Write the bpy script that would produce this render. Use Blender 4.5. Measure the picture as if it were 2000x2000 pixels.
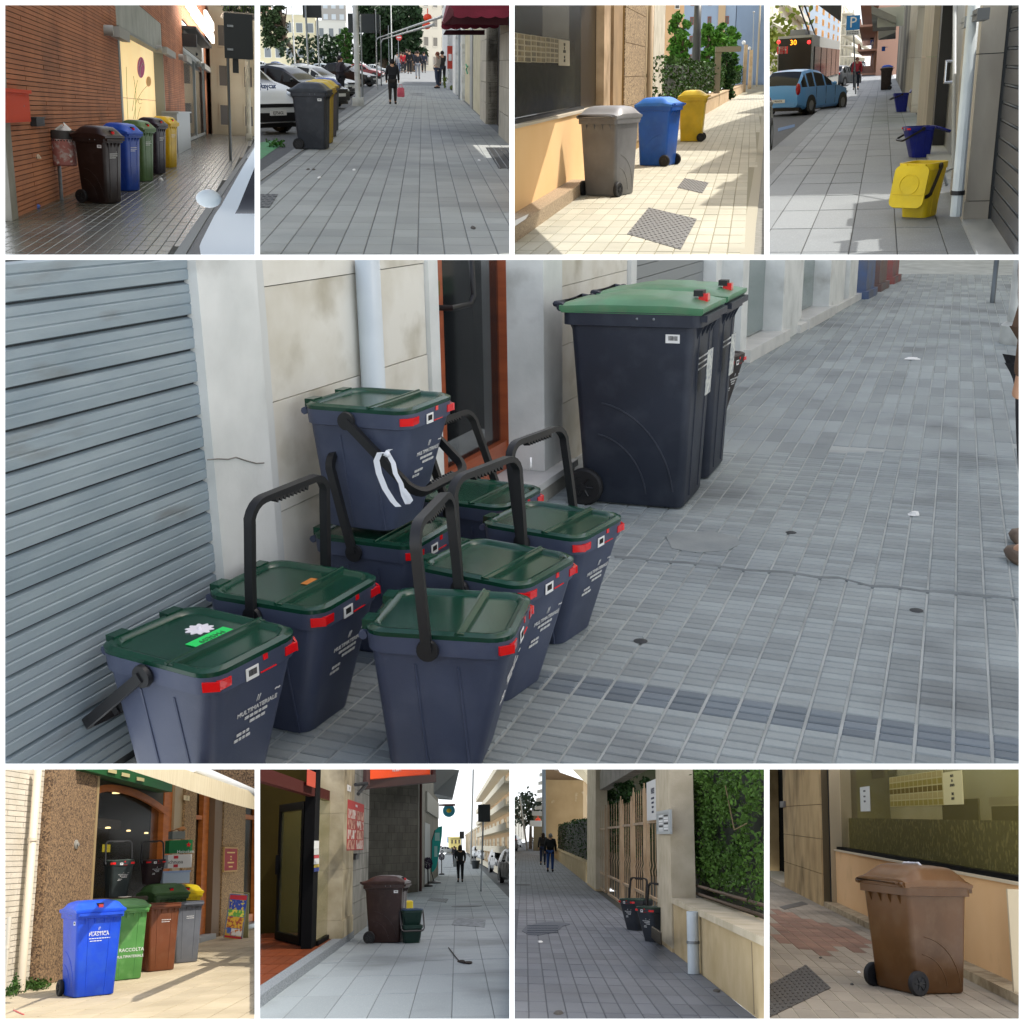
import bpy, bmesh, math, random
from mathutils import Vector as V, Matrix as M
random.seed(7)
R=math.radians
for o in list(bpy.data.objects): bpy.data.objects.remove(o)
SC=bpy.context.scene
COL=SC.collection
# ------------------------------------------------------------------ camera, sky, sun, exposure
F=2200.0                                   # focal length in units of a 2000 px wide picture
def ray(px,py): return V(((px-1000)/F,-(py-1000)/F,-1.0))
def axes(hor,slope,xc):
    up=V((-slope,1,(1000-hor-slope*(xc-1000))/F)).normalized()
    fw=ray(xc,hor).normalized(); return fw.cross(up),fw,up
_r,_f,_u=axes(367,.016,1000)
CAMROT=M((_r,_f,_u))                       # camera axes -> world axes (the main pavement is level)
SB,SM,ST=.5,4.0,12.0                       # the upper views stand far off, the lower ones close by
CAMLOC=V((0,0,1.7*SM))
cam=bpy.data.cameras.new('camera'); camo=bpy.data.objects.new('camera',cam); COL.objects.link(camo)
cam.sensor_width=36; cam.lens=36*F/2000; cam.clip_start=.1; cam.clip_end=20000
camo.matrix_world=M.Translation(CAMLOC)@CAMROT.to_4x4()
SC.camera=camo
SUNDIR=V((.50,.20,.84)).normalized()       # towards the sun: right of and a little beyond the street
sl=bpy.data.lights.new('sun','SUN'); sl.energy=2.5; sl.angle=R(.55); sl.color=(1,.95,.87)
so=bpy.data.objects.new('sun',sl); COL.objects.link(so)
so.rotation_euler=SUNDIR.to_track_quat('Z','Y').to_euler(); so.location=(30,-20,80)
wd=bpy.data.worlds.new('World'); SC.world=wd; wd.use_nodes=True
wn=wd.node_tree.nodes; wl=wd.node_tree.links
for n in list(wn): wn.remove(n)
_o=wn.new('ShaderNodeOutputWorld'); _sky=wn.new('ShaderNodeTexSky'); _sky.sky_type='NISHITA'; _sky.sun_disc=False
_sky.sun_elevation=math.asin(SUNDIR.z); _sky.sun_rotation=math.atan2(SUNDIR.x,SUNDIR.y)
_sky.dust_density=3.5; _sky.air_density=.75; _sky.ozone_density=.6
_b1=wn.new('ShaderNodeBackground'); _b1.inputs[1].default_value=.13; wl.new(_sky.outputs[0],_b1.inputs[0])
_b2=wn.new('ShaderNodeBackground'); _b2.inputs[0].default_value=(.93,.97,1,1); _b2.inputs[1].default_value=.8   # white haze round the horizon and below
_tc=wn.new('ShaderNodeTexCoord'); _sx=wn.new('ShaderNodeSeparateXYZ'); wl.new(_tc.outputs['Generated'],_sx.inputs[0])
_mr=wn.new('ShaderNodeMapRange'); _mr.inputs[1].default_value=.3; _mr.inputs[2].default_value=.95; wl.new(_sx.outputs[2],_mr.inputs[0])
_mx=wn.new('ShaderNodeMixShader'); wl.new(_mr.outputs[0],_mx.inputs[0]); wl.new(_b2.outputs[0],_mx.inputs[1]); wl.new(_b1.outputs[0],_mx.inputs[2]); wl.new(_mx.outputs[0],_o.inputs[0])
SC.view_settings.view_transform='Standard'; SC.view_settings.look='None'; SC.view_settings.exposure=1.02; SC.view_settings.gamma=1
SC.view_settings.use_curve_mapping=False
SHADE_H=57.8
SC.cycles.max_bounces=5; SC.cycles.diffuse_bounces=3; SC.cycles.glossy_bounces=2; SC.cycles.use_adaptive_sampling=True; SC.cycles.adaptive_threshold=.02; SC.cycles.transparent_max_bounces=8; SC.cycles.use_denoising=True
SC.cycles.sample_clamp_indirect=6
# ------------------------------------------------------------------ the nine street views: each stands on its own piece of ground
K=504/1932
class Panel:
    def __init__(s,rect,org,k,hor,slope,H,S):
        s.rect,s.org,s.k,s.H,s.S=rect,org,k,H,S
        s.R,s.Fw,s.U=axes(hor,slope,(rect[0]+rect[2])/2)
        r,f,u=CAMROT@s.R,CAMROT@s.Fw,CAMROT@s.U
        s.mat=M.Translation(CAMLOC-u*(H*S))@M((r,f,u)).transposed().to_4x4()@M.Scale(S,4)
        s.objs=[]
    def d(s,u,v):
        r=ray(s.org[0]+u*s.k,s.org[1]+v*s.k); return V((r.dot(s.R),r.dot(s.Fw),r.dot(s.U)))
    def g(s,u,v,z=0.0):
        d=s.d(u,v); t=(z-s.H)/d.z; return V((d.x*t,d.y*t,z))
    def yv(s,u,v,Y):
        d=s.d(u,v); t=Y/d.y; return V((d.x*t,Y,s.H+d.z*t))
    def pl(s,u,v,P,N):
        d=s.d(u,v); C=V((0,0,s.H)); return C+d*((P-C).dot(N)/d.dot(N))
    def zat(s,u,v,p):            # height of the pixel row above ground point p
        return s.yv(u,v,p.y).z
    def px(s,p):
        q=V(p)-V((0,0,s.H)); c=s.R*q.x+s.Fw*q.y+s.U*q.z; return 1000-F*c.x/c.z,1000+F*c.y/c.z
    def inside(s,p,m=0):
        x,y=s.px(p); return s.rect[0]-m<x<s.rect[2]+m and s.rect[1]-m<y<s.rect[3]+m

P1=Panel((10,10,497.5,497.5),(0,0),K,770*K,-.055,1.55,ST)
P2=Panel((507.8,10,995,497.5),(500,0),K,470*K,-.02,1.55,ST)
P3=Panel((1005,10,1492.5,497.5),(998,0),K,560*K,.02,1.6,ST)
P4=Panel((1502.8,10,1990,497.5),(1496,0),K,440*K,.055,1.55,ST)
MM=Panel((10,507.5,1990,1491.7),(0,0),1,367,.016,1.7,SM)
P6=Panel((10,1502.5,497.5,1989.7),(0,1496),K,1496+800*K,.045,1.5,SB)
P7=Panel((507.8,1502.5,995,1989.7),(500,1496),K,1496+600*K,.02,1.63,SB)
P8=Panel((1005,1502.5,1492.5,1989.7),(998,1496),K,1496+530*K,-.02,1.45,SB)
P9=Panel((1502.8,1502.5,1990,1989.7),(1496,1496),K,1496+451*K,-.045,1.43,SB)
CP=MM
def use(p):
    global CP; CP=p
# ------------------------------------------------------------------ materials
def lin(h):
    if not isinstance(h,str): return tuple(h)+((1,) if len(h)==3 else ())
    c=[int(h[i:i+2],16)/255 for i in (0,2,4)]
    return tuple((x/12.92 if x<=.04045 else ((x+.055)/1.055)**2.4) for x in c)+(1,)
_mc={}
def mat(name,col='888888',rough=.6,metal=0,col2=None,vs=6,vlo=.35,vhi=.7,bump=0,bs=60,rnd=0,spec=.5,coat=0,em=0,alpha=1,kind='noise',space='obj',stain=None,ss=.8,slo=.5,shi=.75,detail=6,trans=0,stretch=None):
    if name in _mc: return _mc[name]
    m=bpy.data.materials.new(name); m.use_nodes=True; _mc[name]=m
    nt=m.node_tree; N=nt.nodes.new; L=nt.links.new; b=nt.nodes['Principled BSDF']
    b.inputs['Base Color'].default_value=lin(col); b.inputs['Roughness'].default_value=rough; b.inputs['Metallic'].default_value=metal
    b.inputs['Specular IOR Level'].default_value=spec; b.inputs['Coat Weight'].default_value=coat; b.inputs['Alpha'].default_value=alpha
    b.inputs['Transmission Weight'].default_value=trans
    if em: b.inputs['Emission Color'].default_value=lin(col); b.inputs['Emission Strength'].default_value=em
    tc=N('ShaderNodeTexCoord'); vec=tc.outputs['Object']
    if space=='world':
        ge=N('ShaderNodeNewGeometry'); sc=N('ShaderNodeVectorMath'); sc.operation='SCALE'; sc.inputs[3].default_value=1/CP.S; L(ge.outputs['Position'],sc.inputs[0]); vec=sc.outputs[0]
    elif space=='rand':      # object coordinates shifted by the object's random number, so that copies differ
        oi=N('ShaderNodeObjectInfo'); ml=N('ShaderNodeMath'); ml.operation='MULTIPLY'; ml.inputs[1].default_value=37; L(oi.outputs['Random'],ml.inputs[0])
        ad=N('ShaderNodeVectorMath'); ad.operation='ADD'; L(vec,ad.inputs[0]); L(ml.outputs[0],ad.inputs[1]); vec=ad.outputs[0]
    if stretch:
        vm=N('ShaderNodeVectorMath'); vm.operation='MULTIPLY'; vm.inputs[1].default_value=stretch; L(vec,vm.inputs[0]); vec=vm.outputs[0]
    cur=None
    def noise(scale,det=detail):
        n=N('ShaderNodeTexNoise'); n.inputs['Scale'].default_value=scale; n.inputs['Detail'].default_value=det; L(vec,n.inputs['Vector']); return n.outputs['Fac']
    def mixc(fac,a,c,blend='MIX'):
        x=N('ShaderNodeMix'); x.data_type='RGBA'; x.blend_type=blend
        if hasattr(fac,'is_linked') or hasattr(fac,'links'): L(fac,x.inputs[0])
        else: x.inputs[0].default_value=fac
        for q,i in ((a,6),(c,7)):
            if isinstance(q,tuple): x.inputs[i].default_value=q
            else: L(q,x.inputs[i])
        return x.outputs[2]
    def ramp(v,lo,hi):
        r=N('ShaderNodeMapRange'); r.inputs[1].default_value=lo; r.inputs[2].default_value=hi; L(v,r.inputs[0]); return r.outputs[0]
    if col2:
        if kind=='voronoi':
            n=N('ShaderNodeTexVoronoi'); n.inputs['Scale'].default_value=vs; L(vec,n.inputs['Vector'])
            sp=N('ShaderNodeSeparateColor'); L(n.outputs['Color'],sp.inputs[0]); v=sp.outputs[0]
        else: v=noise(vs)
        cur=mixc(ramp(v,vlo,vhi),lin(col),lin(col2))
    if stain:
        cur=mixc(ramp(noise(ss,8),slo,shi),cur if cur is not None else lin(col),lin(stain))
    if rnd:
        oi=N('ShaderNodeObjectInfo'); ge=N('ShaderNodeNewGeometry'); ad=N('ShaderNodeMath'); ad.operation='ADD'
        L(oi.outputs['Random'],ad.inputs[0]); L(ge.outputs['Random Per Island'],ad.inputs[1])
        fr=N('ShaderNodeMath'); fr.operation='FRACT'; L(ad.outputs[0],fr.inputs[0])
        mr=N('ShaderNodeMapRange'); mr.inputs[3].default_value=1-rnd; mr.inputs[4].default_value=1+rnd; L(fr.outputs[0],mr.inputs[0])
        hs=N('ShaderNodeHueSaturation'); L(mr.outputs[0],hs.inputs['Value'])
        if cur is not None: L(cur,hs.inputs['Color'])
        else: hs.inputs['Color'].default_value=lin(col)
        cur=hs.outputs[0]
    if cur is not None:
        L(cur,b.inputs['Base Color'])
        if em: L(cur,b.inputs['Emission Color'])
    if bump:
        bp=N('ShaderNodeBump'); bp.inputs['Strength'].default_value=min(1,bump); bp.inputs['Distance'].default_value=.01*CP.S; L(noise(bs,4),bp.inputs['Height']); L(bp.outputs[0],b.inputs['Normal'])
    return m
# ------------------------------------------------------------------ mesh collecting
PL={}
class MB:
    def __init__(s): s.v=[]; s.f=[]
    def add(s,vs,fs):
        o=len(s.v); s.v+=[V(p) for p in vs]; s.f+=[tuple(i+o for i in f) for f in fs]; return s
    def hexa(s,p):   # 8 corners: bottom 4 ccw, top 4 ccw
        return s.add(p,[(3,2,1,0),(4,5,6,7),(0,1,5,4),(1,2,6,5),(2,3,7,6),(3,0,4,7)])
    def box(s,x0,x1,y0,y1,z0,z1):
        return s.hexa([(x0,y0,z0),(x1,y0,z0),(x1,y1,z0),(x0,y1,z0),(x0,y0,z1),(x1,y0,z1),(x1,y1,z1),(x0,y1,z1)])
    def quad(s,a,b,c,d): return s.add([a,b,c,d],[(0,1,2,3)])
    def loft(s,rings,cap0=True,cap1=True,closed=True):
        n=len(rings[0]); vs=[p for r in rings for p in r]; fs=[]
        for i in range(len(rings)-1):
            for j in range(n if closed else n-1):
                k=(j+1)%n; fs.append((i*n+j,i*n+k,(i+1)*n+k,(i+1)*n+j))
        if cap0: fs.append(tuple(range(n-1,-1,-1)))
        if cap1: fs.append(tuple((len(rings)-1)*n+j for j in range(n)))
        return s.add(vs,fs)
    def tube(s,path,r,n=8,cap=True,flat=1):
        path=[V(p) for p in path]; rs=r if isinstance(r,(list,tuple)) else [r]*len(path)
        t0=(path[1]-path[0]).normalized(); up=V((0,0,1)) if abs(t0.z)<.9 else V((1,0,0)); x=t0.cross(up).normalized(); rings=[]
        for i,p in enumerate(path):
            t=((path[min(i+1,len(path)-1)]-p).normalized()+(p-path[max(i-1,0)]).normalized()).normalized()
            x=(x-t*x.dot(t)).normalized(); y=t.cross(x)
            rings.append([p+x*(math.cos(a)*rs[i])+y*(math.sin(a)*rs[i]*flat) for a in [2*math.pi*k/n for k in range(n)]])
        return s.loft(rings,cap,cap)
    def cyl(s,a,b,r,n=12,r2=None): return s.tube([a,b],[r,r if r2 is None else r2],n)
    def lathe(s,prof,c=(0,0,0),n=20,axis='z',cap=True):
        c=V(c); rings=[]
        for r,h in prof:
            ring=[]
            for k in range(n):
                a=2*math.pi*k/n; p=(r*math.cos(a),r*math.sin(a),h)
                if axis=='x': p=(p[2],p[0],p[1])
                elif axis=='y': p=(p[1],p[2],p[0])
                ring.append(c+V(p))
            rings.append(ring)
        return s.loft(rings,cap,cap)
    def prism(s,poly,a,b):   # poly of 3d points, extruded by vector b-a
        d=V(b)-V(a); return s.loft([[V(p) for p in poly],[V(p)+d for p in poly]])
    def sphere(s,c,r,n=12,m=8):
        r=V(r) if not isinstance(r,(int,float)) else V((r,r,r)); c=V(c)
        rings=[[c+V((r.x*math.sin(t)*math.cos(a),r.y*math.sin(t)*math.sin(a),-r.z*math.cos(t))) for a in [2*math.pi*k/n for k in range(n)]] for t in [math.pi*(i+.02)/(m+.04) for i in range(m+1)]]
        return s.loft(rings)
    def xf(s,m):
        s.v=[m@p for p in s.v]; return s
    def build(s,name,mt,parent=None,smooth=35,loc=None,rz=0):
        me=bpy.data.meshes.new(name); base=V((0,0,0))
        if parent is None and loc is None:
            xs=[p.x for p in s.v]; ys=[p.y for p in s.v]; zs=[p.z for p in s.v]
            base=V(((min(xs)+max(xs))/2,(min(ys)+max(ys))/2,min(zs)))
        elif parent is not None: base=PL.get(parent.name,V((0,0,0)))
        me.from_pydata([p-base for p in s.v],[],s.f)
        fin(me,mt,smooth)
        o=link(name,me,parent,loc if loc is not None else base,rz) if parent is None else link(name,me,parent)
        PL[o.name]=base
        return o
def fin(me,mt,smooth=35):
    if mt: me.materials.append(mt)
    bm=bmesh.new(); bm.from_mesh(me); bmesh.ops.recalc_face_normals(bm,faces=bm.faces); bm.to_mesh(me); bm.free()
    if smooth:
        me.polygons.foreach_set('use_smooth',[True]*len(me.polygons)); me.set_sharp_from_angle(angle=R(smooth))
    me.update()
def link(name,me,parent=None,loc=(0,0,0),rz=0,rot=None):
    o=bpy.data.objects.new(name,me); COL.objects.link(o)
    lm=M.Translation(V(loc))@(rot.to_4x4() if rot is not None else M.Rotation(rz,4,'Z'))
    if parent is not None: o.parent=parent; o.matrix_basis=lm if (V(loc).length>0 or rz or rot is not None) else M()
    else: o.matrix_basis=CP.mat@lm
    CP.objs.append(o); return o
def tag(o,label=None,cat=None,group=None,kind=None):
    if label: o['label']=label
    if cat: o['category']=cat
    if group: o['group']=group
    if kind: o['kind']=kind
    return o
def thing(name,label,cat,loc=(0,0,0),rz=0,group=None,world=False):
    """world=True: parts are given in the street's coordinates; else in the thing's own."""
    o=link(name,None,None,loc,rz); PL[o.name]=V(loc) if world else V((0,0,0)); return tag(o,label,cat,group)
def struct(mb,name,mt,smooth=0): return tag(mb.build(name,mt,loc=V((0,0,0)),smooth=smooth),kind='structure')
TS=bpy.data.scenes.new('workbench')
def tdg():
    v=TS.view_layers[0]; v.update(); return v.depsgraph
_tx={}
def text(s,size,mt,parent,o,right,up,name='lettering',align='CENTER',ext=.002):
    key=(s,size,align,mt.name)
    if key not in _tx:
        c=bpy.data.curves.new('t','FONT'); c.body=s; c.size=size; c.align_x=align; c.align_y='CENTER'; c.resolution_u=2; c.extrude=ext
        t=bpy.data.objects.new('t',c); TS.collection.objects.link(t); dg=tdg()
        me=bpy.data.meshes.new_from_object(t.evaluated_get(dg)); bpy.data.objects.remove(t); me.materials.clear(); me.materials.append(mt); _tx[key]=me
    r=V(right).normalized(); n=r.cross(V(up)).normalized(); u=n.cross(r)
    rot=M((r,u,n)).transposed(); base=PL.get(parent.name,V((0,0,0)))
    b=link(name,_tx[key],parent,V(o)-base,rot=rot); return b
def rrect(hx,hy,r,z,cx=0,cy=0,n=4):
    pts=[]
    for (sx,sy,a0) in ((1,1,0),(-1,1,90),(-1,-1,180),(1,-1,270)):
        for k in range(n+1):
            a=R(a0+90*k/n); pts.append(V((cx+sx*(hx-r)+r*math.cos(a),cy+sy*(hy-r)+r*math.sin(a),z)))
    return pts
def smooth(a,b,t):
    t=max(0,min(1,(t-a)/(b-a))); return t*t*(3-2*t)
def copy_tree(o,parent=None):
    c=o.copy(); COL.objects.link(c); CP.objs.append(c)
    if parent is not None: c.parent=parent
    PL[c.name]=PL.get(o.name,V((0,0,0)))
    for ch in o.children: copy_tree(ch,c)
    return c
# ------------------------------------------------------------------ vertical walls picked from two ground points
class Wall:
    def __init__(s,A,B,face=None):
        s.A=V((A.x,A.y,0)); s.d=(V((B.x,B.y,0))-s.A); s.L=s.d.length; s.d.normalize(); s.n=V((s.d.y,-s.d.x,0))
        C=V((0,0,0))-s.A
        if s.n.dot(C)<0: s.n=-s.n
    def pt(s,a,z,off=0): p=s.A+s.d*a+s.n*off; return V((p.x,p.y,z))
    def pick(s,u,v,off=0):
        p=CP.pl(u,v,s.A+s.n*off,s.n); return (p-s.A).dot(s.d),p.z
    def rect(s,u0,v0,u1,v1,off=0):
        q=[s.pick(u,v,off) for u,v in ((u0,v0),(u1,v0),(u1,v1),(u0,v1))]
        return (q[0][0]+q[3][0])/2,(q[1][0]+q[2][0])/2,(q[2][1]+q[3][1])/2,(q[0][1]+q[1][1])/2
    def quadrect(s,q):   # four picked corners tl,tr,br,bl
        p=[s.pick(*x) for x in q]; return (p[0][0]+p[3][0])/2,(p[1][0]+p[2][0])/2,(p[2][1]+p[3][1])/2,(p[0][1]+p[1][1])/2
    def box(s,mb,a0,a1,z0,z1,o0,o1):
        P=s.pt; return mb.hexa([P(a0,z0,o0),P(a1,z0,o0),P(a1,z0,o1),P(a0,z0,o1),P(a0,z1,o0),P(a1,z1,o0),P(a1,z1,o1),P(a0,z1,o1)])
    def frame(s,mb,a0,a1,z0,z1,w,o0,o1):
        s.box(mb,a0,a0+w,z0,z1,o0,o1); s.box(mb,a1-w,a1,z0,z1,o0,o1); s.box(mb,a0+w,a1-w,z0,z0+w,o0,o1); s.box(mb,a0+w,a1-w,z1-w,z1,o0,o1); return mb
    def right(s): return s.d if CP.d(900,900).cross(V((0,0,1))).dot(s.d)>0 else -s.d
def one(name,label,cat,mt,f,group=None,smooth=35):
    mb=MB(); f(mb); return tag(mb.build(name,mt,smooth=smooth),label,cat,group)
# ------------------------------------------------------------------ paving laid piece by piece
def tiles(parent,mt,o,e1,e2,a,b,gap,n1,n2,name='paving_tile',h=.008,cap=300,skip=None,minpx=3.2,off=0,wob=.0008,ztop=.006,ok=None):
    """o origin, e1/e2 unit vectors, a x b cell, index ranges n1,n2"""
    o=V((o.x,o.y,0)); cells=[]
    rot=M((V((e1.x,e1.y,0)),V((e2.x,e2.y,0)),V((0,0,1)))).transposed()
    for i in range(*n1):
        for j in range(*n2):
            sh=(off*a if j%2 else 0)
            c=o+e1*(i*a+a/2+sh)+e2*(j*b+b/2)
            if c.y<1.5 or (ok and not ok(c)): continue
            cs=[CP.px(c+e1*(x*a/2)+e2*(y*b/2)) for x,y in ((-1,-1),(1,-1),(1,1),(-1,1))]
            xs=[q[0] for q in cs]; ys=[q[1] for q in cs]; r=CP.rect
            if max(xs)<r[0]-1 or min(xs)>r[2]+1 or max(ys)<r[1]-1 or min(ys)>r[3]+1: continue
            if max(ys)-min(ys)<minpx: continue
            ar=abs(sum(xs[k]*ys[(k+1)%4]-xs[(k+1)%4]*ys[k] for k in range(4)))/2
            cells.append((ar,c))
    cells.sort(key=lambda q:-q[0])
    gp=gap if isinstance(gap,tuple) else (gap,gap); hx,hy=(a-gp[0])/2,(b-gp[1])/2; ch=min(.004,hx*.1)
    def shape(mb): return mb.loft([[V((-hx,-hy,0)),V((hx,-hy,0)),V((hx,hy,0)),V((-hx,hy,0))],[V((-hx,-hy,h-ch)),V((hx,-hy,h-ch)),V((hx,hy,h-ch)),V((-hx,hy,h-ch))],[V((-hx+ch,-hy+ch,h)),V((hx-ch,-hy+ch,h)),V((hx-ch,hy-ch,h)),V((-hx+ch,hy-ch,h))]],cap0=False)
    me=bpy.data.meshes.new(name); mb=shape(MB()); me.from_pydata(mb.v,[],mb.f); fin(me,mt,0)
    R3=rot
    for ar,c in cells[:cap]:
        link(name,me,parent,V((c.x,c.y,ztop-h+random.uniform(-wob,wob))),rot=R3@M.Rotation(random.uniform(-.004,.004),3,'X'))
    rest=MB()
    for ar,c in cells[cap:]:
        q=shape(MB()); z=ztop-h+random.uniform(-wob,wob)
        rest.add([R3@p+V((c.x,c.y,z)) for p in q.v],q.f)
    if rest.v:
        r=rest.build(name+'s_beyond',mt,parent,smooth=0); r['kind']='stuff'
    return len(cells)
def sheet(name,mt,pts,z=0):
    from mathutils.geometry import tessellate_polygon
    vs=[V((p.x,p.y,z)) for p in pts]; mb=MB(); mb.add(vs,tessellate_polygon([vs])); return struct(mb,name,mt)

def corner(p,rz,dx,dy): return V((p.x,p.y,p.z))-M.Rotation(rz,3,'Z')@V((dx,dy,0))
def bricks(parent,mt,Wl,regs,bl,bh,gap=.012,off=.012,cap=300,name='brick',minpx=2.2,rndo=.003):
    cells=[]
    for (s0,s1,z0,z1) in regs:
        k=0; z=z0
        while z<z1-.01:
            za_=min(z+bh,z1); s=s0-(bl/2 if k%2 else 0)
            while s<s1-.01:
                a=max(s,s0); b=min(s+bl,s1); s+=bl
                if b-a<.03: continue
                q=[CP.px(Wl.pt(x,y)) for x,y in ((a,z),(b,z),(b,za_),(a,za_))]; xs=[p[0] for p in q]; ys=[p[1] for p in q]; r=CP.rect
                if max(xs)<r[0] or min(xs)>r[2] or max(ys)<r[1] or min(ys)>r[3]: continue
                ar=abs(sum(xs[i]*ys[(i+1)%4]-xs[(i+1)%4]*ys[i] for i in range(4)))/2
                cells.append((ar,a,b,z,za_))
            z+=bh; k+=1
    cells.sort(key=lambda c:-c[0]); rest=MB()
    for n,(ar,a,b,z0,z1) in enumerate(cells):
        g=gap/2; m=MB() if n<cap else rest; Wl.box(m,a+g,b-g,z0+g,z1-g,0,off+random.uniform(-rndo,rndo))
        if n<cap: m.build(name,mt,parent,smooth=0)
    if rest.v: rest.build(name+'s_beyond',mt,parent,smooth=0)['kind']='stuff'
def upper(name,label,Wl,s0,s1,ztop,depth,mt,n=6,lift=.03):
    """upper storeys added unseen above the view to cast shade, with windows"""
    T=thing(name,label,'building',Wl.pt((s0+s1)/2,ztop,0),0,None,True); b=MB(); c=[]
    for a,o in ((s0,0),(s1,0),(s1,-depth),(s0,-depth)):
        q=Wl.pt(a,0,0); q.y=max(q.y,1.5); z=0.0
        while CP.px((q.x,q.y,z))[1]>-5 and z<ztop-.2: z+=.02
        q=Wl.pt(a,0,o); c.append(V((q.x,q.y,z+lift)))
    b.hexa(c+[V((p.x,p.y,ztop)) for p in c]); b.build('blocker',mt,T,smooth=0); FREE.add(T.name)
    for k in range(n):
        a=s0+(s1-s0)*(k+.5)/n; w=MB(); Wl.box(w,a-.6,a+.6,ztop*.75,ztop*.75+1.5,0,.05); w.build('window',GLASS,T,smooth=0)
    return T
FREE=set()
def zz(u,v,p): return CP.zat(u,v,p)
def upx(u,v,p): return CP.yv(u,v,p.y)     # point above/behind p at the pixel, same depth
# ------------------------------------------------------------------ wheeled bins
def M_pl(name,col,rough=.42,stain=None,**k):
    c=[int(col[i:i+2],16) for i in (0,2,4)]; up=''.join('%02x'%int(min(255,x*.83+150*.17)) for x in c); dn=''.join('%02x'%int(x*.84) for x in c)
    return mat(name,col,rough,bump=.12,bs=220,col2=dn,vs=2.6,vlo=.4,vhi=.75,spec=.4,stain=stain or up,ss=7,slo=.5,shi=.85,space='rand',**k)
BLACK=mat('black rubber','151517',.7,bump=.1,bs=200); WHITE=mat('white print','d8d8d6',.6); STEEL=mat('galvanised steel','8d9296',.42,.6,col2='6f757a',vs=9)
RED=mat('red reflector','e01218',.2,coat=.6,spec=.6); LABELW=mat('paper label','e4e4e2',.6); INK=mat('ink','202020',.7)
DARKP=mat('dark plastic','17181b',.5,bump=.05,bs=300)
def barlabel(name,parent,o,r,u,w,h):
    r=V(r).normalized(); u=V(u).normalized(); n=r.cross(u); o=V(o); mb=MB()
    def q(x0,x1,y0,y1,d0,d1,m):
        m.hexa([o+r*x0+u*y0+n*d0,o+r*x1+u*y0+n*d0,o+r*x1+u*y0+n*d1,o+r*x0+u*y0+n*d1,o+r*x0+u*y1+n*d0,o+r*x1+u*y1+n*d0,o+r*x1+u*y1+n*d1,o+r*x0+u*y1+n*d1])
    q(-w/2,w/2,-h/2,h/2,.0,.002,mb); l=mb.build(name,LABELW,parent,smooth=0)
    b=MB(); x=-w*.3
    while x<w*.3:
        ww=w*random.choice((.02,.035,.05)); q(x,x+ww,-h*.2,h*.32,.002,.003,b); x+=ww+w*.03
    b.build('barcode',INK,l,smooth=0)['kind']='stuff'
def fprint(parent,mt,o,r,u,lines,w,name='printed_text'):
    """lines: (text or None for an unreadable rule, size, dx, dy)"""
    r=V(r).normalized(); u=V(u).normalized(); n=r.cross(u); o=V(o); mb=MB()
    for t,sz,dx,dy in lines:
        p=o+r*dx+u*dy
        if t: text(t,sz,mt,parent,p+n*.002,r,u,name,ext=.001)
        else:
            x=-w*sz/2
            while x<w*sz/2:
                ww=random.uniform(.04,.1)*w; a=p+r*x; hh=.009
                mb.hexa([a+u*-hh*.5,a+r*ww-u*hh*.5,a+r*ww-u*hh*.5+n*.002,a-u*hh*.5+n*.002,a+u*hh*.5,a+r*ww+u*hh*.5,a+r*ww+u*hh*.5+n*.002,a+u*hh*.5+n*.002]); x+=ww+.022*w
    if mb.v: mb.build('print_lines',mt,parent,smooth=0)['kind']='stuff'
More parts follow.
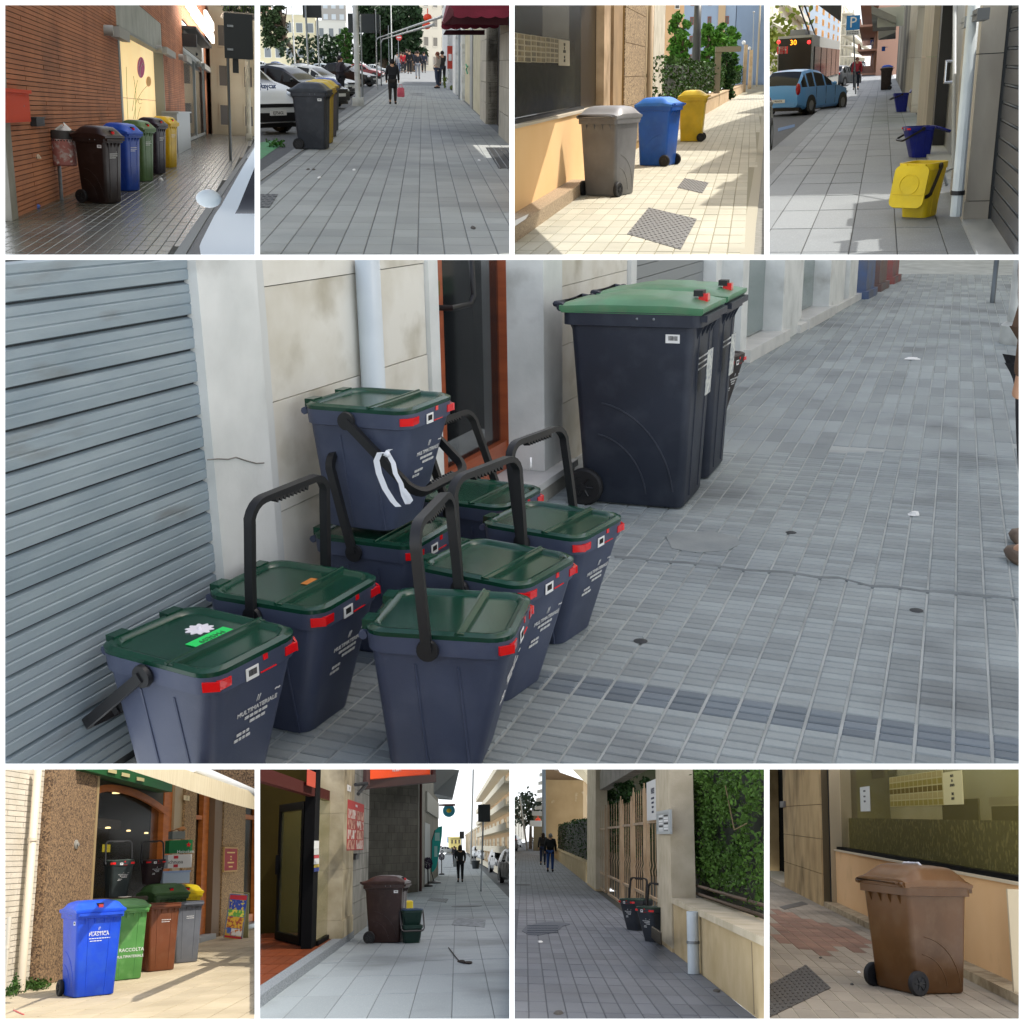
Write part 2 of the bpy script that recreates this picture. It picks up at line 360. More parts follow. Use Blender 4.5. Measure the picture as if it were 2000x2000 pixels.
def wheelie(label,loc,rz,bm,lm,w=.58,d=.73,h=1.02,dome=.11,lines=None,sticker=(1,-1),lock=True,handle=True,wheels=True,group='wheeled bins',arcs=True,lid=True,name='wheeled_bin',cat='bin',flat=False,paint=WHITE,tp=.405):
    T=thing(name,label,cat,(loc.x,loc.y,loc.z),rz,group)
    hb=h*.93
    def ring(z,k=1.0):
        t=z/hb; hx=w*(tp+(.47-tp)*t)*k; hy=d*(.372+.078*t)*k; return rrect(hx,hy,.045,z,0,-d*.02*(1-t))
    b=MB(); b.loft([ring(.015,.97),ring(.03),ring(hb*.5),ring(hb)],True,not lid is None)
    fx=.23*w                                               # raised strips on the front face
    for sx in (-1,1):
        p=[]
        for z in (.06,hb*.5,hb*.97):
            t=z/hb; p.append(V((sx*fx*(.82+.18*t),-d*.02*(1-t)-d*(.372+.078*t)-.001,z)))
        b.tube(p,.006,5)
    if arcs:
        for sx in (-1,1):
            for rr in (.5,.34):
                p=[]
                for k in range(13):
                    a=R(8+74*k/12); y=d*.30-rr*d*1.25*math.cos(a)+d*.0; z=rr*h*1.02*math.sin(a)+.03
                    if y>d*.33: continue
                    t=z/hb; p.append(V((sx*(w*(tp+(.47-tp)*t)+.0005),y,z)))
                if len(p)>2: b.tube(p,.005,5)
    body=b.build('body',bm,T)
    c=MB(); hx,hy=w*.5,d*.5                                  # collar
    c.loft([rrect(w*.465,d*.445,.04,hb-.015),rrect(hx,hy,.05,hb-.01),rrect(hx,hy,.05,hb+.055),rrect(hx+.006,hy+.006,.05,hb+.06),rrect(hx+.006,hy+.006,.05,hb+.072)],False,False)
    for x in (-.3,-.1,.1,.3):                                # gussets below the rim, front and back
        for sy in (-1,1):
            yy=sy*d*.44; c.prism([V((x*w-.006,yy,hb)),V((x*w-.006,sy*hy,hb)),V((x*w-.006,yy,hb-.09))],(0,0,0),(.012,0,0))
    c.box(-hx*.93,hx*.93,-hy-.028,-hy+.01,hb+.018,hb+.052)   # comb lip along the front
    c.build('rim',bm,T)
    if lid:
        L=MB(); nx,ny=14,18; z0=hb+.076; g=[]
        for j in range(ny+1):
            for i in range(nx+1):
                x=-1+2*i/nx; t=j/ny
                pr=smooth(-.06,.26,t)*(1-.75*smooth(.7,1,t)) if not flat else .5*smooth(0,.2,t)*(1-smooth(.85,1,t))
                e=1-abs(x)**8; z=z0+.012+dome*pr*(.25+.75*e)
                if abs(x)<.62 and .34<t<.72: z+=.008
                g.append(V((x*(hx+.012),-hy-.012+t*(d+.024),z)))
        fs=[(j*(nx+1)+i,j*(nx+1)+i+1,(j+1)*(nx+1)+i+1,(j+1)*(nx+1)+i) for j in range(ny) for i in range(nx)]
        L.add(g,fs)
        bd=[i for i in range(nx+1)]+[j*(nx+1)+nx for j in range(1,ny+1)]+[ny*(nx+1)+i for i in range(nx-1,-1,-1)]+[j*(nx+1) for j in range(ny-1,0,-1)]
        L.loft([[g[i] for i in bd],[g[i]-V((0,0,.02)) for i in bd],[V((g[i].x*.97,g[i].y*.97,z0-.022)) for i in bd]],False,True)
        lo=L.build('lid',lm,T,smooth=40)
        hb2=MB(); zz=z0+.005                                 # hand grip bar at the hinge side
        hb2.tube([(-hx*.8,hy-.01,zz),(-hx*.8,hy+.055,zz+.012),(hx*.8,hy+.055,zz+.012),(hx*.8,hy-.01,zz)],.017,8)
        hb2.cyl((-hx*.99,hy+.01,zz),(-hx*.86,hy+.01,zz),.022); hb2.cyl((hx*.86,hy+.01,zz),(hx*.99,hy+.01,zz),.022)
        hb2.build('grip_bar',bm if handle else lm,T)
        if lock:
            q=MB(); yy=-hy*.86; zf=z0+.012+dome*.2; q.box(-.028,.028,yy-.03,yy+.02,zf-.005,zf+.045); q.build('red_catch',RED,lo,smooth=0)
            q=MB(); q.box(-.04,.04,yy-.005,yy+.045,zf+.03,zf+.062); q.build('catch_cover',DARKP,lo,smooth=0)
    if wheels:
        for sx in (-1,1):
            x=sx*(w*(tp+.015)+.022); cy=d*.335; cz=.105
            W=MB(); W.lathe([(.06,-.026),(.094,-.027),(.105,-.015),(.105,.015),(.094,.027),(.06,.026)],(x,cy,cz),22,'x',False); wo=W.build('wheel',BLACK,T)
            W=MB(); W.lathe([(.062,-.02),(.062,.02)],(x,cy,cz),18,'x'); W.lathe([(.02,-.03),(.016,.034)],(x,cy,cz),10,'x')
            for k in range(6):
                a=k*math.pi/3; W.cyl((x+sx*.022,cy,cz),(x+sx*.022,cy+.055*math.cos(a),cz+.055*math.sin(a)),.006,5)
            W.build('hub',DARKP,wo)
        A=MB(); A.box(-w*.16,w*.16,d*.345,d*.352,.04,.13); A.box(-w*.4,w*.4,d*.32,d*.335,.09,.12); A.build('axle_recess',DARKP,T,smooth=0)
    if sticker:
        sx,ff=sticker; t=.93; barlabel('serial_label',T,(sx*(w*(.385+.085*t)+.001),ff*d*.30,hb*.93),(0,sx*1,0),(0,0,1),.075,.045)
        r=MB()
        for k in (0,.09): r.sphere((sx*(hx+.001),ff*d*.05+k*ff,hb+.03),.008,6,4)
        r.build('rivets',STEEL,T)['kind']='stuff'
    if lines:
        sl=V((0,-.058*d,hb)).normalized(); fprint(T,paint,(0,-d*.02*.24-d*(.372+.078*.76)-.003,hb*.76),(1,0,0),sl,lines,w*.5)
    return T
PRINT=[('MULTIMATERIALE',.021,.02,.02),(None,.42,.02,-.002),(None,.3,.03,-.022),(None,.2,-.03,-.05),(None,.22,-.035,-.068),('//',.03,.02,.05),('~',.04,.1,.05)]
PRINT2=[('MULTIMATERIALE',.04,0,0),(None,.8,0,-.045),(None,.6,-.05,-.08)]
# ------------------------------------------------------------------ small pails with a carrying bow
def pail(label,loc,rz,bm,lm,angle=0,W=.37,L=.44,h=.46,lid='shut',lines=True,refl=True,group='household pails',hm=None,name='waste_pail',hold=True,tilt=0):
    T=thing(name,label,'pail',(loc.x,loc.y,loc.z),rz,group)
    def ring(t,k=0,z=None):
        hx=W*(.36+.11*t)+k; y0=-L/2+L*(.27-.25*t)-k; y1=L/2-L*.06*(1-t)-.01+k; return rrect(hx,(y1-y0)/2,.05,h*.88*t if z is None else z,0,(y0+y1)/2)
    b=MB()
    if lid=='shut': b.loft([ring(0,-.012),ring(.02),ring(.5),ring(1)])
    else: b.loft([ring(0,-.012),ring(.02),ring(.5),ring(1),ring(1,-.008,h*.88),ring(.5,-.012),ring(.03,-.012)],True,True)
    for sx in (-1,1):        # bowed side panel seam
        p=[V((sx*(W*(.36+.11*t)+.001),yy+.03*t*s2,h*.88*t)) for t,yy,s2 in ((.95,-.05,1),(.97,.05,1))]
        for y0 in (-.06,.07): b.tube([V((sx*(W*(.36+.11*t)+.0005),y0-.02*(1-t),h*.88*t)) for t in (.03,.5,.9)],.004,5)
    b.build('body',bm,T)
    c=MB(); hx,hy=W/2,L/2
    if lid=='shut': c.loft([rrect(hx-.012,hy-.012,.06,h*.86),rrect(hx,hy,.065,h*.87),rrect(hx+.003,hy+.003,.065,h*.985),rrect(hx-.01,hy-.01,.06,h*.985)],False,False)
    else: c.loft([rrect(hx-.012,hy-.012,.06,h*.86),rrect(hx,hy,.065,h*.87),rrect(hx+.003,hy+.003,.065,h*.985),rrect(hx-.014,hy-.014,.06,h*.985),rrect(hx-.02,hy-.02,.06,h*.86)],False,False)
    for sx in (-1,1): c.box(sx*(hx-.02)-.002,sx*(hx-.02)+.002,-hy*.62,-hy*.62+.006,h*.78,h*.87)
    c.build('rim',bm,T)
    def lidmesh():
        l=MB(); z=0
        l.loft([rrect(hx+.002,hy+.002,.065,z-.006),rrect(hx+.004,hy+.004,.065,z+.014),rrect(hx-.01,hy-.01,.06,z+.022),rrect(hx-.022,hy-.022,.055,z+.02),rrect(hx-.034,hy-.034,.05,z+.009)],True,True)
        l.loft([[V((sx*hx*1.0,-L*.17+a,z+zz)) for a,zz in ((-.014,.006),(-.01,.021),(.008,.022),(.016,.006))] for sx in (-1,1)])
        l.tube([(-hx*1.02,-L*.17+.012,z+.02),(hx*1.02,-L*.17+.012,z+.02)],.006,6)
        for sx in (-.55,.55): l.box(sx*hx-.03,sx*hx+.03,hy-.02,hy+.018,z-.004,z+.026)
        return l
    if lid=='shut':
        l=lidmesh().xf(M.Translation((0,0,h*.985))); l.build('lid',lm,T)
    elif lid:                 # opened: hinge at the back (+y), swung by angle lid
        l=lidmesh(); l.lathe([(.105,-.005),(.105,-.013),(.098,-.013),(.098,-.005)],(0,.02,0),28,'z',False); l.box(-hx*.95,hx*.95,-L*.2,-L*.185,-.012,-.004)
        l.xf(M.Translation((0,hy+.02,h*.985))@M.Rotation(-R(lid),4,'X')@M.Translation((0,-hy-.02,0))); l.build('lid',lm,T)
    if lid=='shut':
        for sx in (-1,1): MB().cyl((sx*hx*.8,hy+.012,h*.95),(sx*hx*.3,hy+.012,h*.95),.014,8).build('hinge',bm,T)
    if hold:
        hm=hm or DARKP; H=MB(); A=.37; rr=.07; x1=hx+.02; pz=h*.92
        path=[(-x1,0,0),(-x1,0,A*.4),(-x1+.004,0,A-rr)]
        for k in range(1,6): a=R(90*k/5); path.append((-x1+rr-rr*math.cos(a),0,A-rr+rr*math.sin(a)))
        path+= [(-p[0],p[1],p[2]) for p in reversed(path)]
        path=[V(p) for p in path]; rings=[]
        for i,p in enumerate(path):
            t=(path[min(i+1,len(path)-1)]-path[max(i-1,0)]).normalized(); n=V((t.z,0,-t.x)); s=.0105; wd=.015
            rings.append([p+n*s+V((0,wd,0)),p-n*s+V((0,wd,0)),p-n*s-V((0,wd,0)),p+n*s-V((0,wd,0))])
        H.loft(rings)
        for k in range(9): H.prism([V((-.09+k*.02,-.014,A-.010)),V((-.07+k*.02,-.014,A-.010)),V((-.08+k*.02,-.018,A-.024))],(0,0,0),(0,.028,0))
        for sx in (-1,1): H.lathe([(.0,-.012),(.032,-.012),(.034,0),(.028,.012),(.0,.016)],(sx*(hx+.012),0,0),16,'x',False)
        H.xf(M.Translation((0,.02,pz))@M.Rotation(R(angle),4,'X')); H.build('carrying_bow',hm,T)
    if refl:
        for sx in (-1,1):
            q=MB(); q.hexa([V((sx*(hx-.075),-hy-.004,h*.9)),V((sx*(hx-.03),-hy-.004,h*.9)),V((sx*(hx-.03),-hy+.02,h*.9)),V((sx*(hx-.075),-hy+.02,h*.9)),V((sx*(hx-.075),-hy-.006,h*.958)),V((sx*(hx-.03),-hy-.006,h*.958)),V((sx*(hx-.03),-hy+.02,h*.958)),V((sx*(hx-.075),-hy+.02,h*.958))])
            a0=V((sx*(hx-.03),-hy-.005,0)); a1=V((sx*(hx+.001),-hy+.03,0)); n=V((sx,-1,0)).normalized()*.008; dz=V((0,0,h*.9)); dz2=V((0,0,h*.958))
            q.hexa([a0+dz,a0+n*.6+dz,a1+n*.2+dz,a1-n+dz,a0+dz2,a0+n*.6+dz2,a1+n*.2+dz2,a1-n+dz2]); q.build('reflector',RED,T,smooth=0)
        barlabel('serial_label',T,(-.03,-hy-.004,h*.91),(1,0,0),(0,-.03,1),.05,.036)
        MB().box(.018,.036,-hy-.005,-hy+.01,h*.95,h*.985).build('red_mark',RED,T,smooth=0); MB().box(.005,.07,-hy-.004,-hy+.01,h*.874,h*.88).build('red_line',RED,T,smooth=0)
    if lines:
        y0=-L/2+L*(.27-.25*.66); sl=V((0,-L*.25,h*.88)).normalized(); fprint(T,WHITE,(0,y0-.003,h*.88*.66),(1,0,0),sl,PRINT if lines is True else lines,W*.6)
    return T
# ------------------------------------------------------------------ people
def skin(joints,edges,rad,sub=2,root='pelvis'):
    nm=list(joints); me=bpy.data.meshes.new('s'); me.from_pydata([joints[k] for k in nm],[(nm.index(a),nm.index(b)) for a,b in edges],[])
    o=bpy.data.objects.new('s',me); TS.collection.objects.link(o); o.modifiers.new('k','SKIN').use_smooth_shade=True
    for i,k in enumerate(nm):
        r=rad[k]; me.skin_vertices[0].data[i].radius=(r,r) if isinstance(r,(int,float)) else r
        me.skin_vertices[0].data[i].use_root=(k==root)
    s=o.modifiers.new('u','SUBSURF'); s.levels=sub
    dg=tdg(); out=bpy.data.meshes.new_from_object(o.evaluated_get(dg)); bpy.data.objects.remove(o); return out
def person(label,loc,face,ht=1.7,top='1a1a1e',legs='222a3a',hair='2a211c',skinc='b98d70',shoe='1c1a19',coat=0,stride=.16,arms=(.1,-.1),bend=(0,0),hairlong=False,hat=None,name='person',group=None,sub=1,skirt=False):
    """faces -Y before turning by face; coat = hem height fraction lowered from hips"""
    T=thing(name,label,'person',loc,face,group); k=ht/1.7
    J=dict(pelvis=(0,0,.94),belly=(0,.0,1.08),chest=(0,.0,1.28),neck=(0,0,1.44),head=(0,-.015,1.54),crown=(0,-.01,1.66))
    st=(stride,-stride)
    for s,sx in (('l',-1),('r',1)):
        f=st[0] if sx<0 else st[1]; sw=arms[0] if sx<0 else arms[1]; bd=bend[0] if sx<0 else bend[1]
        J['hip'+s]=(sx*.095,0,.88); J['knee'+s]=(sx*.10,-f*.55-.02,.49); J['ank'+s]=(sx*.10,-f+.04,.085+(.05 if f<0 else 0)); J['toe'+s]=(sx*.115,-f-.11,.045)
        J['sh'+s]=(sx*.19,.0,1.385); J['elb'+s]=(sx*.235,-sw*.5+.03,1.12); hz=.88+bd*.3
        J['wri'+s]=(sx*(.245-bd*.08),-sw-.04-bd*.18,hz); J['fin'+s]=(sx*(.245-bd*.1),-sw-.06-bd*.24,hz-.09+bd*.06)
    J={a:V(b)*k for a,b in J.items()}
    E=[('pelvis','belly'),('belly','chest'),('chest','neck'),('neck','head'),('head','crown')]
    for s in 'lr': E+=[('pelvis','hip'+s),('hip'+s,'knee'+s),('knee'+s,'ank'+s),('ank'+s,'toe'+s),('chest','sh'+s),('sh'+s,'elb'+s),('elb'+s,'wri'+s),('wri'+s,'fin'+s)]
    rd=dict(pelvis=(.14,.10),belly=(.13,.1),chest=(.145,.11),neck=.055,head=(.078,.095),crown=(.065,.075))
    for s in 'lr': rd.update({'hip'+s:.085,'knee'+s:.058,'ank'+s:.042,'toe'+s:.036,'sh'+s:.06,'elb'+s:.045,'wri'+s:.032,'fin'+s:.03})
    rd={a:(tuple(x*k for x in r) if isinstance(r,tuple) else r*k) for a,r in rd.items()}
    me=skin(J,E,rd,sub); me.materials.append(mat('skin '+skinc,skinc,.55)); link('body',me,T)
    g=1.14 if coat==0 else 1.25
    ju={a:J[a] for a in J if a in ('pelvis','belly','chest','neck') or a[:-1] in ('sh','elb','wri')}
    hem=coat or .09
    ju['hem']=V((0,.0,.94-hem))*k
    eu=[e for e in E if e[0] in ju and e[1] in ju]+[('pelvis','hem')]
    ru={a:(tuple(x*g for x in rd[a]) if isinstance(rd[a],tuple) else rd[a]*g*1.1) for a in ju if a in rd}
    ru['pelvis']=(.17*k,.13*k) if coat else (.158*k,.118*k); ru['hem']=((.185*k,.145*k) if coat>.2 else (.17*k,.13*k)) if coat else (.155*k,.116*k)
    ru['neck']=.07*k
    mu=skin(ju,eu,ru,sub); mu.materials.append(mat('cloth '+top,top,.85,bump=.3,bs=60)); link('jacket' if coat==0 else 'coat',mu,T)
    jl={a:J[a] for a in J if a=='pelvis' or a[:-1] in ('hip','knee','ank')}
    el=[e for e in E if e[0] in jl and e[1] in jl]; rl={a:(tuple(x*1.1 for x in rd[a]) if isinstance(rd[a],tuple) else rd[a]*1.3) for a in jl}
    ml=skin(jl,el,rl,sub); ml.materials.append(mat('cloth '+legs,legs,.85,bump=.3,bs=60)); link('skirt' if skirt else 'trousers',ml,T)
    for s in 'lr':
        q=MB(); a,t=J['ank'+s],J['toe'+s]; q.sphere(((a.x+t.x)/2,(a.y+t.y)/2,t.z),V((.05,.14,.055))*k,10,6); q.build('shoe',mat('shoe '+shoe,shoe,.6),T)
    h=J['head']; q=MB(); q.sphere(h+V((0,.022,.045))*k,V((.098,.112,.105))*k,12,8)
    if hairlong: q.sphere(h+V((0,.05,-.03))*k,V((.105,.08,.14))*k,10,8)
    q.build('hat' if hat else 'hair',mat('hair '+(hat or hair),hat or hair,.9,bump=.5,bs=90),T)
    fc=MB(); fc.sphere(h+V((0,-.108,.0))*k,V((.014,.02,.025))*k,8,6); 
    for s in (-1,1): fc.sphere(h+V((s*.095,.0,.005))*k,V((.014,.03,.035))*k,8,6)
    fc.build('nose_and_ears',mat('skin '+skinc,skinc,.55),T)
    ey=MB()
    for s in (-1,1): ey.sphere(h+V((s*.034,-.092,.03))*k,V((.014,.01,.009))*k,8,6)
    ey.box(-.028*k,.028*k,h.y-.1*k,h.y-.085*k,h.z-.048*k,h.z-.04*k); ey.build('eyes_and_mouth',INK,T)
    return T
# ------------------------------------------------------------------ cars (nose towards -Y)
GLASS=mat('car glass','0b0f12',.12,spec=.3); TAIL=mat('tail lamp','a3131a',.15,coat=.6); LAMPC=mat('head lamp','cfd6da',.1,coat=.8,spec=.8); CHROME=mat('chrome','b9bcc0',.18,.9)
TRIM=mat('black trim','141416',.45); ALLOY=mat('alloy','8c9094',.35,.8)
PROF=dict(hatch=([0,.04,.12,.26,.33,.44,.54,.70,.86,.93,.98,1],[.62,.72,.80,.90,.95,1.22,1.42,1.50,1.44,1.20,.95,.6],.92,(.30,.50),(.86,.985)),
 sedan=([0,.04,.12,.28,.34,.45,.55,.68,.78,.88,.97,1],[.60,.70,.78,.88,.92,1.2,1.38,1.42,1.36,1.05,.98,.62],.90,(.31,.54),(.72,.885)),
 van=([0,.03,.08,.16,.22,.30,.38,.5,.8,.95,.985,1],[.7,.85,1.0,1.12,1.2,1.55,1.82,1.9,1.92,1.9,1.6,.7],1.08,(.18,.37),(.94,1.0)))
def car(label,loc,rz,col,kind='hatch',L=3.9,W=1.68,zs=1.0,group='parked cars',plate=None,name='parked_car',cat='car',rough=.22,door=True):
    T=thing(name,label,cat,loc,rz,group); paint=mat('paint '+col,col,.3,coat=.2,spec=.35)
    ts,zt,belt,ws,rw=PROF[kind]; belt*=zs
    def ztop(t):
        for i in range(len(ts)-1):
            if ts[i]<=t<=ts[i+1]: a=(t-ts[i])/(ts[i+1]-ts[i]); return (zt[i]*(1-a)+zt[i+1]*a)*zs
        return zt[-1]*zs
    def hw(t): return W/2*(1-.22*(1-smooth(0,.14,t))**2-.14*smooth(.88,1,t)**2)
    n=36; rings=[]
    for i in range(n+1):
        t=i/n; y=-L/2+L*t; w=hw(t); z=ztop(t); bz=min(belt,z-.02); s=.2*zs if .06<t<.94 else .28*zs
        up=max(0,min(1,(z-belt)/(.5*zs))); rw_=w*(1-.2*up)
        half=[(w*.9,s),(w*.985,s+.08),(w,s+(bz-s)*.45),(w*.985,s+(bz-s)*.8),(w*.955,bz),(rw_*.97,bz+(z-bz)*.82),(rw_*.84,z-.015),(rw_*.45,z),(0,z+.008)]
        rings.append([V((x,y,zz)) for x,zz in half]+[V((-x,y,zz)) for x,zz in reversed(half[:-1])])
    m=len(rings[0]); body=MB(); gl={}
    vs=[p for r in rings for p in r]; fb=[]; fg={'windscreen':[],'rear_window':[],'side_window':[]}
    for i in range(n):
        t=(i+.5)/n
        for j in range(m-1):
            f=(i*m+j,i*m+j+1,(i+1)*m+j+1,(i+1)*m+j); k=j if j<8 else m-2-j
            side=(k==5 or k==4) and False
            key=None
            high=ztop(t)>belt+.2*zs
            if ws[0]<t<ws[1]-.01 and k>=6: key='windscreen'
            elif rw[0]<t<rw[1] and k>=6 and kind!='van': key='rear_window'
            elif k==4 and high and ws[0]+.08<t<rw[1]-.04 and i not in (int(n*(ws[1]+.02)),int(n*(ws[1]+rw[0])/2)+1,int(n*rw[0])): key='side_window' if kind!='van' or t<.5 else None
            if key=='side_window': key=('side_window',j<8)
            (fg.setdefault(key,[]) if key else fb).append(f)
    body.add(vs,fb+[tuple(range(m-1,-1,-1)),tuple(n*m+j for j in range(m))])
    for sy in (.185,.80):
        pass
    B=body.build('body',paint,T,smooth=30)
    for k,f in fg.items():
        if f:
            used=sorted({i for q in f for i in q}); mp={a:b for b,a in enumerate(used)}; g=MB(); g.add([vs[i] for i in used],[tuple(mp[i] for i in q) for q in f]); g.build(k if isinstance(k,str) else k[0],GLASS,T,smooth=60)
    u=MB(); u.box(-W*.43,W*.43,-L*.47,L*.47,.16*zs,.26*zs); u.build('underbody',TRIM,T,smooth=0)
    rad=.31*zs if kind!='van' else .33
    for ty in (.18,.80):
        for sx in (-1,1):
            x=sx*(hw(ty)-.09); y=-L/2+L*ty
            a=MB(); a.lathe([(rad*1.07,-.02),(rad*1.07,.10)],(x if sx>0 else x-.085,y,rad+.02),20,'x'); a.build('wheel_arch',TRIM,T)
            w=MB(); w.lathe([(rad*.7,-.09),(rad*.95,-.095),(rad,-.06),(rad,.06),(rad*.95,.1),(rad*.7,.104)],(x,y,rad),22,'x',False); wo=w.build('wheel',BLACK,T)
            h=MB(); h.lathe([(rad*.72,-.08),(rad*.70,.1),(rad*.2,.115)],(x,y,rad),18,'x')
            if sx<0: h.xf(M.Translation((2*x,0,0))@M.Scale(-1,4,(1,0,0)))
            h.build('rim',ALLOY,wo)
    for sx in (-1,1):
        q=MB(); q.sphere((sx*W*.36,-L/2+.16,.64*zs if kind!='van' else .92),V((.14,.17,.085)),10,6); q.build('headlight',LAMPC,T)
        q=MB(); q.sphere((sx*W*.415,L/2-.07,.86*zs if kind!='van' else 1.0),V((.085,.1,.2 if kind!='sedan' else .1)),10,6); q.build('tail_light',TAIL,T)
        q=MB(); tm=ws[0]+.09; q.sphere((sx*(hw(tm)+.07),-L/2+L*tm,belt+.06),V((.085,.06,.06)),12,8); q.build('door_mirror',paint,T)
        for th in (.47,.66):
            if kind=='van' and th>.5: continue
            q=MB(); q.box(sx*hw(th)*.97-.01,sx*hw(th)*.985+.012 if sx>0 else sx*hw(th)*.985+.01,-L/2+L*th,-L/2+L*th+.16,belt-.14,belt-.11); q.build('door_handle',paint,T,smooth=0)
        for th in (.335,.515,.70):
            q=MB(); q.box(sx*hw(th)*.992-.006,sx*hw(th)*.992+.006,-L/2+L*th,-L/2+L*th+.012,.32*zs,belt-.02); q.build('door_seam',TRIM,T,smooth=0)
    q=MB(); q.box(-W*.36,W*.36,-L/2-.03,-L/2+.1,.3*zs,.5*zs); q.build('bumper_grille',TRIM,T,smooth=0)
    q=MB(); q.box(-W*.38,W*.38,L/2-.09,L/2+.02,.30*zs,.44*zs); q.build('rear_bumper',paint,T,smooth=0)
    q=MB(); q.box(-W*.3,W*.3,-L/2-.012,-L/2+.12,.62*zs,.7*zs); q.build('grille',TRIM,T,smooth=0)
    for sy,yy in ((-1,-L/2-.05),(1,L/2+.03)):
        q=MB(); q.box(-.26,.26,yy-.01,yy+.01,.44*zs,.55*zs); pp=q.build('number_plate',WHITE,T,smooth=0)
        if plate and sy==plate[0]: text(plate[1],.1,INK,T,(0,yy+sy*.012,.495*zs),(-sy,0,0),(0,0,1),'plate_text')
    return T
# ------------------------------------------------------------------ foliage
def leaves(n,boxes,size,rnd=.5,flat=0,shell=0):
    """boxes: list of (center, radii, weight)"""
    mb=MB(); tot=sum(b[2] for b in boxes); vs=[]; fs=[]
    for c,r,w in boxes:
        c=V(c)
        for _ in range(int(n*w/tot)):
            while True:
                q=V((random.uniform(-1,1),random.uniform(-1,1),random.uniform(-1,1)))
                if flat or q.length<1: break
            if shell and q.length>.05: q=q.normalized()*random.uniform(.82,1.04)
            elif not flat and q.length>.05: q=q.normalized()*min(1.5,abs(random.gauss(.62,.36)))
            p=c+V((q.x*r[0],q.y*r[1],q.z*r[2])); s=size*random.uniform(.55,1.3)
            a=V((random.gauss(0,1),random.gauss(0,1),random.gauss(0,1))).normalized(); b=a.orthogonal().normalized()
            b=(b*math.cos(1)+a.cross(b)*math.sin(random.uniform(0,6.28))).normalized()
            o=len(vs); vs+=[p-a*s*.5,p+b*s*.28,p+a*s*.5,p-b*s*.28]; fs.append((o,o+1,o+2,o+3))
    mb.v=vs; mb.f=fs; return mb
def leafmat(name,c1,c2,rnd=.35): return mat(name,c1,.5,col2=c2,vs=2.2,vlo=.35,vhi=.65,rnd=rnd,spec=.12)
def tree(label,loc,h,r,lm,trunk=.12,n=2500,size=.22,name='tree',lobes=16,lean=0,group=None,base=.4,cat='tree'):
    T=thing(name,label,cat,loc,0,group); t=MB(); top=V((lean,0,h*.7))
    t.tube([(0,0,0),(lean*.3,.02,h*.25),(lean*.7,0,h*.5),top],[trunk,trunk*.8,trunk*.6,trunk*.3],8); bx=[]
    for k in range(lobes):
        a=2.4*k; q=V((lean+r*.75*math.cos(a)*random.uniform(.3,1.1),r*.75*math.sin(a)*random.uniform(.4,1),h*(base+(1-base)*(k+.5)/lobes)*.93)); rr=r*random.uniform(.26,.46)
        bx.append((q,(rr,rr,rr*.75),1)); t.tube([(lean*.6,0,h*.42+.05*k*h/lobes),(q.x*.6,q.y*.6,q.z-.15*h/lobes),q],[trunk*.4,trunk*.25,trunk*.08],5)
    t.build('trunk',mat('bark','4b3f33',.9,bump=.6,bs=30,col2='6b5a48'),T); leaves(int(n*2.2),bx,size*.62).build('crown',lm,T,smooth=0); return T
def post(label,cat,p,top,r,mt,name,group=None,r2=None,n=10):
    return one(name,label,cat,mt,lambda m:m.tube([p,top],[r,r2 or r],n),group)
# ------------------------------------------------------------------ far facades
def facade(label,W,a0,a1,z0,z1,wallm,rows,cols,winm,depth=6,name='building',ww=.5,wh=.55,sill=None,group=None,balc=None,first=0,roofm=None):
    T=thing(name,label,'building',W.pt((a0+a1)/2,z0,-depth/2),0,group,world=True)
    w=MB(); W.box(w,a0,a1,z0,z1,-depth,0); w.build('wall',wallm,T,smooth=0)
    cw=(a1-a0)/cols; rh=(z1-z0-first)/rows
    for i in range(rows):
        for j in range(cols):
            c=a0+cw*(j+.5); z=z0+first+rh*(i+.5); h=MB(); W.box(h,c-cw*ww/2,c+cw*ww/2,z-rh*wh/2,z+rh*wh/2,-.05,.012); wo=h.build('window',winm,T,smooth=0)
            f=MB(); W.frame(f,c-cw*ww/2-.03*cw,c+cw*ww/2+.03*cw,z-rh*wh/2,z+rh*wh/2+.02*rh,.05*cw,0,.05); f.build('frame',sill or wallm,wo,smooth=0)
        if balc:
            z=z0+first+rh*i; b=MB(); W.box(b,a0+cw*.1,a1-cw*.1,z+.02*rh,z+.1*rh,0,balc); W.box(b,a0+cw*.1,a1-cw*.1,z+.1*rh,z+.34*rh,balc*.9,balc); b.build('balcony',sill or wallm,T,smooth=0)
    r=MB(); W.box(r,a0-.1,a1+.1,z1+.003,z1+.25,-depth-.1,.15); r.build('roof',roofm or sill or wallm,T,smooth=0)
    return T
def poly_cover(name,label,cat,pts,mt,z=.024,h=.012,group=None,knobs=None):
    T=thing(name,label,cat,pts[0],0,group,world=True); b=MB(); b.prism([V((p.x,p.y,z-h)) for p in pts],(0,0,0),(0,0,h)); b.build('plate',mt,T,smooth=0)
    if knobs and len(pts)==4:
        nu,nv,s=knobs; k=MB(); A,B,C,D=pts
        for i in range(nu):
            for j in range(nv):
                a,b_=(i+.5)/nu,(j+.5)/nv
                if (i+j)%2: 
                    def P(x,y): q=(A*(1-x)+B*x)*(1-y)+(D*(1-x)+C*x)*y; return V((q.x,q.y,z))
                    du,dv=s/nu,s/nv; k.prism([P(a-du,b_-dv*.4),P(a+du,b_-dv*.4),P(a+du,b_+dv*.4),P(a-du,b_+dv*.4)],(0,0,0),(0,0,.006))
        r=k.build('raised_pattern',mt,T,smooth=0); r['kind']='stuff'
    return T
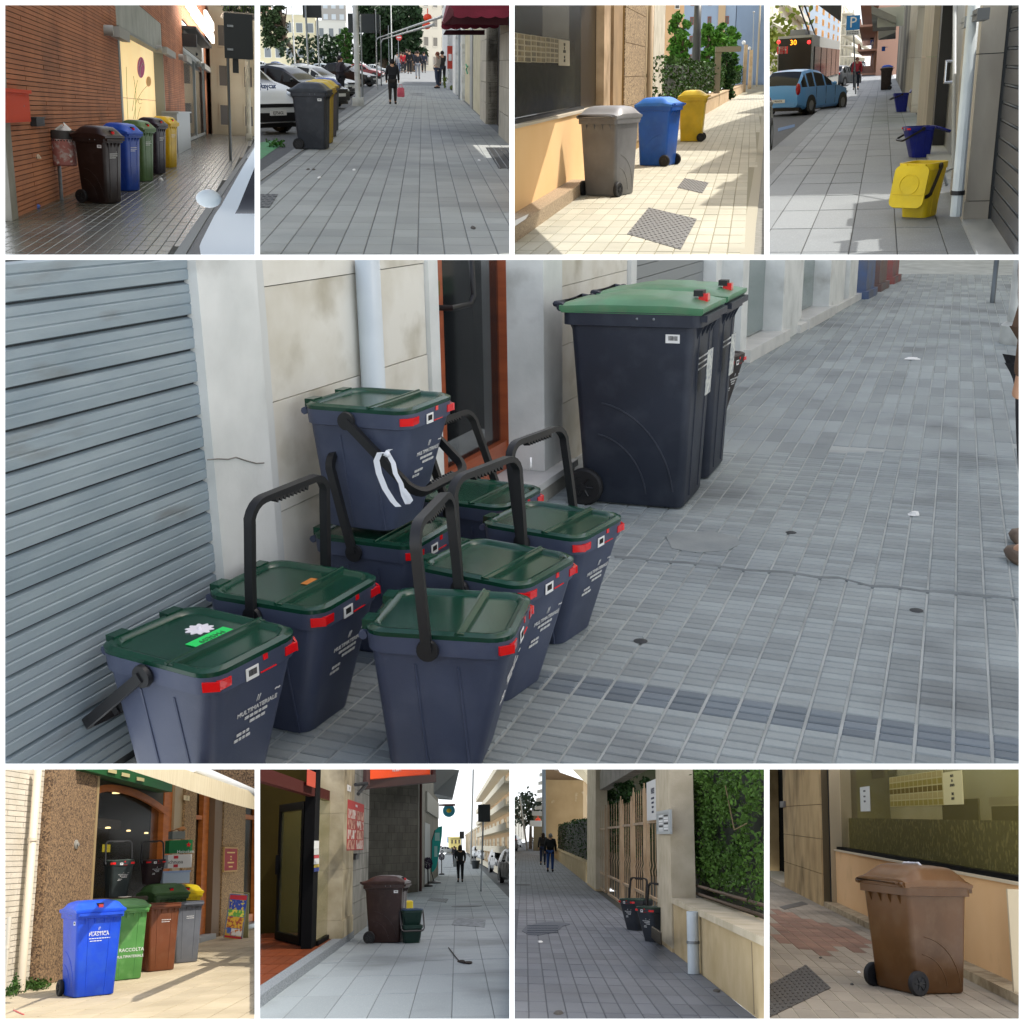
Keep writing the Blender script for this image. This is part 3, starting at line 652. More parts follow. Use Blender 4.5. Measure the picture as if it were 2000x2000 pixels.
# ================================================================== the large pavement with the pails in the middle
use(MM)
wd=V((math.sin(R(21)),math.cos(R(21)),0)); wn_=V((wd.y,-wd.x,0)); WA=V((.289,6.381,0))-wd*5
W=Wall(WA,WA+wd*10)
mort=mat('pale mortar','adb2b0',.9,col2='8f9492',vs=3,space='world',bump=.3,bs=80)
tile_m=mat('grey paving tile','929a9a',.78,col2='7f8789',vs=1.1,space='world',rnd=.15,bump=.3,bs=90,stain='5f6466',ss=.9,slo=.54,shi=.74)
tile_d=mat('blue grey paving tile','707a80',.8,col2='626b73',vs=1.4,space='world',rnd=.14,bump=.25,bs=90)
pv=sheet('pavement',mort,[MM.g(-120,1560),MM.g(2150,1560),MM.g(2600,500),MM.g(1500,500),MM.g(400,900)])
_inw=lambda c:(c-WA).dot(wn_)>.02
_o=MM.g(1045,1450)
band=lambda c:((c-_o).dot(wd))
tiles(pv,tile_m,_o,wn_,wd,.113,.0525,(.0085,.0052),(-22,60),(-25,110),name='paving_tile',ok=lambda c:_inw(c) and c.y<7.2 and not(.36<band(c)<.53),minpx=3.0)
tiles(pv,tile_d,_o,wn_,wd,.113,.0525,(.011,.009),(-22,60),(7,10),name='border_tile',cap=60,ok=_inw,minpx=2.5)
tiles(pv,tile_m,_o,wn_,wd,.113,.42,(.0095,.006),(-30,90),(8,48),name='paving_row',cap=0,ok=lambda c:_inw(c) and c.y>=7.2,minpx=.8)
mb=MB(); pts=[MM.g(*p) for p in ((1300,1050),(1330,1042),(1390,1040),(1440,1052),(1445,1066),(1420,1078),(1360,1082),(1312,1074))]
tag(one('cement_patch','smooth grey cement patch in the pavement by the wheeled bins','patch',mat('cement','8d9392',.9,col2='7c8384',vs=5,bump=.3),lambda m:m.prism([V((p.x,p.y,.003)) for p in pts],(0,0,0),(0,0,.0055)),smooth=0))
_cr=[MM.g(*p) for p in ((1200,1090),(1245,1092),(1290,1099),(1340,1101),(1400,1108),(1455,1116),(1540,1120),(1600,1130),(1640,1131),(1665,1138),(1700,1147),(1750,1149),(1800,1157),(1850,1158),(1905,1165),(1950,1168),(1990,1173))]
one('crack_filler','dark strip of filler crossing the pavement beyond the pails','filler strip',mat('tar','747b7d',.9,col2='5f6668',vs=6,bump=.8,bs=50),lambda m:m.loft([[V((p.x,p.y-.012-.02*random.random(),.002)),V((p.x,p.y+.012+.02*random.random(),.002)),V((p.x,p.y+.014,.0072)),V((p.x,p.y-.014,.0072))] for p in _cr]),smooth=0)
# --- roller shutter
W=Wall(V((.289,6.381,0))-V((math.sin(R(21.8)),math.cos(R(21.8)),0))*5,V((.289,6.381,0)))
sa=lambda u,off=-.2,v=520:W.pick(u,v,off)[0]
za=lambda u,v,off=-.2:W.pick(u,v,off)[1]
o1=-.20                                    # face of the marble sheets behind the step line
osh=o1+.09; S0,S1=sa(-40,osh-.083),sa(383,osh-.083)
sh=thing('roller_shutter','blue-grey ribbed metal roller shutter beside the white pilaster','shutter',W.pt(1.2,0,-.35),0,None,True)
shm=mat('shutter paint','97a4ab',.5,col2='84939c',vs=3,metal=.15,bump=.08,bs=40,space='rand',stain='6d6a62',ss=2.2,slo=.62,shi=.85,stretch=(1,1,4))
zr=za(383,546,osh-.083); pit=(za(383,546,osh-.083)-za(399,874,osh-.083))/5
for k in range(-4,16):
    z0=zr-pit*k
    if z0<-.02: continue
    s=MB(); e=pit/.1012; prof=[(-.1,.0),(-.084,.004),(-.082,.03),(-.087,.034),(-.083,.038),(-.082,.062),(-.087,.066),(-.083,.07),(-.084,.090),(-.1,.096)]
    s.loft([[W.pt(a_,z0+z*e,o+osh) for o,z in prof] for a_ in (S0-.5,S1+.02)],closed=False); s.build('slat',shm,sh,smooth=30)
b=MB(); W.box(b,S0-.5,S1+.02,0,1.95,osh-.2,osh-.101); b.build('backing',mat('shutter gap','34393c',.9),sh,smooth=0)
# --- facade: pilasters, marble sheets, door
fc=thing('shop_facade','pale stone shopfront facade with pilasters running along the pavement','facade',W.pt(3,0,-.3),0,None,True)
wm=mat('white painted stone','d9dbd8',.7,col2='c4c7c4',vs=4,vlo=.4,vhi=.75,bump=.2,bs=25,stain='8e8c84',ss=2.6,slo=.57,shi=.85)
mm_=mat('cream marble','dfdcd2',.45,col2='c9c3b3',vs=3.2,vlo=.42,vhi=.72,bump=.1,bs=20,stain='948a70',ss=2.9,slo=.57,shi=.86,space='rand')
jm=mat('joint grime','5d5a52',.9); wmar=mat('white marble','d8d7d2',.35,col2='c2c2be',vs=4)
def part(nm,mt_,a0,a1,z0,z1,q0,q1,par=fc):
    b=MB(); W.box(b,a0,a1,z0,z1,q0,q1); return b.build(nm,mt_,par,smooth=0)
p0,p1=sa(383,o1+.04),sa(500,o1+.04); part('pilaster',wm,p0,p1,.0,1.95,o1-.15,o1+.04)
p2=sa(513,o1+.02); part('pilaster_edge',mat('white stone edge','cccecb',.6),p1+.003,p2,.0,1.95,o1-.15,o1+.02)
m1=sa(828,o1); j=[0]+[za(680,v,o1) for v in (960,740,536)]+[1.95]
j=[0,za(680,740,o1)-2*(za(680,536,o1)-za(680,740,o1)),za(680,740,o1)-(za(680,536,o1)-za(680,740,o1)),za(680,740,o1),za(680,536,o1),1.95]
for z0,z1 in zip(j,j[1:]): part('marble_sheet',mm_,p2+.004,m1,max(0,z0)+.0018,z1-.0018,o1-.1,o1+random.uniform(-.002,.002))
part('wall_core',jm,p2,m1,0,1.95,o1-.2,o1-.101)
d0=sa(847,o1); part('pilaster',wm,m1+.003,d0,.0,1.95,o1-.2,o1+.02)
d1=sa(1021,o1); r1=sa(1098,o1+.12); part('pilaster',wm,d1,r1,.132,1.95,o1-.25,o1+.12)
part('threshold',wmar,d0,r1+.05,.09,.13,o1-.3,.0); part('threshold_riser',mat('step plaster','b0ada2',.9,col2='86847b',vs=4,bump=.3),d0,r1+.03,0,.088,o1-.3,-.015)
c0=sa(1225,o1)
for z0,z1 in ((.0,.40),(.404,.76),(.764,1.12),(1.124,1.95)): part('marble_sheet',mm_,r1+.004,c0,z0,z1,o1-.2,o1)
e0=sa(1236,o1); part('pilaster_edge',wm,c0+.004,e0,.0,1.95,o1-.2,o1+.03)
e1=sa(1366,o1-.1)
for k in range(8): part('shutter_slat',mat('grey slat','8b9092',.5,metal=.2),e0+.01,e1,.72+k*.1,.815+k*.1,o1-.12,o1-.06)
part('shutter_backing',mat('dark gap','2d3032',.9),e0+.01,e1,0,1.95,o1-.25,o1-.13)
e2=sa(1412,o1+.05); part('pilaster',wm,e1+.01,e2,.0,1.95,o1-.2,o1+.06)
e3=sa(1440,o1)
for z0,z1 in ((.0,.35),(.354,.75),(.754,1.15),(1.154,1.95)): part('marble_sheet',mm_,e2+.01,e3,z0,z1,o1-.2,o1)
W2=Wall(V((2.15,11.0,0)),V((5.04,17.02,0)))
glz=mat('shop glass','6f7f7c',.08,spec=.7,coat=.4)
for a0,a1 in ((.25,1.75),(3.1,4.5)):
    b=MB(); W2.box(b,a0,a1,.14,1.9,-.25,-.15); b.build('shop_window',glz,fc,smooth=0)
    b=MB(); W2.box(b,a0-.1,a1+.2,.0,.13,-.3,.12); b.build('sill',mat('white marble','d8d7d2'),fc,smooth=0)
for a0,a1,o in ((0,.24,.05),(1.76,2.6,.06),(2.62,3.08,.0),(4.52,5.6,.06),(5.62,6.0,.0),(6.02,6.7,.06)):
    b=MB(); W2.box(b,a0,a1,.0,1.9,-.2,o); b.build('pilaster',wm,fc,smooth=0)
b=MB(); W2.box(b,2.6,7,.0,.1,-.3,.1); b.build('base_course',mat('white marble','d8d7d2'),fc,smooth=0)
for s,mt_,nm,lb,c_ in ((7.0,'4a5f86','blue_door_post','blue painted door post at the far end of the facade','post'),(8.3,'6b4e45','brown_pillar','brown pillar past the blue post on the facade','pillar'),(9.8,'8d4a42','red_brick_pillar','red brick pillar, the farthest on the facade','pillar')):
    one(nm,lb,c_,mat('paint '+mt_,mt_,.6,col2='5a5a5e',vs=3),lambda m:(W2.box(m,s,s+.8,0,1.9,-.2,.15),W2.box(m,s-.05,s+.85,0,.12,-.2,.2)),smooth=0)
pp=sa(720,o1+.06); one('downpipe','white plastic downpipe running down the marble behind the stacked pail','pipe',mat('white pvc','c9d2d6',.4,col2='b7c1c6',vs=3),lambda m:(m.cyl(W.pt(pp,0.02,o1+.055),W.pt(pp,1.95,o1+.055),.05,16),m.cyl(W.pt(pp,.3,o1+.055),W.pt(pp,.36,o1+.055),.056,16)))
dr=thing('wooden_door','glazed door with orange-brown wooden frame between white pilasters','door',W.pt((d0+d1)/2,.13,-.3),0,None,True)
wood=mat('orange wood','a2532f',.45,col2='8a4326',vs=2,bump=.1,bs=30,stretch=(1,1,9),coat=.2)
od=o1-.1
f0,f1=d0+.005,sa(863,od); f2=sa(995,od); f3=d1-.003; zb=.30
part('stile',wood,f0,f1,.132,1.95,od-.1,od,dr); part('stile',wood,f2,f3,.132,1.95,od-.1,od,dr); part('bottom_rail',wood,f1,f2,.132,zb,od-.1,od-.01,dr)
part('dark_panel',mat('dark interior','0c0d0f',.5),f1,f1+(f2-f1)*.42,zb,1.95,od-.3,od-.28,dr)
part('pane',mat('door glass','1c1f21',.1,alpha=.55,spec=.25),f1,f2,zb,1.95,od-.06,od-.05,dr)
part('inner_wall',mat('dim inside wall','2b2c2f',.8,spec=.1),f1,f2+.28,zb,1.95,od-.34,od-.32,dr); part('inner_return',mat('dim inside wall','2b2c2f'),f2+.20,f2+.27,zb,1.95,od-.319,od-.11,dr)
hs=sa(855,od); he=sa(895,od); zh=za(875,597,od)
b=MB(); b.tube([W.pt(hs,zh,od),W.pt(hs,zh,od+.07),W.pt(he-.04,zh,od+.08),W.pt(he,zh+.04,od+.08),W.pt(he,1.95,od+.05)],.014,10); b.build('handle',DARKP,dr)
part('lock_plate',mat('brass','8c7440',.35,.8),hs-.03,hs+.01,zh+.06,zh+.13,od,od+.004,dr)
# --- big wheeled bins
navy=M_pl('navy bin plastic','272d3a',.5); glid=M_pl('pale green lid plastic','568a66',.42,stain='6f7d66')
fa=R(-18)
for k,(q,lb) in enumerate(((MM.g(1268,930),'dark navy wheeled bin with green lid, nearer of the pair against the facade'),)):
    pass
RZB=math.atan2(-.36,.93)+R(90)
c1=V((.71,6.2,0)); c2=c1+wd*.68
wheelie('dark navy wheeled bin with green lid, nearer one of the two by the door',c1,RZB,navy,glid,w=.58,d=.75,h=1.08,tp=.42,dome=.045,sticker=(-1,-1),lines=[(None,.9,0,.05),(None,.9,0,.02),(None,.8,0,-.01)],group='green-lidded wheeled bins by the door')
wheelie('dark navy wheeled bin with green lid, partly hidden behind its nearer twin',c2,RZB,navy,glid,w=.58,d=.75,h=1.08,tp=.42,dome=.045,sticker=None,lines=[(None,.9,0,.05),(None,.9,0,.02)],group='green-lidded wheeled bins by the door')
for c in (c1,c2):
    q=V((c.x,c.y,0))+V((.93,-.36,0)).normalized()*.372; r=V((.36,.93,0)).normalized(); u=V((.07,-.03,1)).normalized()
    one('paper_notice','white paper notice stuck to the front of the '+('nearer' if c is c1 else 'farther')+' navy wheeled bin','notice',mat('notice paper','c4c6bf',.7,col2='8f949b',vs=40,vlo=.45,vhi=.6),lambda m:m.prism([q+r*-.13+V((0,0,.62)),q+r*.0+V((0,0,.62)),q+r*.0+V((0.01,0,.86)),q+r*-.13+V((0.01,0,.86))],(0,0,0),V((.93,-.36,0))*.004),smooth=0)
    t=V((c.x,c.y,1.135)); one('tape_cross','torn strip of pale tape on the lid of the '+('nearer' if c is c1 else 'farther')+' navy bin','tape',mat('tape','c9d6c4',.4),lambda m:(m.prism([t+V((-.02,-.05,0)),t+V((.12,.05,0)),t+V((.11,.08,0)),t+V((-.03,-.02,0))],(0,0,0),(0,0,.004)),m.prism([t+V((.02,-.05,.004)),t+V((.05,-.05,.004)),t+V((.05,.06,.004)),t+V((.02,.06,.004))],(0,0,0),(0,0,.004))),smooth=0)
brp=M_pl('dark brown pail plastic','2b1f1c',.5)
pail('small dark brown pail peeping out behind the navy wheeled bins',V((1.49,8.55,0)),R(60),brp,brp,angle=-90,group='pails beside the shops')
# --- the pails
pb=M_pl('slate blue pail plastic','474f66',.45); pg=mat('dark green lid plastic','10382a',.2,bump=.04,bs=200,spec=.5,col2='164433',vs=5,space='rand')
spec=[('A',-.92,3.02,0,-30,-128,'slate pail with a neon green note and paper flower on its lid'),
 ('B',-.73,3.47,0,-25,4,'slate pail with a small orange sticker on its lid, bow upright'),
 ('C',-.205,3.2,0,-11,-4,'slate pail in front of the others with a dusty lid and upright bow'),
 ('D',-.07,3.68,0,-32,-3,'slate pail in the middle of the group, second back from the dusty one'),
 ('E',.14,4.18,0,-32,-8,'slate pail with white tie on its bow, nearest the wheeled bins'),
 ('H',-.50,4.10,0,-24,-14,'slate pail carrying another pail stacked on its lid'),
 ('G',-.50,4.10,.492,-24,132,'slate pail stacked on top of another, white ribbon on its bow'),
 ('I',-.16,4.60,0,-28,-20,'slate pail half hidden behind the stacked pair by the wooden door')]
pails={}
for n_,x,y,z,an,ha,lb in spec:
    hold=True
    pails[n_]=pail(lb,V((x,y,z)),R(an+90),pb,pg,angle=ha,group='slate multi-material pails by the shutter')
def onlid(n_,pts,z): # lid-local points to street coordinates
    _,x,y,zz,an,_,_=[q for q in spec if q[0]==n_][0]; r=M.Rotation(R(an+90),3,'Z'); return [r@V((a,b,0))+V((x,y,zz+z)) for a,b in pts]
nt=thing('neon_note','neon green paper note with handwriting on a dark green lid','note',onlid('A',[(0,0)],.47)[0],0,None,True)
b=MB(); p=onlid('A',[(-.05,-.05),(.10,-.05),(.10,.005),(-.05,.005)],.464); b.prism(p,(0,0,0),(0,0,.002)); b.build('paper',mat('neon green paper','22d765',.7),nt,smooth=0)
c=(p[0]+p[2])/2; text('M4SE09',.03,INK,nt,c+V((0,0,.0025)),p[0]-p[1],p[1]-p[2],'handwriting',ext=.0003)
c=onlid('A',[(.055,.055)],.4635)[0]; one('paper_flower','small white paper flower lying on a dark green lid','paper flower',mat('white paper','e6e2ea',.7),lambda m:(m.prism([c+V(((.038+.006*math.cos(10*t))*math.cos(t),(.038+.006*math.cos(10*t))*math.sin(t),0)) for t in [2*math.pi*k/60 for k in range(60)]],(0,0,0),(0,0,.002)),m.sphere(c+V((0,0,.003)),.008,8,5)))
p=onlid('B',[(.02,-.045),(.08,-.045),(.08,-.01),(.02,-.01)],.4635); one('orange_sticker','small plain orange sticker on the lid of a slate pail','sticker',mat('orange paper','c87b30',.6),lambda m:m.prism(p,(0,0,0),(0,0,.0012)),smooth=0)
# ribbon tied to the lowered bow of the stacked pail
def ribbon(m):
    def strip(path,w):
        path=[MM.yv(x,y,3.72) for x,y in path]
        m.loft([[q+V((-w,0,0)),q+V((w,.004,0)),q+V((w,.006,0)),q+V((-w,.002,0))] for q in path])
    strip([(757,886),(742,884),(735,900),(740,925),(752,955),(768,980),(778,990)],.010)
    strip([(757,886),(768,905),(772,925),(783,945),(788,968),(796,985),(802,978),(797,968),(787,955)],.008)
    strip([(752,890),(758,880),(763,878)],.008); m.sphere(MM.yv(756,887,3.71),.011,8,6)
one('white_ribbon','white fabric ribbon tied to the lowered bow of the stacked pail','ribbon',mat('white ribbon','dfe3ea',.6,bump=.2),ribbon)
one('cable_tie','thin white tie on the upright bow nearest the wheeled bins','tie',WHITE,lambda m:m.lathe([(.018,-.003),(.022,-.003),(.022,.003),(.018,.003)],MM.yv(1037,905,4.0),14,'x',False))
# --- far right: column, pole, walker, papers
q=MM.g(1990,672); one('lamp_column','white round lamp column with grey concrete collar at the kerb','column',mat('column paint','b9bbb7',.6,col2='8b8d8a',vs=3,stain='6f6f6a'),lambda m:(m.cyl(q+V((0,0,.22)),q+V((0,0,3.0)),.14,18),m.lathe([(.2,0),(.2,.2),(.15,.24)],q,18)))
q2=MM.g(1938,592); post('slim dark grey post far along the pavement','post',q2,q2+V((0,0,2.6)),.035,mat('grey post','5f666b',.5,.5),'sign_post')
person('person in a brown coat and dark trousers walking at the edge of the pavement',MM.g(2019,1094),R(200),ht=1.68,top='5b4330',legs='14151a',shoe='6a5a4d',coat=.28,stride=.1,sub=2)
for (x,y,s_,lb) in ((1780,702,.09,'crumpled white paper scrap on the far pavement'),(1786,1006,.03,'tiny white paper scrap on the nearer pavement')):
    q=MM.g(x,y,.0075); one('paper_scrap',lb,'litter',LABELW,lambda m:m.loft([[q+V((math.cos(a)*s_*random.uniform(.5,1.2)*k,math.sin(a)*s_*random.uniform(.3,.7)*k,z)) for a in [6.283*i/9 for i in range(9)]] for k,z in ((1,0),(1.05,.006),(.6,.02))]),smooth=0)
for x,y in ((1790,1192),(1251,1252),(1545,1040),(860,1450)):
    q=MM.g(x,y,.0068); one('gum_spot','dark round gum stain on the paving at '+{1790:'the right of the plain tiles',1251:'the foot of the tiled band',1545:'the cement patch',860:'the foot of the dusty-lidded pail'}[x],'stain',mat('gum','33373a',.8),lambda m:m.lathe([(.028,0),(.022,.0025)],q,12))

zk=za(450,835,o1+.04); one('wall_crack','thin jagged crack across the white pilaster','crack',mat('crack grey','7f7c76',.9),lambda m:m.tube([W.pt(sa(u,o1+.04,v),W.pick(u,v,o1+.04)[1],o1+.042) for u,v in ((404,898),(425,896),(445,897),(460,893),(478,899),(500,905),(515,904))],.0022,4))
# ================================================================== brick wall with five coloured bins on wet paving
use(P1)
W=Wall(P1.g(75,1650),P1.g(1640,967))
wetm=mat('wet joint','4a4941',.8,spec=.2,col2='363733',vs=2,space='world',bump=.3,bs=40)
wt=mat('wet paving tile','5b5a4e',.24,col2='45463f',vs=1.2,space='world',rnd=.16,bump=.2,bs=60,stain='74777a',ss=.5,slo=.5,shi=.72,stretch=(1,.4,1))
pv=sheet('pavement',wetm,[P1.g(-150,1960),P1.g(1330,1960),P1.g(1340,1860),P1.g(1480,1640),P1.g(1640,1420),P1.g(1990,980),P1.g(2020,880),P1.g(1800,850),P1.g(60,1600)])
kl=Wall(P1.g(1310,1890),P1.g(1640,1420))
tiles(pv,wt,W.A,W.n,W.d,.125,.5,(.009,.03),(0,60),(-8,150),ok=lambda c:(c-W.A).dot(W.n)>0.02 and (c-kl.A).dot(kl.n)*1.0<1e9 and (kl.A-c).cross(kl.d).z*(1)>-1e9 and P1.px(c)[0]<(1310+(1890-(P1.px(c)[1]/K))*.70)*K,minpx=.4)
sheet('road',mat('wet asphalt','2b2e30',.5,col2='1d1f21',vs=30,vlo=.4,vhi=.6,space='world',bump=.9,bs=60),[P1.g(1200,1990),P1.g(2050,1990),P1.g(2300,900),P1.g(1500,1400)],-.012)
kerb=one('kerb','worn grey stone kerb between wet paving and road','kerb',mat('kerb stone','6f7270',.6,bump=.3,bs=30),lambda m:m.loft([[p,p+V((.12,0,0)),p+V((.12,0,-.1)),p+V((0,0,-.1))] for p in [P1.g(*q,.008) for q in ((1300,1905),(1470,1655),(1630,1435),(1800,1205),(1950,1000))]]),smooth=0); kerb['kind']='structure'
bw=thing('brick_wall','long terracotta brick wall with a lit shop window and door','wall',W.pt(5,0,-.3),0,None,True)
sc=lambda u,v=900,o=0:W.pick(u,v,o)[0]
zc=lambda u,v,o=0:W.pick(u,v,o)[1]
zt=zc(80,20)+.3
sL,sA,sB,sC,sD,sE=sc(72,1200),sc(886,500),sc(1218,500),sc(1376,600),sc(1532,600),sc(1640,700)
def zat_s(s,v,u): return zc(u,v)
brm=mat('terracotta brick','b3744f',.8,col2='9c6142',vs=1.1,space='world',rnd=.1,bump=.25,bs=40,stain='5a3c30',ss=.5,slo=.55,shi=.8)
zwin=zc(1050,905); ztop=zc(890,25)
regs=[(sL,sA,0,zt+.6),(sA,sB,0,zwin),(sB,sC,0,zc(1300,30)+1),(sD,sE,0,zc(1600,30)+2),(sA,sB,zc(1000,35)+.1,zc(1000,35)+2),(sC,sD,zc(1450,240),zc(1450,240)+5)]
for (a0,a1,z0,z1) in regs:
    b=MB(); W.box(b,a0,a1,z0,z1,-.6,-.004); b.build('mortar_bed',mat('dark mortar','3a2c26',.9),bw,smooth=0)
bricks(bw,brm,W,regs,3.0,.0655,.011,.014)
b=MB(); W.box(b,sc(20,1200),sL-.01,0,zt+.6,-.4,.05); b.build('end_pilaster',mat('grey plaster','8f8d85',.9,col2='7c7a72',vs=3),bw,smooth=0)
# --- glowing shop window
wi=thing('lit_shop_window','glowing yellow shop window painted with a pink tulip','window',W.pt((sA+sB)/2,zwin,0),0,None,True)
gz0,gz1=zwin,zc(1060,300)
b=MB(); W.box(b,sA+.35,sB-.1,gz0,gz1,-.3,-.28); b.build('lit_panel',mat('lit yellow panel','e6c68a',.7,em=.38,col2='efd6a3',vs=.25),wi,smooth=0)
fm=mat('grey window frame','8b8f8d',.45,.4)
for a0,a1 in ((sA,sA+.33),(sB-.1,sB)): 
    b=MB(); W.box(b,a0,a1,gz0,gz1,-.3,.03); b.build('frame_post',fm,wi,smooth=0)
b=MB(); W.box(b,sA,sB,gz1+.003,zc(1000,35)+.1,-.3,.0); b.build('concrete_lintel',mat('pale concrete','a4a7a4',.8,col2='8f9490',vs=1.5,bump=.2),wi,smooth=0)
b=MB(); W.box(b,sA,sB,gz1-.06,gz1,-.2,.06); b.build('lintel_edge',mat('zinc edge','7b807f',.5),wi,smooth=0)
b=MB(); W.box(b,sA+.35,sB-.1,zc(1050,742),zc(1050,742)+.012,-.279,-.276); b.build('panel_joint',mat('joint brown','9a7a45',.7),wi,smooth=0)
def curve(name,pts,r,mt,par,off=-.27):
    q=[W.pt(*W.pick(u,v,off)[:2],off) for u,v in pts]; m=MB(); m.tube(q,r,5); return m.build(name,mt,par)
gst=mat('stem green','93a85e',.7)
for pts in ([(958,890),(950,700),(945,500)],[(1000,890),(1020,760),(1060,690),(1098,645)],[(1012,890),(1018,700),(1000,570)],[(1030,890),(1040,840),(1052,800)],[(1065,770),(1045,778),(1032,758),(1045,738),(1062,750)],[(990,830),(1010,700),(1030,600)]): curve('painted_stem',pts,.006,gst,wi)
def blob(name,c,ru,rv,mt,off,par):
    p=[W.pt(*W.pick(c[0]+ru*math.cos(t),c[1]+rv*math.sin(t),off)[:2],off) for t in [6.283*k/24 for k in range(24)]]; m=MB(); m.prism(p,(0,0,0),W.n*.006); return m.build(name,mt,par,smooth=0)
blob('painted_tulip',(1055,505),27,78,mat('tulip pink','c45586',.7),-.272,wi); blob('painted_bud',(1112,610),18,38,mat('bud orange','e0ab62',.7),-.272,wi)
for pts in ([(1040,570),(1035,500),(1052,440)],[(1048,575),(1050,510),(1068,470),(1075,490)]): curve('tulip_line',pts,.008,WHITE,wi,-.262)
# --- door and sign
dz=zc(1450,250); do=thing('glass_shop_door','tall double glass shop door in grey frame under the black sign','door',W.pt((sC+sD)/2,0,0),0,None,True)
dh=zc(1440,430)
dgl=mat('door mirror glass','59656a',.05,spec=.8,coat=.5,col2='2f383b',vs=.5)
mid=(sC+sD)/2
for a0,a1 in ((sC+.1,mid-.1),(mid+.1,sD-.1)):
    b=MB(); W.box(b,a0+.1,a1-.1,.1,dh,-.1,-.08); b.build('pane',dgl,do,smooth=0); b=MB(); W.frame(b,a0,a1,.02,dh,.12,-.12,-.02); b.build('leaf_frame',fm,do,smooth=0)
b=MB(); W.box(b,sC,sD,dh+.01,dz,-.12,-.01); b.build('white_panel',mat('white panel','c9cdcf',.5),do,smooth=0)
b=MB(); b.sphere(W.pt(mid,dh+.25,.05),(.12,.12,.08),10,6); b.build('camera_dome',DARKP,do)
sg=thing('black_shop_sign','black framed sign box with overexposed glowing white letters above the door','sign',W.pt(mid,dz+.2,.3),0,None,True)
q=W.rect(1385,60,1560,260,.4)
b=MB(); W.box(b,sC-.3,sc(1570,280,.5),zc(1480,255,.5),zc(1480,255,.5)+.12,0,.6); b.build('bottom_lip',TRIM,sg,smooth=0)
b=MB(); W.box(b,sC-.3,sC+.2,zc(1400,220,.4),zt+.9,0,.6); b.build('side_post',TRIM,sg,smooth=0)
b=MB(); W.box(b,sC+.2,sc(1570,280,.5),zc(1480,255,.5)+.12,zt+.9,-.1,.05); b.build('back_board',mat('sign board','8a8478',.8),sg,smooth=0)
glow=mat('lit letters','fffaf0',.5,em=3.0)
for (u0,v0,u1,v1) in ((1415,40,1490,110),(1440,90,1540,130),(1455,120,1545,190),(1490,180,1600,230),(1510,225,1600,260),(1550,255,1602,290),(1548,130,1600,190)):
    a0,a1,z0,z1=W.rect(u0,v0,u1,v1,.62); b=MB(); W.box(b,a0,a1,z0,z1,.5,.62); b.build('glowing_letter',glow,sg,smooth=0)
lm_=mat('lamp grey','9c9c98',.5,.3)
for (u0,v0,u1,v1,lb) in ((845,215,945,298,'large grey box wall lamp left of the glowing window'),(1212,368,1298,420,'grey box wall lamp right of the glowing window'),(1372,422,1422,468,'small grey box wall lamp at the left of the glass door'),(1505,492,1580,530,'grey box wall lamp past the glass door')):
    a0,a1,z0,z1=W.rect(u0,v0,u1,v1,.2); T=thing('wall_lamp',lb,'lamp',W.pt((a0+a1)/2,z0,.15),0,'grey box lamps on the brick wall',True)
    b=MB(); W.box(b,a0+(a1-a0)*.2,a1,z0+.02,z1,.1,.28); b.build('housing',lm_,T,smooth=0); b=MB(); b.cyl(W.pt(a0+.1,(z0+z1)/2,0),W.pt(a0+.1,(z0+z1)/2,.2),(z1-z0)*.45,12); b.build('arm',lm_,T)
# --- things on the wall
a0,a1,z0,z1=W.rect(-30,668,200,915,.12); T=thing('mailbox','orange-red metal mailbox fixed to the brick wall','mailbox',W.pt(a1,z0,.1),0,None,True)
om=mat('orange enamel','c63e17',.6,spec=.15)
b=MB(); W.box(b,a0,a1,z0,z1-.04,.016,.16); b.build('case',om,T,smooth=0); b=MB(); W.box(b,a0,a1+.04,z1-.04,z1+.005,.016,.19); b.build('hood',om,T,smooth=0); b=MB(); b.cyl(W.pt(a1-.25*(a1-a0)*.9,(z0+z1)/2,.16),W.pt(a1-.25*(a1-a0)*.9,(z0+z1)/2,.168),.012,8); b.build('lock',STEEL,T)
b=MB(); W.box(b,a0+.05,a1-.04,z0+.03,z1-.08,.161,.166); b.build('door',om,T,smooth=0)
a0,a1,z0,z1=W.rect(262,876,324,945,.08); one('junction_box','small black box on the brick wall right of the mailbox','box',DARKP,lambda m:(W.box(m,a0,a1,z0,z1-.02,.016,.1),W.box(m,a0-.03,a1+.03,z1-.02,z1,.016,.11)),smooth=0)
p=P1.g(462,1498); rr=(P1.g(575,1498)-P1.g(405,1498)).length/2; zb,ztp=zz(490,1238,p),zz(480,975,p); q=upx(490,1238,p)
T=thing('litter_bin','graffiti-covered pink metal litter bin on a grey post','litter bin',p,0,None,True)
b=MB(); b.cyl(p,V((p.x,p.y,ztp)),.03,10); b.build('post',STEEL,T)
b=MB(); b.lathe([(rr*.9,zb),(rr,zb+.02),(rr*1.02,ztp-.13)],V((q.x,q.y-.1,0)),22,cap=True); b.build('drum',mat('scratched pink paint','a86a61',.7,col2='b9a8a0',vs=9,vlo=.5,vhi=.62,stain='d8d3cc',ss=14,slo=.6,shi=.7),T)
b=MB(); b.lathe([(rr*1.03,ztp-.13),(rr*1.06,ztp-.11),(rr*1.06,ztp),(rr*.96,ztp),(rr*.9,ztp-.1)],V((q.x,q.y-.1,0)),22,cap=False); b.build('collar',mat('dark collar','42403f',.6),T)
b=MB()
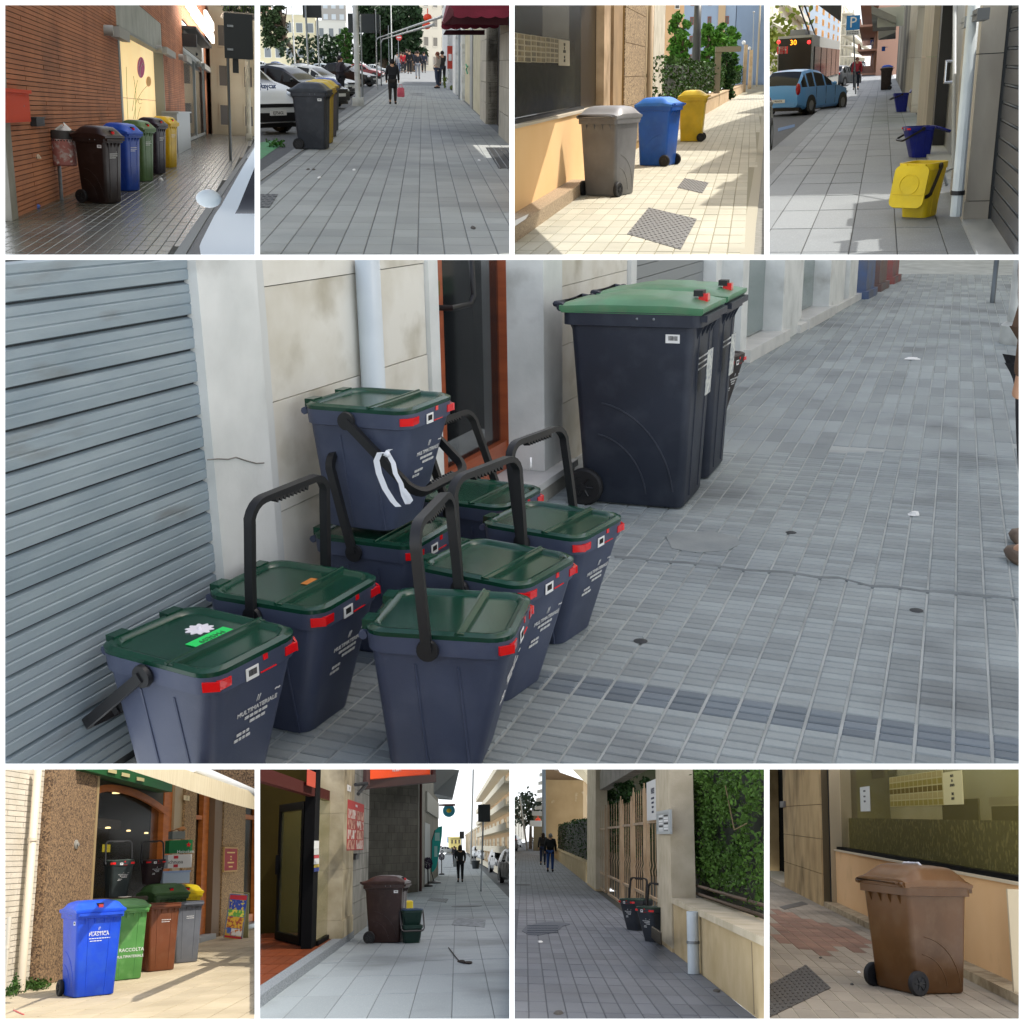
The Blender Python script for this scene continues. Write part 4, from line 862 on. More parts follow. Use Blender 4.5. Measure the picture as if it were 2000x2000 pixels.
for k in range(7):
    c=V((q.x,q.y-.1,ztp)); aa=k*.9; b.prism([c+V((rr*.5*math.cos(aa),rr*.5*math.sin(aa),-.03)),c+V((rr*.7*math.cos(aa+1),rr*.6*math.sin(aa+1),.01)),c+V((rr*.2*math.cos(aa+2),rr*.3,.05+.07*random.random()))],(0,0,0),(.01,.01,.004))
b.build('rubbish',LABELW,T,smooth=0)['kind']='stuff'
b=MB()
for k in range(14): aa=R(180+180*k/13); b.sphere(V((q.x+rr*1.02*math.cos(aa),q.y-.1+rr*1.02*math.sin(aa),ztp-.15)),.012,6,4)
b.build('air_holes',INK,T)['kind']='stuff'
# --- the five wheeled bins
rz=R(58); wp=[(None,.8,0,.05),(None,.9,0,.02),(None,.6,-.03,-.01),('~',.05,.08,.08)]
for (u,v,vt,bc,lc,lb,ww) in ((802,1530,1035,'241714','2c1c18','dark brown wheeled bin, first of the row beside the litter bin',.52),(962,1436,1000,'143f9c','1f55c4','blue wheeled bin between the brown and the green one',.5),(1078,1362,968,'4d6b3e','5b7a49','olive green wheeled bin, middle of the row of five',.48),(1182,1306,940,'2b2732','332e3a','dark violet-grey wheeled bin between the green and the yellow one',.46),(1272,1260,925,'c9a317','dcb71e','yellow wheeled bin at the far end of the row',.46)):
    q=P1.g(u,v); hh=zz(u,vt,q)+.01; l=corner(q,rz,-.385*ww,-.38*.6)
    wheelie(lb,l,rz,M_pl('bin '+bc,bc,.4),M_pl('bin '+lc,lc,.38),w=ww,d=.6,h=hh,dome=.14,lines=wp,sticker=(-1,-1) if bc=='241714' else None,group='bins lined up along the brick wall')
q=P1.g(1320,1150); a0,a1,z0,z1=W.rect(1268,845,1374,1000,.25); one('utility_cabinet','grey utility cabinet on the wall behind the yellow bin','cabinet',mat('cabinet grey','8d9498',.5),lambda m:(W.box(m,a0,a1,.0,z1,.016,.5),W.box(m,a0-.06,a1+.06,z1,z1+.05,.016,.56)),smooth=0)
# --- farther shops along the wall
for (u0,u1,v0,v1,c,lb) in ((1645,1712,400,700,'6d6c68','grey stone shop bay past the brick wall'),(1716,1755,400,900,'9a5b45','brick pier between the far shop bays'),(1758,1800,420,900,'777571','last grey shop bay towards the street corner')):
    a0,a1,z0,z1=W.rect(u0,v0,u1,v1); one('shop_bay',lb,'shopfront',mat('bay '+c,c,.6,col2='565450',vs=.4,spec=.4),lambda m:(W.box(m,a0,a1,0,6.5,-.6,.0),W.box(m,a0,a1,.0,.25,.0,.05)),smooth=0)
for (u0,u1,v0,v1,lb) in ((1648,1705,702,965,'nearer pale yellow lit panel in the far shop bay'),(1762,1798,712,900,'farther pale yellow lit panel near the street corner')):
    a0,a1,z0,z1=W.rect(u0,v0,u1,v1,.06); one('lit_shop_panel',lb,'panel',mat('pale lit panel','dfc07a',.6,em=.25),lambda m:W.box(m,a0,a1,max(.05,z0),z1,.0,.06),smooth=0)
fw=Wall(P1.yv(1700,880,75),P1.yv(2000,880,75)); ax=lambda u,v:fw.pick(u,v)
a0,z1=ax(1560,60); a1=ax(2000,60)[0]
facade('pale beige corner house with balcony at the end of the street',fw,a0,a1+1,0,9,mat('beige render','b3a78e',.9,col2='a0957d',vs=.4),4,3,mat('dim window','55504a',.2),depth=5,ww=.35)
q=P1.yv(1680,108,60); q2=P1.yv(1990,40,60); bal=thing('plant_balcony','upper balcony crowded with green plants at the street corner','balcony',q,0,None,True)
b=MB(); b.box(q.x,q2.x,60,62.5,q.z,q.z+.15); b.build('slab',mat('balcony slab','6d675e',.9),bal,smooth=0)
for k in range(16):
    x=q.x+(q2.x-q.x)*k/15; MB().cyl((x,60.1,q.z+.15),(x,60.1,q.z+1.1),.02,5).build('baluster',TRIM,bal)
leaves(500,[(V(((q.x+q2.x)/2,60.5,q.z+.8)),((q2.x-q.x)/2,.5,.8),1)],.35,flat=1).build('plants',leafmat('balcony green','2b3a22','41522e'),bal,smooth=0)
# --- street furniture on the right
p=P1.g(1727,1200); t=upx(1785,100,p); T=thing('back_of_sign','black back of a street sign on a slim grey pole','sign',p,0,None,True)
b=MB(); b.cyl(p,V((p.x,p.y,t.z)),.045,10); b.build('pole',mat('dark pole','4d5356',.5,.4),T)
c0,c1=upx(1682,435,p),upx(1888,112,p); b=MB(); b.box(c0.x,c1.x,p.y-.06,p.y-.02,c0.z,c1.z); b.build('board',mat('sign back','1a2022',.6),T,smooth=0)
for v in (195,370): c=upx(1722,v,p); b=MB(); b.box(c.x-.09,c.x+.09,p.y-.09,p.y-.061,c.z-.03,c.z+.03); b.build('bracket',STEEL,T,smooth=0)
c0,c1=upx(1745,545,p),upx(1787,440,p); b=MB(); b.box(c0.x,c1.x,p.y+.05,p.y+.1,c0.z,c1.z); b.build('small_plate',mat('sign back','1a2022'),T,smooth=0)
p=P1.g(1865,1050); one('lamp_post','thick cream lamp post with dark square foot near the kerb','lamp post',mat('cream post','b3ab98',.6,col2='9b937f',vs=2),lambda m:(m.cyl(p+V((0,0,.3)),p+V((0,0,6)),.13,14),m.box(p.x-.16,p.x+.16,p.y-.16,p.y+.16,0,.34)))
car('white parked car seen from close by, wing mirror unfolded',(1.47,8.35,-.012),R(-11.5),'b3bcc2','hatch',L=4.0,W=1.72,group=None)
for (u,v,lb,c) in ((272,1556,'blue crumpled wrapper at the foot of the brick wall','3a5bb0'),(282,1185,'pale scuff of paper stuck on the brick wall','b9a58f'),(1205,1352,'tiny white scrap on the wet paving beside the bins','d8d8d8')):
    q=P1.g(u,v,.008) if v>1300 else W.pt(*W.pick(u,v,.02),.02); one('litter_scrap',lb,'litter',mat('scrap '+c,c,.6),lambda m:m.loft([[q+V((math.cos(a)*.06*random.uniform(.6,1.1)*k,math.sin(a)*.1*k,z*1.5)) for a in [6.28*i/8 for i in range(8)]] for k,z in ((1,0),(1,.02),(.4,.04))]),smooth=0)
# ================================================================== wide pavement with walkers, parked cars and an awning
use(P2)
VPu,VPv=1246,470
W=Wall(P2.g(1830,1020),P2.g(1500,709))
mo=mat('grey joint','76797a',.9,space='world',col2='65696a',vs=1)
tm=mat('light grey tile','a2a5a2',.8,col2='939795',vs=.9,space='world',rnd=.09,bump=.2,bs=70,stain='7d8182',ss=.35,slo=.55,shi=.8)
pv=sheet('pavement',mo,[P2.g(-200,1980),P2.g(2100,1980),P2.g(2100,1100),P2.g(1500,600),P2.g(1330,500),P2.g(1180,500),P2.g(900,640),P2.g(265,1125),P2.g(-220,1480)])
d2=(P2.g(1246,520)-P2.g(1246,900)); d2=V((d2.x,d2.y,0)).normalized(); n2=V((d2.y,-d2.x,0))
kb=Wall(P2.g(30,1300),P2.g(690,852))
tiles(pv,tm,P2.g(1010,1900),n2,d2,.235,.5,(.010,.018),(-30,30),(-3,330),ok=lambda c:(c-kb.A).cross(kb.d).z>.14 and (c-W.A).cross(W.d).z<-.02,minpx=.35)
rd=sheet('road',mat('road asphalt','54585a',.85,col2='46494b',vs=20,space='world',bump=.4),[P2.g(-900,1900),P2.g(30,1310),P2.g(690,860),P2.g(1200,500),P2.g(-9000,500),P2.g(-3000,900)],-.1)
sheet('green_bay_marking',mat('green road paint','2f8f4e',.7,col2='3c7a4c',vs=8,vlo=.4,vhi=.6,space='world'),[P2.g(-100,1290,-.1),P2.g(35,1195,-.1),P2.g(205,1075,-.1),P2.g(120,1055,-.1),P2.g(-100,1090,-.1)],-.094)
k=one('kerb','pale stone kerb along the parked cars','kerb',mat('pale kerb','8f9290',.8,col2='7b7f7e',vs=2,bump=.3),lambda m:[kb.box(m,a*3,a*3+2.97,-.12,.012,-.02,.16) for a in range(-4,28)],smooth=0); k['kind']='structure'
weed=leafmat('weed green','4c7a35','2f5a24')
q=P2.g(150,1100,-.1); one('weed_tuft','tuft of green weeds growing at the kerb by the bins','weeds',weed,lambda m:m.add(*(lambda l:(l.v,l.f))(leaves(160,[(q+V((0,0,.06)),(.22,.3,.09),1)],.07))),smooth=0)
# --- buildings on the right
bl=thing('stone_building','stone-clad shop building along the pavement with dark doorway','building',W.pt(6,0,-1),0,None,True)
sc=lambda u,v=900:W.pick(u,v)[0]
st=mat('travertine','b7b0a0',.75,col2='a29b8b',vs=1.2,bump=.2,bs=30,space='rand',stain='7f7a6c',ss=1,slo=.55,shi=.85)
cr=mat('cream render','c9c2a6',.85,col2='b3ab8c',vs=1.5,stain='8d8a72',ss=1.6,slo=.6,shi=.85)
zT=6.0
def wseg(u0,u1,mt_,nm,o=0.0,zz_=(0,zT),v=800):
    b=MB(); W.box(b,sc(u0,v),sc(u1,v),zz_[0],zz_[1],-.5,o); return b.build(nm,mt_,bl,smooth=0)
s=[sc(u,v) for u,v in ((2050,1250),(1822,1000))]
hgt=[0,.55,1.1,1.65,2.2,2.75,3.3,zT]
for z0,z1 in zip(hgt,hgt[1:]):
    for a0,a1 in ((s[0],s[0]*.5+s[1]*.5),(s[0]*.5+s[1]*.5,s[1])):
        b=MB(); W.box(b,min(a0,a1)+.02,max(a0,a1)-.02,z0+.006,z1-.006,-.3,.02); b.build('stone_slab',st,bl,smooth=0)
b=MB(); W.box(b,min(s),max(s),0,zT,-.5,.0); b.build('wall_core',mat('stone joint','6f6a5f',.9),bl,smooth=0)
d0,d1=s[1]+.02,sc(1735,905)
b=MB(); W.box(b,d0,d1,0,zT,-.3,-.25); b.build('doorway',mat('dark doorway','1d1713',.7),bl,smooth=0)
b=MB(); W.box(b,d0,d0+(d1-d0)*.35,0,zT,-.24,-.12); b.build('door_leaf',mat('brown door','3b241b',.5),bl,smooth=0)
c0,c1=d1,sc(1690,880)
for z0,z1 in zip(hgt,hgt[1:]):
    b=MB(); W.box(b,c0,c1,z0+.006,z1-.006,-.6,.06); b.build('stone_slab',st,bl,smooth=0)
b=MB(); W.box(b,c0,c1,0,zT,-.65,.0); b.build('wall_core',mat('stone joint','6f6a5f',.9),bl,smooth=0)
for (u0,u1,m_,o,nm) in ((1688,1676,TRIM,-.1,'dark_gap'),(1676,1615,cr,-.05,'render_panel'),(1615,1600,mat('metal jamb','8d8f8e',.5),.0,'jamb'),(1600,1548,cr,-.1,'render_panel'),(1548,1530,wm,.05,'pilaster'),(1530,1500,mat('grey shutter','8a8d8d',.5),-.1,'shop_shutter'),(1500,1478,wm,.05,'pilaster'),(1478,1440,mat('grey shutter','8a8d8d'),-.1,'shop_shutter'),(1440,1400,wm,.05,'pilaster')):
    wseg(u0,u1,m_,nm,o,v=700)
q=W.pt(*W.pick(1578,520,.0),.0); one('wall_graffiti','small green paint mark on the cream shop pillar','graffiti',mat('green spray','3f9c72',.7),lambda m:[m.tube([q+W.d*(a*8)+V((0,0,b_)) for a,b_ in l],.03,5) for l in (((-.1,-.15),(.1,.0),(-.1,.12)),((0,.12),(.12,.2)))])
p=W.pt(sc(1538,660),0,.1); post('grey drainpipe running down the pillar past the cream panels','pipe',p,p+V((0,0,zT)),.05,mat('zinc pipe','8b9193',.5,.4),'drainpipe')
upper('added_shade_block','tall block added unseen above the awning to shade the pavement',W,min(s)-8.8,sc(1420,640),24,.9,cr)  # added out of view to shade this pavement and the brick wall view
nk=Wall(V((.55,6.8,0)),V((.9,11.3,0))); upper('added_shade_block','narrow block added unseen above the near kerb to shade a parked car',nk,0,nk.L,8,.4,cr,n=2)  # added out of view only to shade the white parked car
# awning, scalloped
aw=thing('maroon_awning','maroon fabric awning with scalloped white-edged valance over the shop','awning',W.pt(sc(1700,800),2.6,1),0,None,True)
mar=mat('maroon canvas','7c2036',.85,col2='6a1a2d',vs=2,bump=.3,bs=40)
Ya=26.0
def P(u,v,y=Ya): return P2.yv(u,v,y)
b=MB(); b.hexa([P(1425,30,30),P(2000,30,30),P(2000,30,24),P(1440,30,24),P(1385,200,30),P(2000,110,26),P(2000,95,24),P(1500,95,24)]); b.build('canopy',mar,aw,smooth=0)
def scal(m,u0,u1,v,n,y,amp,hh,lean=0):
    pts=[]
    for k in range(n*8+1):
        t=k/(n*8); u=u0+(u1-u0)*t; pts.append((u,v+lean*t+hh-amp*abs(math.sin(math.pi*n*t))*-1))
    for (a,b_) in zip(pts,pts[1:]):
        m.hexa([P(a[0],a[1],y),P(b_[0],b_[1],y),P(b_[0],b_[1],y+.05),P(a[0],a[1],y+.05),P(a[0],v-60+lean*(a[0]-u0)/(u1-u0),y),P(b_[0],v-60+lean*(b_[0]-u0)/(u1-u0),y),P(b_[0],v-60+lean*(b_[0]-u0)/(u1-u0),y+.05),P(a[0],v-60+lean*(a[0]-u0)/(u1-u0),y+.05)])
b=MB(); scal(b,1480,2000,130,5,23.5,14,-8); b.build('valance',mar,aw,smooth=0)
b=MB(); scal(b,1390,1820,222,6,29,12,-10,-10); b.build('lower_valance',mar,aw,smooth=0)
b=MB(); b.hexa([P(1450,180,24.5),P(1890,190,24.5),P(1890,190,29.5),P(1450,180,29.5),P(1470,120,24.5),P(1890,120,24.5),P(1890,120,29.5),P(1470,120,29.5)]); b.build('shaded_soffit',mat('shaded maroon','3a1019',.9),aw,smooth=0)  # undersides: shade put in as a darker copy of the canvas colour
b=MB(); b.hexa([P(1400,262,30),P(1712,262,30),P(1712,262,33),P(1400,262,33),P(1420,225,30),P(1712,225,30),P(1712,225,33),P(1420,225,33)]); b.build('lower_soffit',mat('shaded maroon','3a1019'),aw,smooth=0)
# --- bins
rz=R(82)
for i,(u,v,bc,lc,lb,st_) in enumerate(((513,1124,'34383f','3b4047','dark grey wheeled bin, nearest of the kerbside row',(-1,-1)),(545,1080,'c0a126','d9b92d','yellow wheeled bin directly behind the dark grey one',None),(572,1030,'5c5560','d9b92d','grey wheeled bin with yellow lid, third in the kerbside row',None),(590,985,'3d434a','3156b0','grey wheeled bin with blue lid, last of the kerbside row',None))):
    q=P2.g(u,v); wheelie(lb,corner(q,rz,-.385*.56,-.38*.66),rz,M_pl('bin '+bc,bc,.5),M_pl('bin '+lc,lc,.45),w=.56,d=.68,h=1.03,dome=.14,sticker=st_,lines=None,group='bins standing by the kerb',lock=False)
# --- vehicles
def nose(u,v,rz,L): q=P2.g(u,v,-.1); r=M.Rotation(rz,3,'Z')@V((0,L/2,0)); return (q.x+r.x,q.y+r.y,-.1)
vr=R(48); T=car('white van with a dark grille parked behind the bins',nose(165,1010,vr,4.6),vr,'ccd0d2','van',L=4.6,W=1.95,group='vehicles parked along the kerb',plate=(-1,'EJ756GL'),name='parked_van',cat='van')
text('playcar',.2,mat('navy lettering','39507a',.6),T,(-.15,-2.18,1.09),(1,0,0),(0,.55,.8),'lettering',ext=.01)
gr_='vehicles parked along the kerb'
for (u,v,r,c,k_,lb) in ((640,815,62,'17191c','hatch','black car parked next to the white van'),(735,730,64,'c3c8c9','hatch','white car parked past the black one'),(885,650,66,'101214','hatch','black off-road car parked past the white car'),(950,590,70,'7d2a2c','hatch','dark red car parked farther along the kerb'),(1000,560,72,'aeb4b6','sedan','silver car far along the kerb')):
    car(lb,nose(u,v,R(r),4.0),R(r),c,k_,L=4.0,W=1.7,zs=1.08 if 'off-road' in lb else 1,group=gr_)
for (u,v,r,c,k_,lb) in ((430,640,85,'9aa3a8','hatch','silver car with big windscreen behind the signposts'),(560,600,85,'8c979d','hatch','grey-blue car in the second row of the car park'),(230,620,85,'3f4346','hatch','dark grey car in the second row behind the van'),(180,520,80,'2f4f8f','hatch','blue car far back in the car park'),(60,520,80,'b9bdbd','hatch','pale car at the far edge of the car park'),(800,560,85,'c9cccb','sedan','white car with red tail lights near the no-entry sign'),(1330,530,0,'d0d3d2','hatch','white car crossing at the end of the pavement')):
    q=P2.g(u,v,-.1); car(lb,(q.x,q.y,-.1),R(r),c,k_,L=4.0,W=1.7,group=gr_)
# --- posts and signs on the left
gal=mat('galvanised pole','878d90',.45,.5); whp=mat('white pole','c7c9c6',.55,col2='a9aba8',vs=3,stain='77776f')
def pole(u,v,utop,r,mt_,lb,nm='sign_post',vt=-10,cat='post'):
    p=P2.g(u,v); t=upx(utop,vt,p); return post(lb,cat,p,V((p.x,p.y,t.z)),r,mt_,nm),p
pole(400,700,385,.05,gal,'nearer grey post of the pair rising behind the bins'); _,p=pole(482,700,455,.045,gal,'farther grey post of the pair rising behind the bins')
c0,c1=upx(352,132,p),upx(488,10,p); one('road_sign','black back of a road sign on the pair of posts','sign',mat('sign back','1a2022'),lambda m:(m.box(c0.x,c1.x,p.y-.08,p.y-.05,c0.z,c1.z),m.box(c0.x+.1,c0.x+.2,p.y-.12,p.y-.08,c0.z,c1.z)),smooth=0)
p=P2.g(765,795); one('lamp_post','white lamp post standing in a square concrete footing','lamp post',whp,lambda m:(m.cyl(p,p+V((0,0,7)),.105,14),m.hexa([p+V((x,y,z)) for z,k_ in ((0,.23),(.32,.2)) for x,y in ((-k_,-k_),(k_,-k_),(k_,k_),(-k_,k_))])))
pole(800,755,792,.035,gal,'slim grey post beside the white lamp post',vt=110)
_,p=pole(910,670,905,.035,gal,'slim tall post left of the walker in black',vt=70); pole(940,640,948,.03,gal,'slim post under the big dark board',vt=115)
c0,c1=upx(690,243,p),upx(920,105,p); one('dark_sign_board','large dark sign board seen from behind between the posts','sign',mat('dark board','232a2e',.6),lambda m:(m.box(c0.x,c1.x,p.y+.06,p.y+.1,c0.z,c1.z),m.box(c0.x+.3,c0.x+.4,p.y+.02,p.y+.06,c0.z,c1.z),m.box(c1.x-.4,c1.x-.3,p.y+.02,p.y+.06,c0.z,c1.z)),smooth=0)
pole(1020,570,1018,.07,whp,'tall slim white pole beyond the walkers'); pole(998,560,996,.04,gal,'grey post beside the slim white pole',vt=190); pole(295,560,293,.09,whp,'tall white flagpole in front of the pale building')
p=P2.g(1070,560); c=upx(1070,280,p); T=thing('no_entry_sign','red and white no-entry sign at the end of the pavement','sign',p,0,None,True)
b=MB(); b.cyl(p,V((p.x,p.y,c.z)),.04,8); b.build('pole',gal,T); rs=(upx(1092,280,p)-c).length
b=MB(); b.lathe([(rs,-.03),(rs,.03)],c,24,'y'); b.build('disc',mat('sign red','c5332f',.4),T); b=MB(); b.box(c.x-rs*.7,c.x+rs*.7,c.y-.05,c.y-.031,c.z-rs*.17,c.z+rs*.17); b.build('bar',WHITE,T,smooth=0)
# steel hoop frame over the pavement
p=P2.g(905,650); q=upx(900,285,p); r_=P2.yv(1390,125,34); q2=upx(935,295,p); r2=P2.yv(1330,185,34)
one('steel_hoop_frame','pale steel hoop frame reaching from the kerb to the awning','frame',mat('pale steel','a9adae',.4,.5),lambda m:(m.tube([p,V((q.x,q.y,q.z-.15)),q+V((.15,0,.02)),r_],.04,8),m.tube([P2.g(938,640),V((q2.x,q2.y,q2.z-.2)),q2+V((.1,0,0)),r2],.04,8),m.cyl(q*.7+r_*.3,q2*.7+r2*.3,.025,6),m.cyl(q*.3+r_*.7,q2*.3+r2*.7,.025,6)))
for (v,lb) in ((132,'upper red paper lantern hanging beside the awning'),(190,'lower red paper lantern hanging beside the awning')):
    c=P2.yv(1285 if v<150 else 1278,v,44); one('red_lantern',lb,'lantern',mat('lantern red','c23a1c',.5,em=.15),lambda m:(m.sphere(c,(.155,.155,.13),14,8),m.cyl(c+V((0,0,.12)),c+V((0,0,.3)),.02,6)),'red paper lanterns')
# --- people
gp='people walking on the pavement'
def pe(lb,u,v,vh,face,**k):
    q=P2.g(u,v); ht=zz(u,vh,q); return person(lb,(q.x,q.y,.006),R(face),ht=ht,group=k.pop('group',gp),**k)
pe('person in a long black coat and cap carrying a pink bag',1025,780,440,176,top='17181c',legs='2a2420',hat='1b1b1f',coat=.36,stride=.06,arms=(.0,.05),sub=2)
q=P2.g(1085,742); zb=zz(1085,742,q); hb=(zz(1085,640,q)); one('pink_bag','pink carrier bag held by the walker in the black coat','bag',mat('pink bag','c2485c',.5,col2='d56a78',vs=4),lambda m:(m.loft([rrect(.17*k_,.08*k_,.03,z,q.x,q.y) for z,k_ in ((.09,.8),(.12,1),(.45,.95),(.5,.7))]),m.tube([(q.x-.08,q.y,.48),(q.x-.05,q.y,.62),(q.x+.05,q.y,.62),(q.x+.08,q.y,.48)],.012,6)))
pe('person in a dark padded jacket holding something to the face beside a black car',640,760,412,120,top='2a2730',legs='1d1f26',hat='232126',coat=.14,stride=.02,arms=(.1,.1),bend=(1.4,.2),sub=2,group='people standing by the cars and wall')
pe('person in a cream jumper and patterned skirt standing by the wall',1360,662,385,235,top='cdbfae',legs='3a4356',hair='7a4a3a',coat=0,stride=.02,skirt=True,bend=(.5,.6),sub=2,group='people standing by the cars and wall')
pe('walker in a dark jacket and grey trousers in front of the far group',1212,590,378,180,top='23252c',legs='8b8d92',stride=.14)
pe('walker in black at the centre of the far group',1150,553,370,178,top='121317',legs='1a1b20',stride=.1)
pe('walker in a red jacket on the left of the far group',1102,548,390,184,top='b3222c',legs='2a2c33',stride=.08)
pe('child in a grey top at the far group\'s edge',1070,545,415,185,top='8c8f94',legs='3a4a6a',stride=.06)
pe('walker in a navy jacket on the right of the far group',1258,545,385,178,top='262c3a',legs='1c1e24',stride=.1)
pe('walker in a dark coat with hood behind the red jacket',1130,545,365,180,top='2e2a2b',legs='191a1e',coat=.2,stride=.08)
for (u,v,vh,t_,l_,lb) in ((1085,540,385,'2f3138','23252c','walker in charcoal behind the red jacket'),(1165,536,372,'3a2f2f','1b1c20','walker in dark brown deep in the far group'),(1195,540,385,'1d2a3f','2a2c33','walker in navy half hidden in the far group'),(1235,538,380,'55504a','2a2a2e','walker in taupe at the back of the far group'),(1060,538,390,'c9c6bf','2f3340','walker in a white top at the left of the far group'),(1395,640,378,'26241f','2a2a2e','dark figure standing behind the cream jumper')):
    pe(lb,u,v,vh,178,top=t_,legs=l_,stride=.08)
# --- things along the wall
p=W.pt(sc(1465,640),0,.25); c0,c1=upx(1432,515,p),upx(1502,345,p); one('red_wall_machine','red vending machine on the shop wall','vending machine',mat('vending red','b5341f',.4,coat=.3),lambda m:(m.box(c0.x,c1.x,p.y-.25,p.y+.25,c0.z,c1.z),m.box(c0.x+.05,c0.x+.25,p.y-.27,p.y-.25,c0.z+.5,c1.z-.2)),smooth=0)
c0,c1=upx(1440,455,p),upx(1462,405,p); one('white_notice','white notice panel on the red vending machine','notice',LABELW,lambda m:m.box(c0.x,c1.x,p.y-.3,p.y-.272,c0.z,c1.z),smooth=0)
p=P2.g(1455,670); one('white_shopping_bag','white carrier bag standing at the foot of the wall','bag',mat('white bag','c9ccd0',.6,col2='b5b9bf',vs=5),lambda m:(m.loft([rrect(.26*k_,.15*k_,.04,z,p.x,p.y) for z,k_ in ((0,.9),(.05,1),(.36,.96),(.42,.85))]),m.tube([(p.x-.1,p.y,.4),(p.x-.05,p.y,.56),(p.x+.05,p.y,.56),(p.x+.1,p.y,.4)],.012,6)))
p=P2.g(1462,672); one('green_cactus','round green potted cactus in front of the white bag','plant',leafmat('cactus','6d7a3c','4f5e2e'),lambda m:(m.sphere(p+V((0,-.5,.14)),(.13,.13,.15),12,8),m.lathe([(.08,0),(.11,.06)],p+V((0,-.5,0)),12)))
p=P2.g(1410,665); leaf=leafmat('bouquet','7a8a3a','4f6a2c'); one('flower_bunch','bunch of green flowers leaning between person and wall','plant',leaf,lambda m:m.add(*(lambda l:(l.v,l.f))(leaves(200,[(p+V((0,0,.62)),(.2,.2,.17),1),(p+V((0.05,0,.25)),(.16,.2,.25),.7)],.12))),smooth=0)
# --- covers in the paving
iron=mat('cast iron','4a4d4f',.6,.3,bump=.3,bs=60)
poly_cover('floor_grating','dark slatted floor grating by the shop wall','grating',[P2.g(1720,1105,.008),P2.g(1990,1105,.008),P2.g(2060,1258,.008),P2.g(1815,1260,.008)],mat('grating','25282a',.6,.3),z=.012,h=.01)
T=bpy.data.objects[CP.objs[-2].name]
for k_ in range(7):
    a,b_=P2.g(1735+k_*42,1105,.013),P2.g(1830+k_*56,1260,.013); m=MB(); m.tube([a,b_],.012,4); m.build('bar',iron,T)
poly_cover('pavement_cover','square patterned iron cover at the near left of the pavement','manhole cover',[P2.g(-60,1555,.008),P2.g(100,1555,.008),P2.g(165,1455,.008),P2.g(0,1455,.008)],iron,z=.012,h=.01,knobs=(8,8,.6))
for (u,v,lb) in ((1205,699,'nearer of the two overlapping round covers before the far group'),(1208,711,'front one of the round covers beyond the person in black'),(1205,622,'farthest round cover under the walkers')):
    c=P2.g(u,v,.007); one('round_cover',lb,'manhole cover',iron,lambda m:(m.lathe([(.42,0),(.42,.006),(.36,.006)],c,22),m.lathe([(.3,.006),(.3,.009),(.2,.009)],c,22)),'round iron covers')
for (u,v,lb) in ((390,1268,'dark leaf on the paving below the bins'),(430,1270,'white scrap beside the dark leaf'),(735,1272,'white scrap in mid pavement'),(1672,1200,'white scrap left of the floor grating'),(1625,1706,'broken corner of a tile at the near right'),(475,1330,'pale smear of paper on the near paving')):
    q=P2.g(u,v,.008); one('litter_scrap',lb,'litter',mat('scrap dark','4a4642',.8) if 'dark' in lb or 'broken' in lb else LABELW,lambda m:m.loft([[q+V((math.cos(a)*.03*random.uniform(.6,1.2)*k_,math.sin(a)*.12*k_,z)) for a in [6.28*i/7 for i in range(7)]] for k_,z in ((1,0),(.7,.012))]),smooth=0)
# --- background
def at(u,v,y): return P2.yv(u,v,y*2.3)
fw=Wall(at(0,400,170),at(700,400,170)); a=lambda u,v:fw.pick(u,v)
facade('low cream school-like building behind the car park',fw,a(-40,300)[0],a(450,300)[0],0,a(200,110)[1],mat('cream wall','d9cfae',.9,col2='c9bf9c',vs=.2),2,6,mat('grey window','777d80',.2),depth=10,ww=.6,wh=.38,sill=mat('pale trim','d5d5ca',.8))
facade('white gabled wing right of the cream building',fw,a(455,300)[0],a(675,300)[0],0,a(560,160)[1],mat('white wall','d8d6cc',.9),2,3,mat('grey window','777d80'),depth=12,ww=.5,wh=.4)
fw2=Wall(at(480,300,220),at(680,300,220)); facade('grey tower block far behind the white wing',fw2,fw2.pick(490,100)[0],fw2.pick(672,100)[0],0,fw2.pick(560,0)[1]+4,mat('tower grey','9a9690',.9),7,3,mat('pale window','b5bcc0',.2),depth=10,ww=.6)
facade('pink tower block at the far left edge',fw2,fw2.pick(-40,60)[0],fw2.pick(98,60)[0],0,fw2.pick(60,0)[1]+4,mat('tower pink','b89a86',.9),7,3,mat('pale window','b5bcc0'),depth=10)
fw3=Wall(at(1090,400,120),at(1420,400,130)); facade('grey shaded house closing the street beyond the walkers',fw3,fw3.pick(1090,300)[0],fw3.pick(1440,300)[0],0,fw3.pick(1200,0)[1]+2,mat('shaded house','a5a093',.9),4,5,mat('dim window','55504a',.2),depth=8)
pine=leafmat('pine','2c3b24','3c4d2e'); dk=leafmat('dark tree','20301f','2f4428'); lt=leafmat('bright shrub','4d7030','35582a')
def tr(lb,u,v,y,vt,wu,lm,**k):
    b_=at(u,v,y); t=at(u,vt,y); r=(at(u+wu,v,y)-b_).length; tree(lb,(b_.x,y*2.3,0),max(2,t.z),r,lm,**k)
tr('leaning pine with ragged crown before the cream building',335,400,140,-40,110,pine,n=2600,size=1.5,trunk=.7,lean=-7,base=.3)
tr('tall dark tree mass behind the big sign board',960,420,110,-30,210,dk,n=5200,size=1.7,trunk=.9,lobes=14,base=.15)
tr('dark tree above the street end left of the lantern',1160,420,105,10,120,dk,n=3200,size=1.7,trunk=.9,lobes=12,base=.25)
tr('bright green conical shrub beside the white wing',680,400,125,190,60,lt,n=1600,size=1.1,trunk=.5,base=.05)
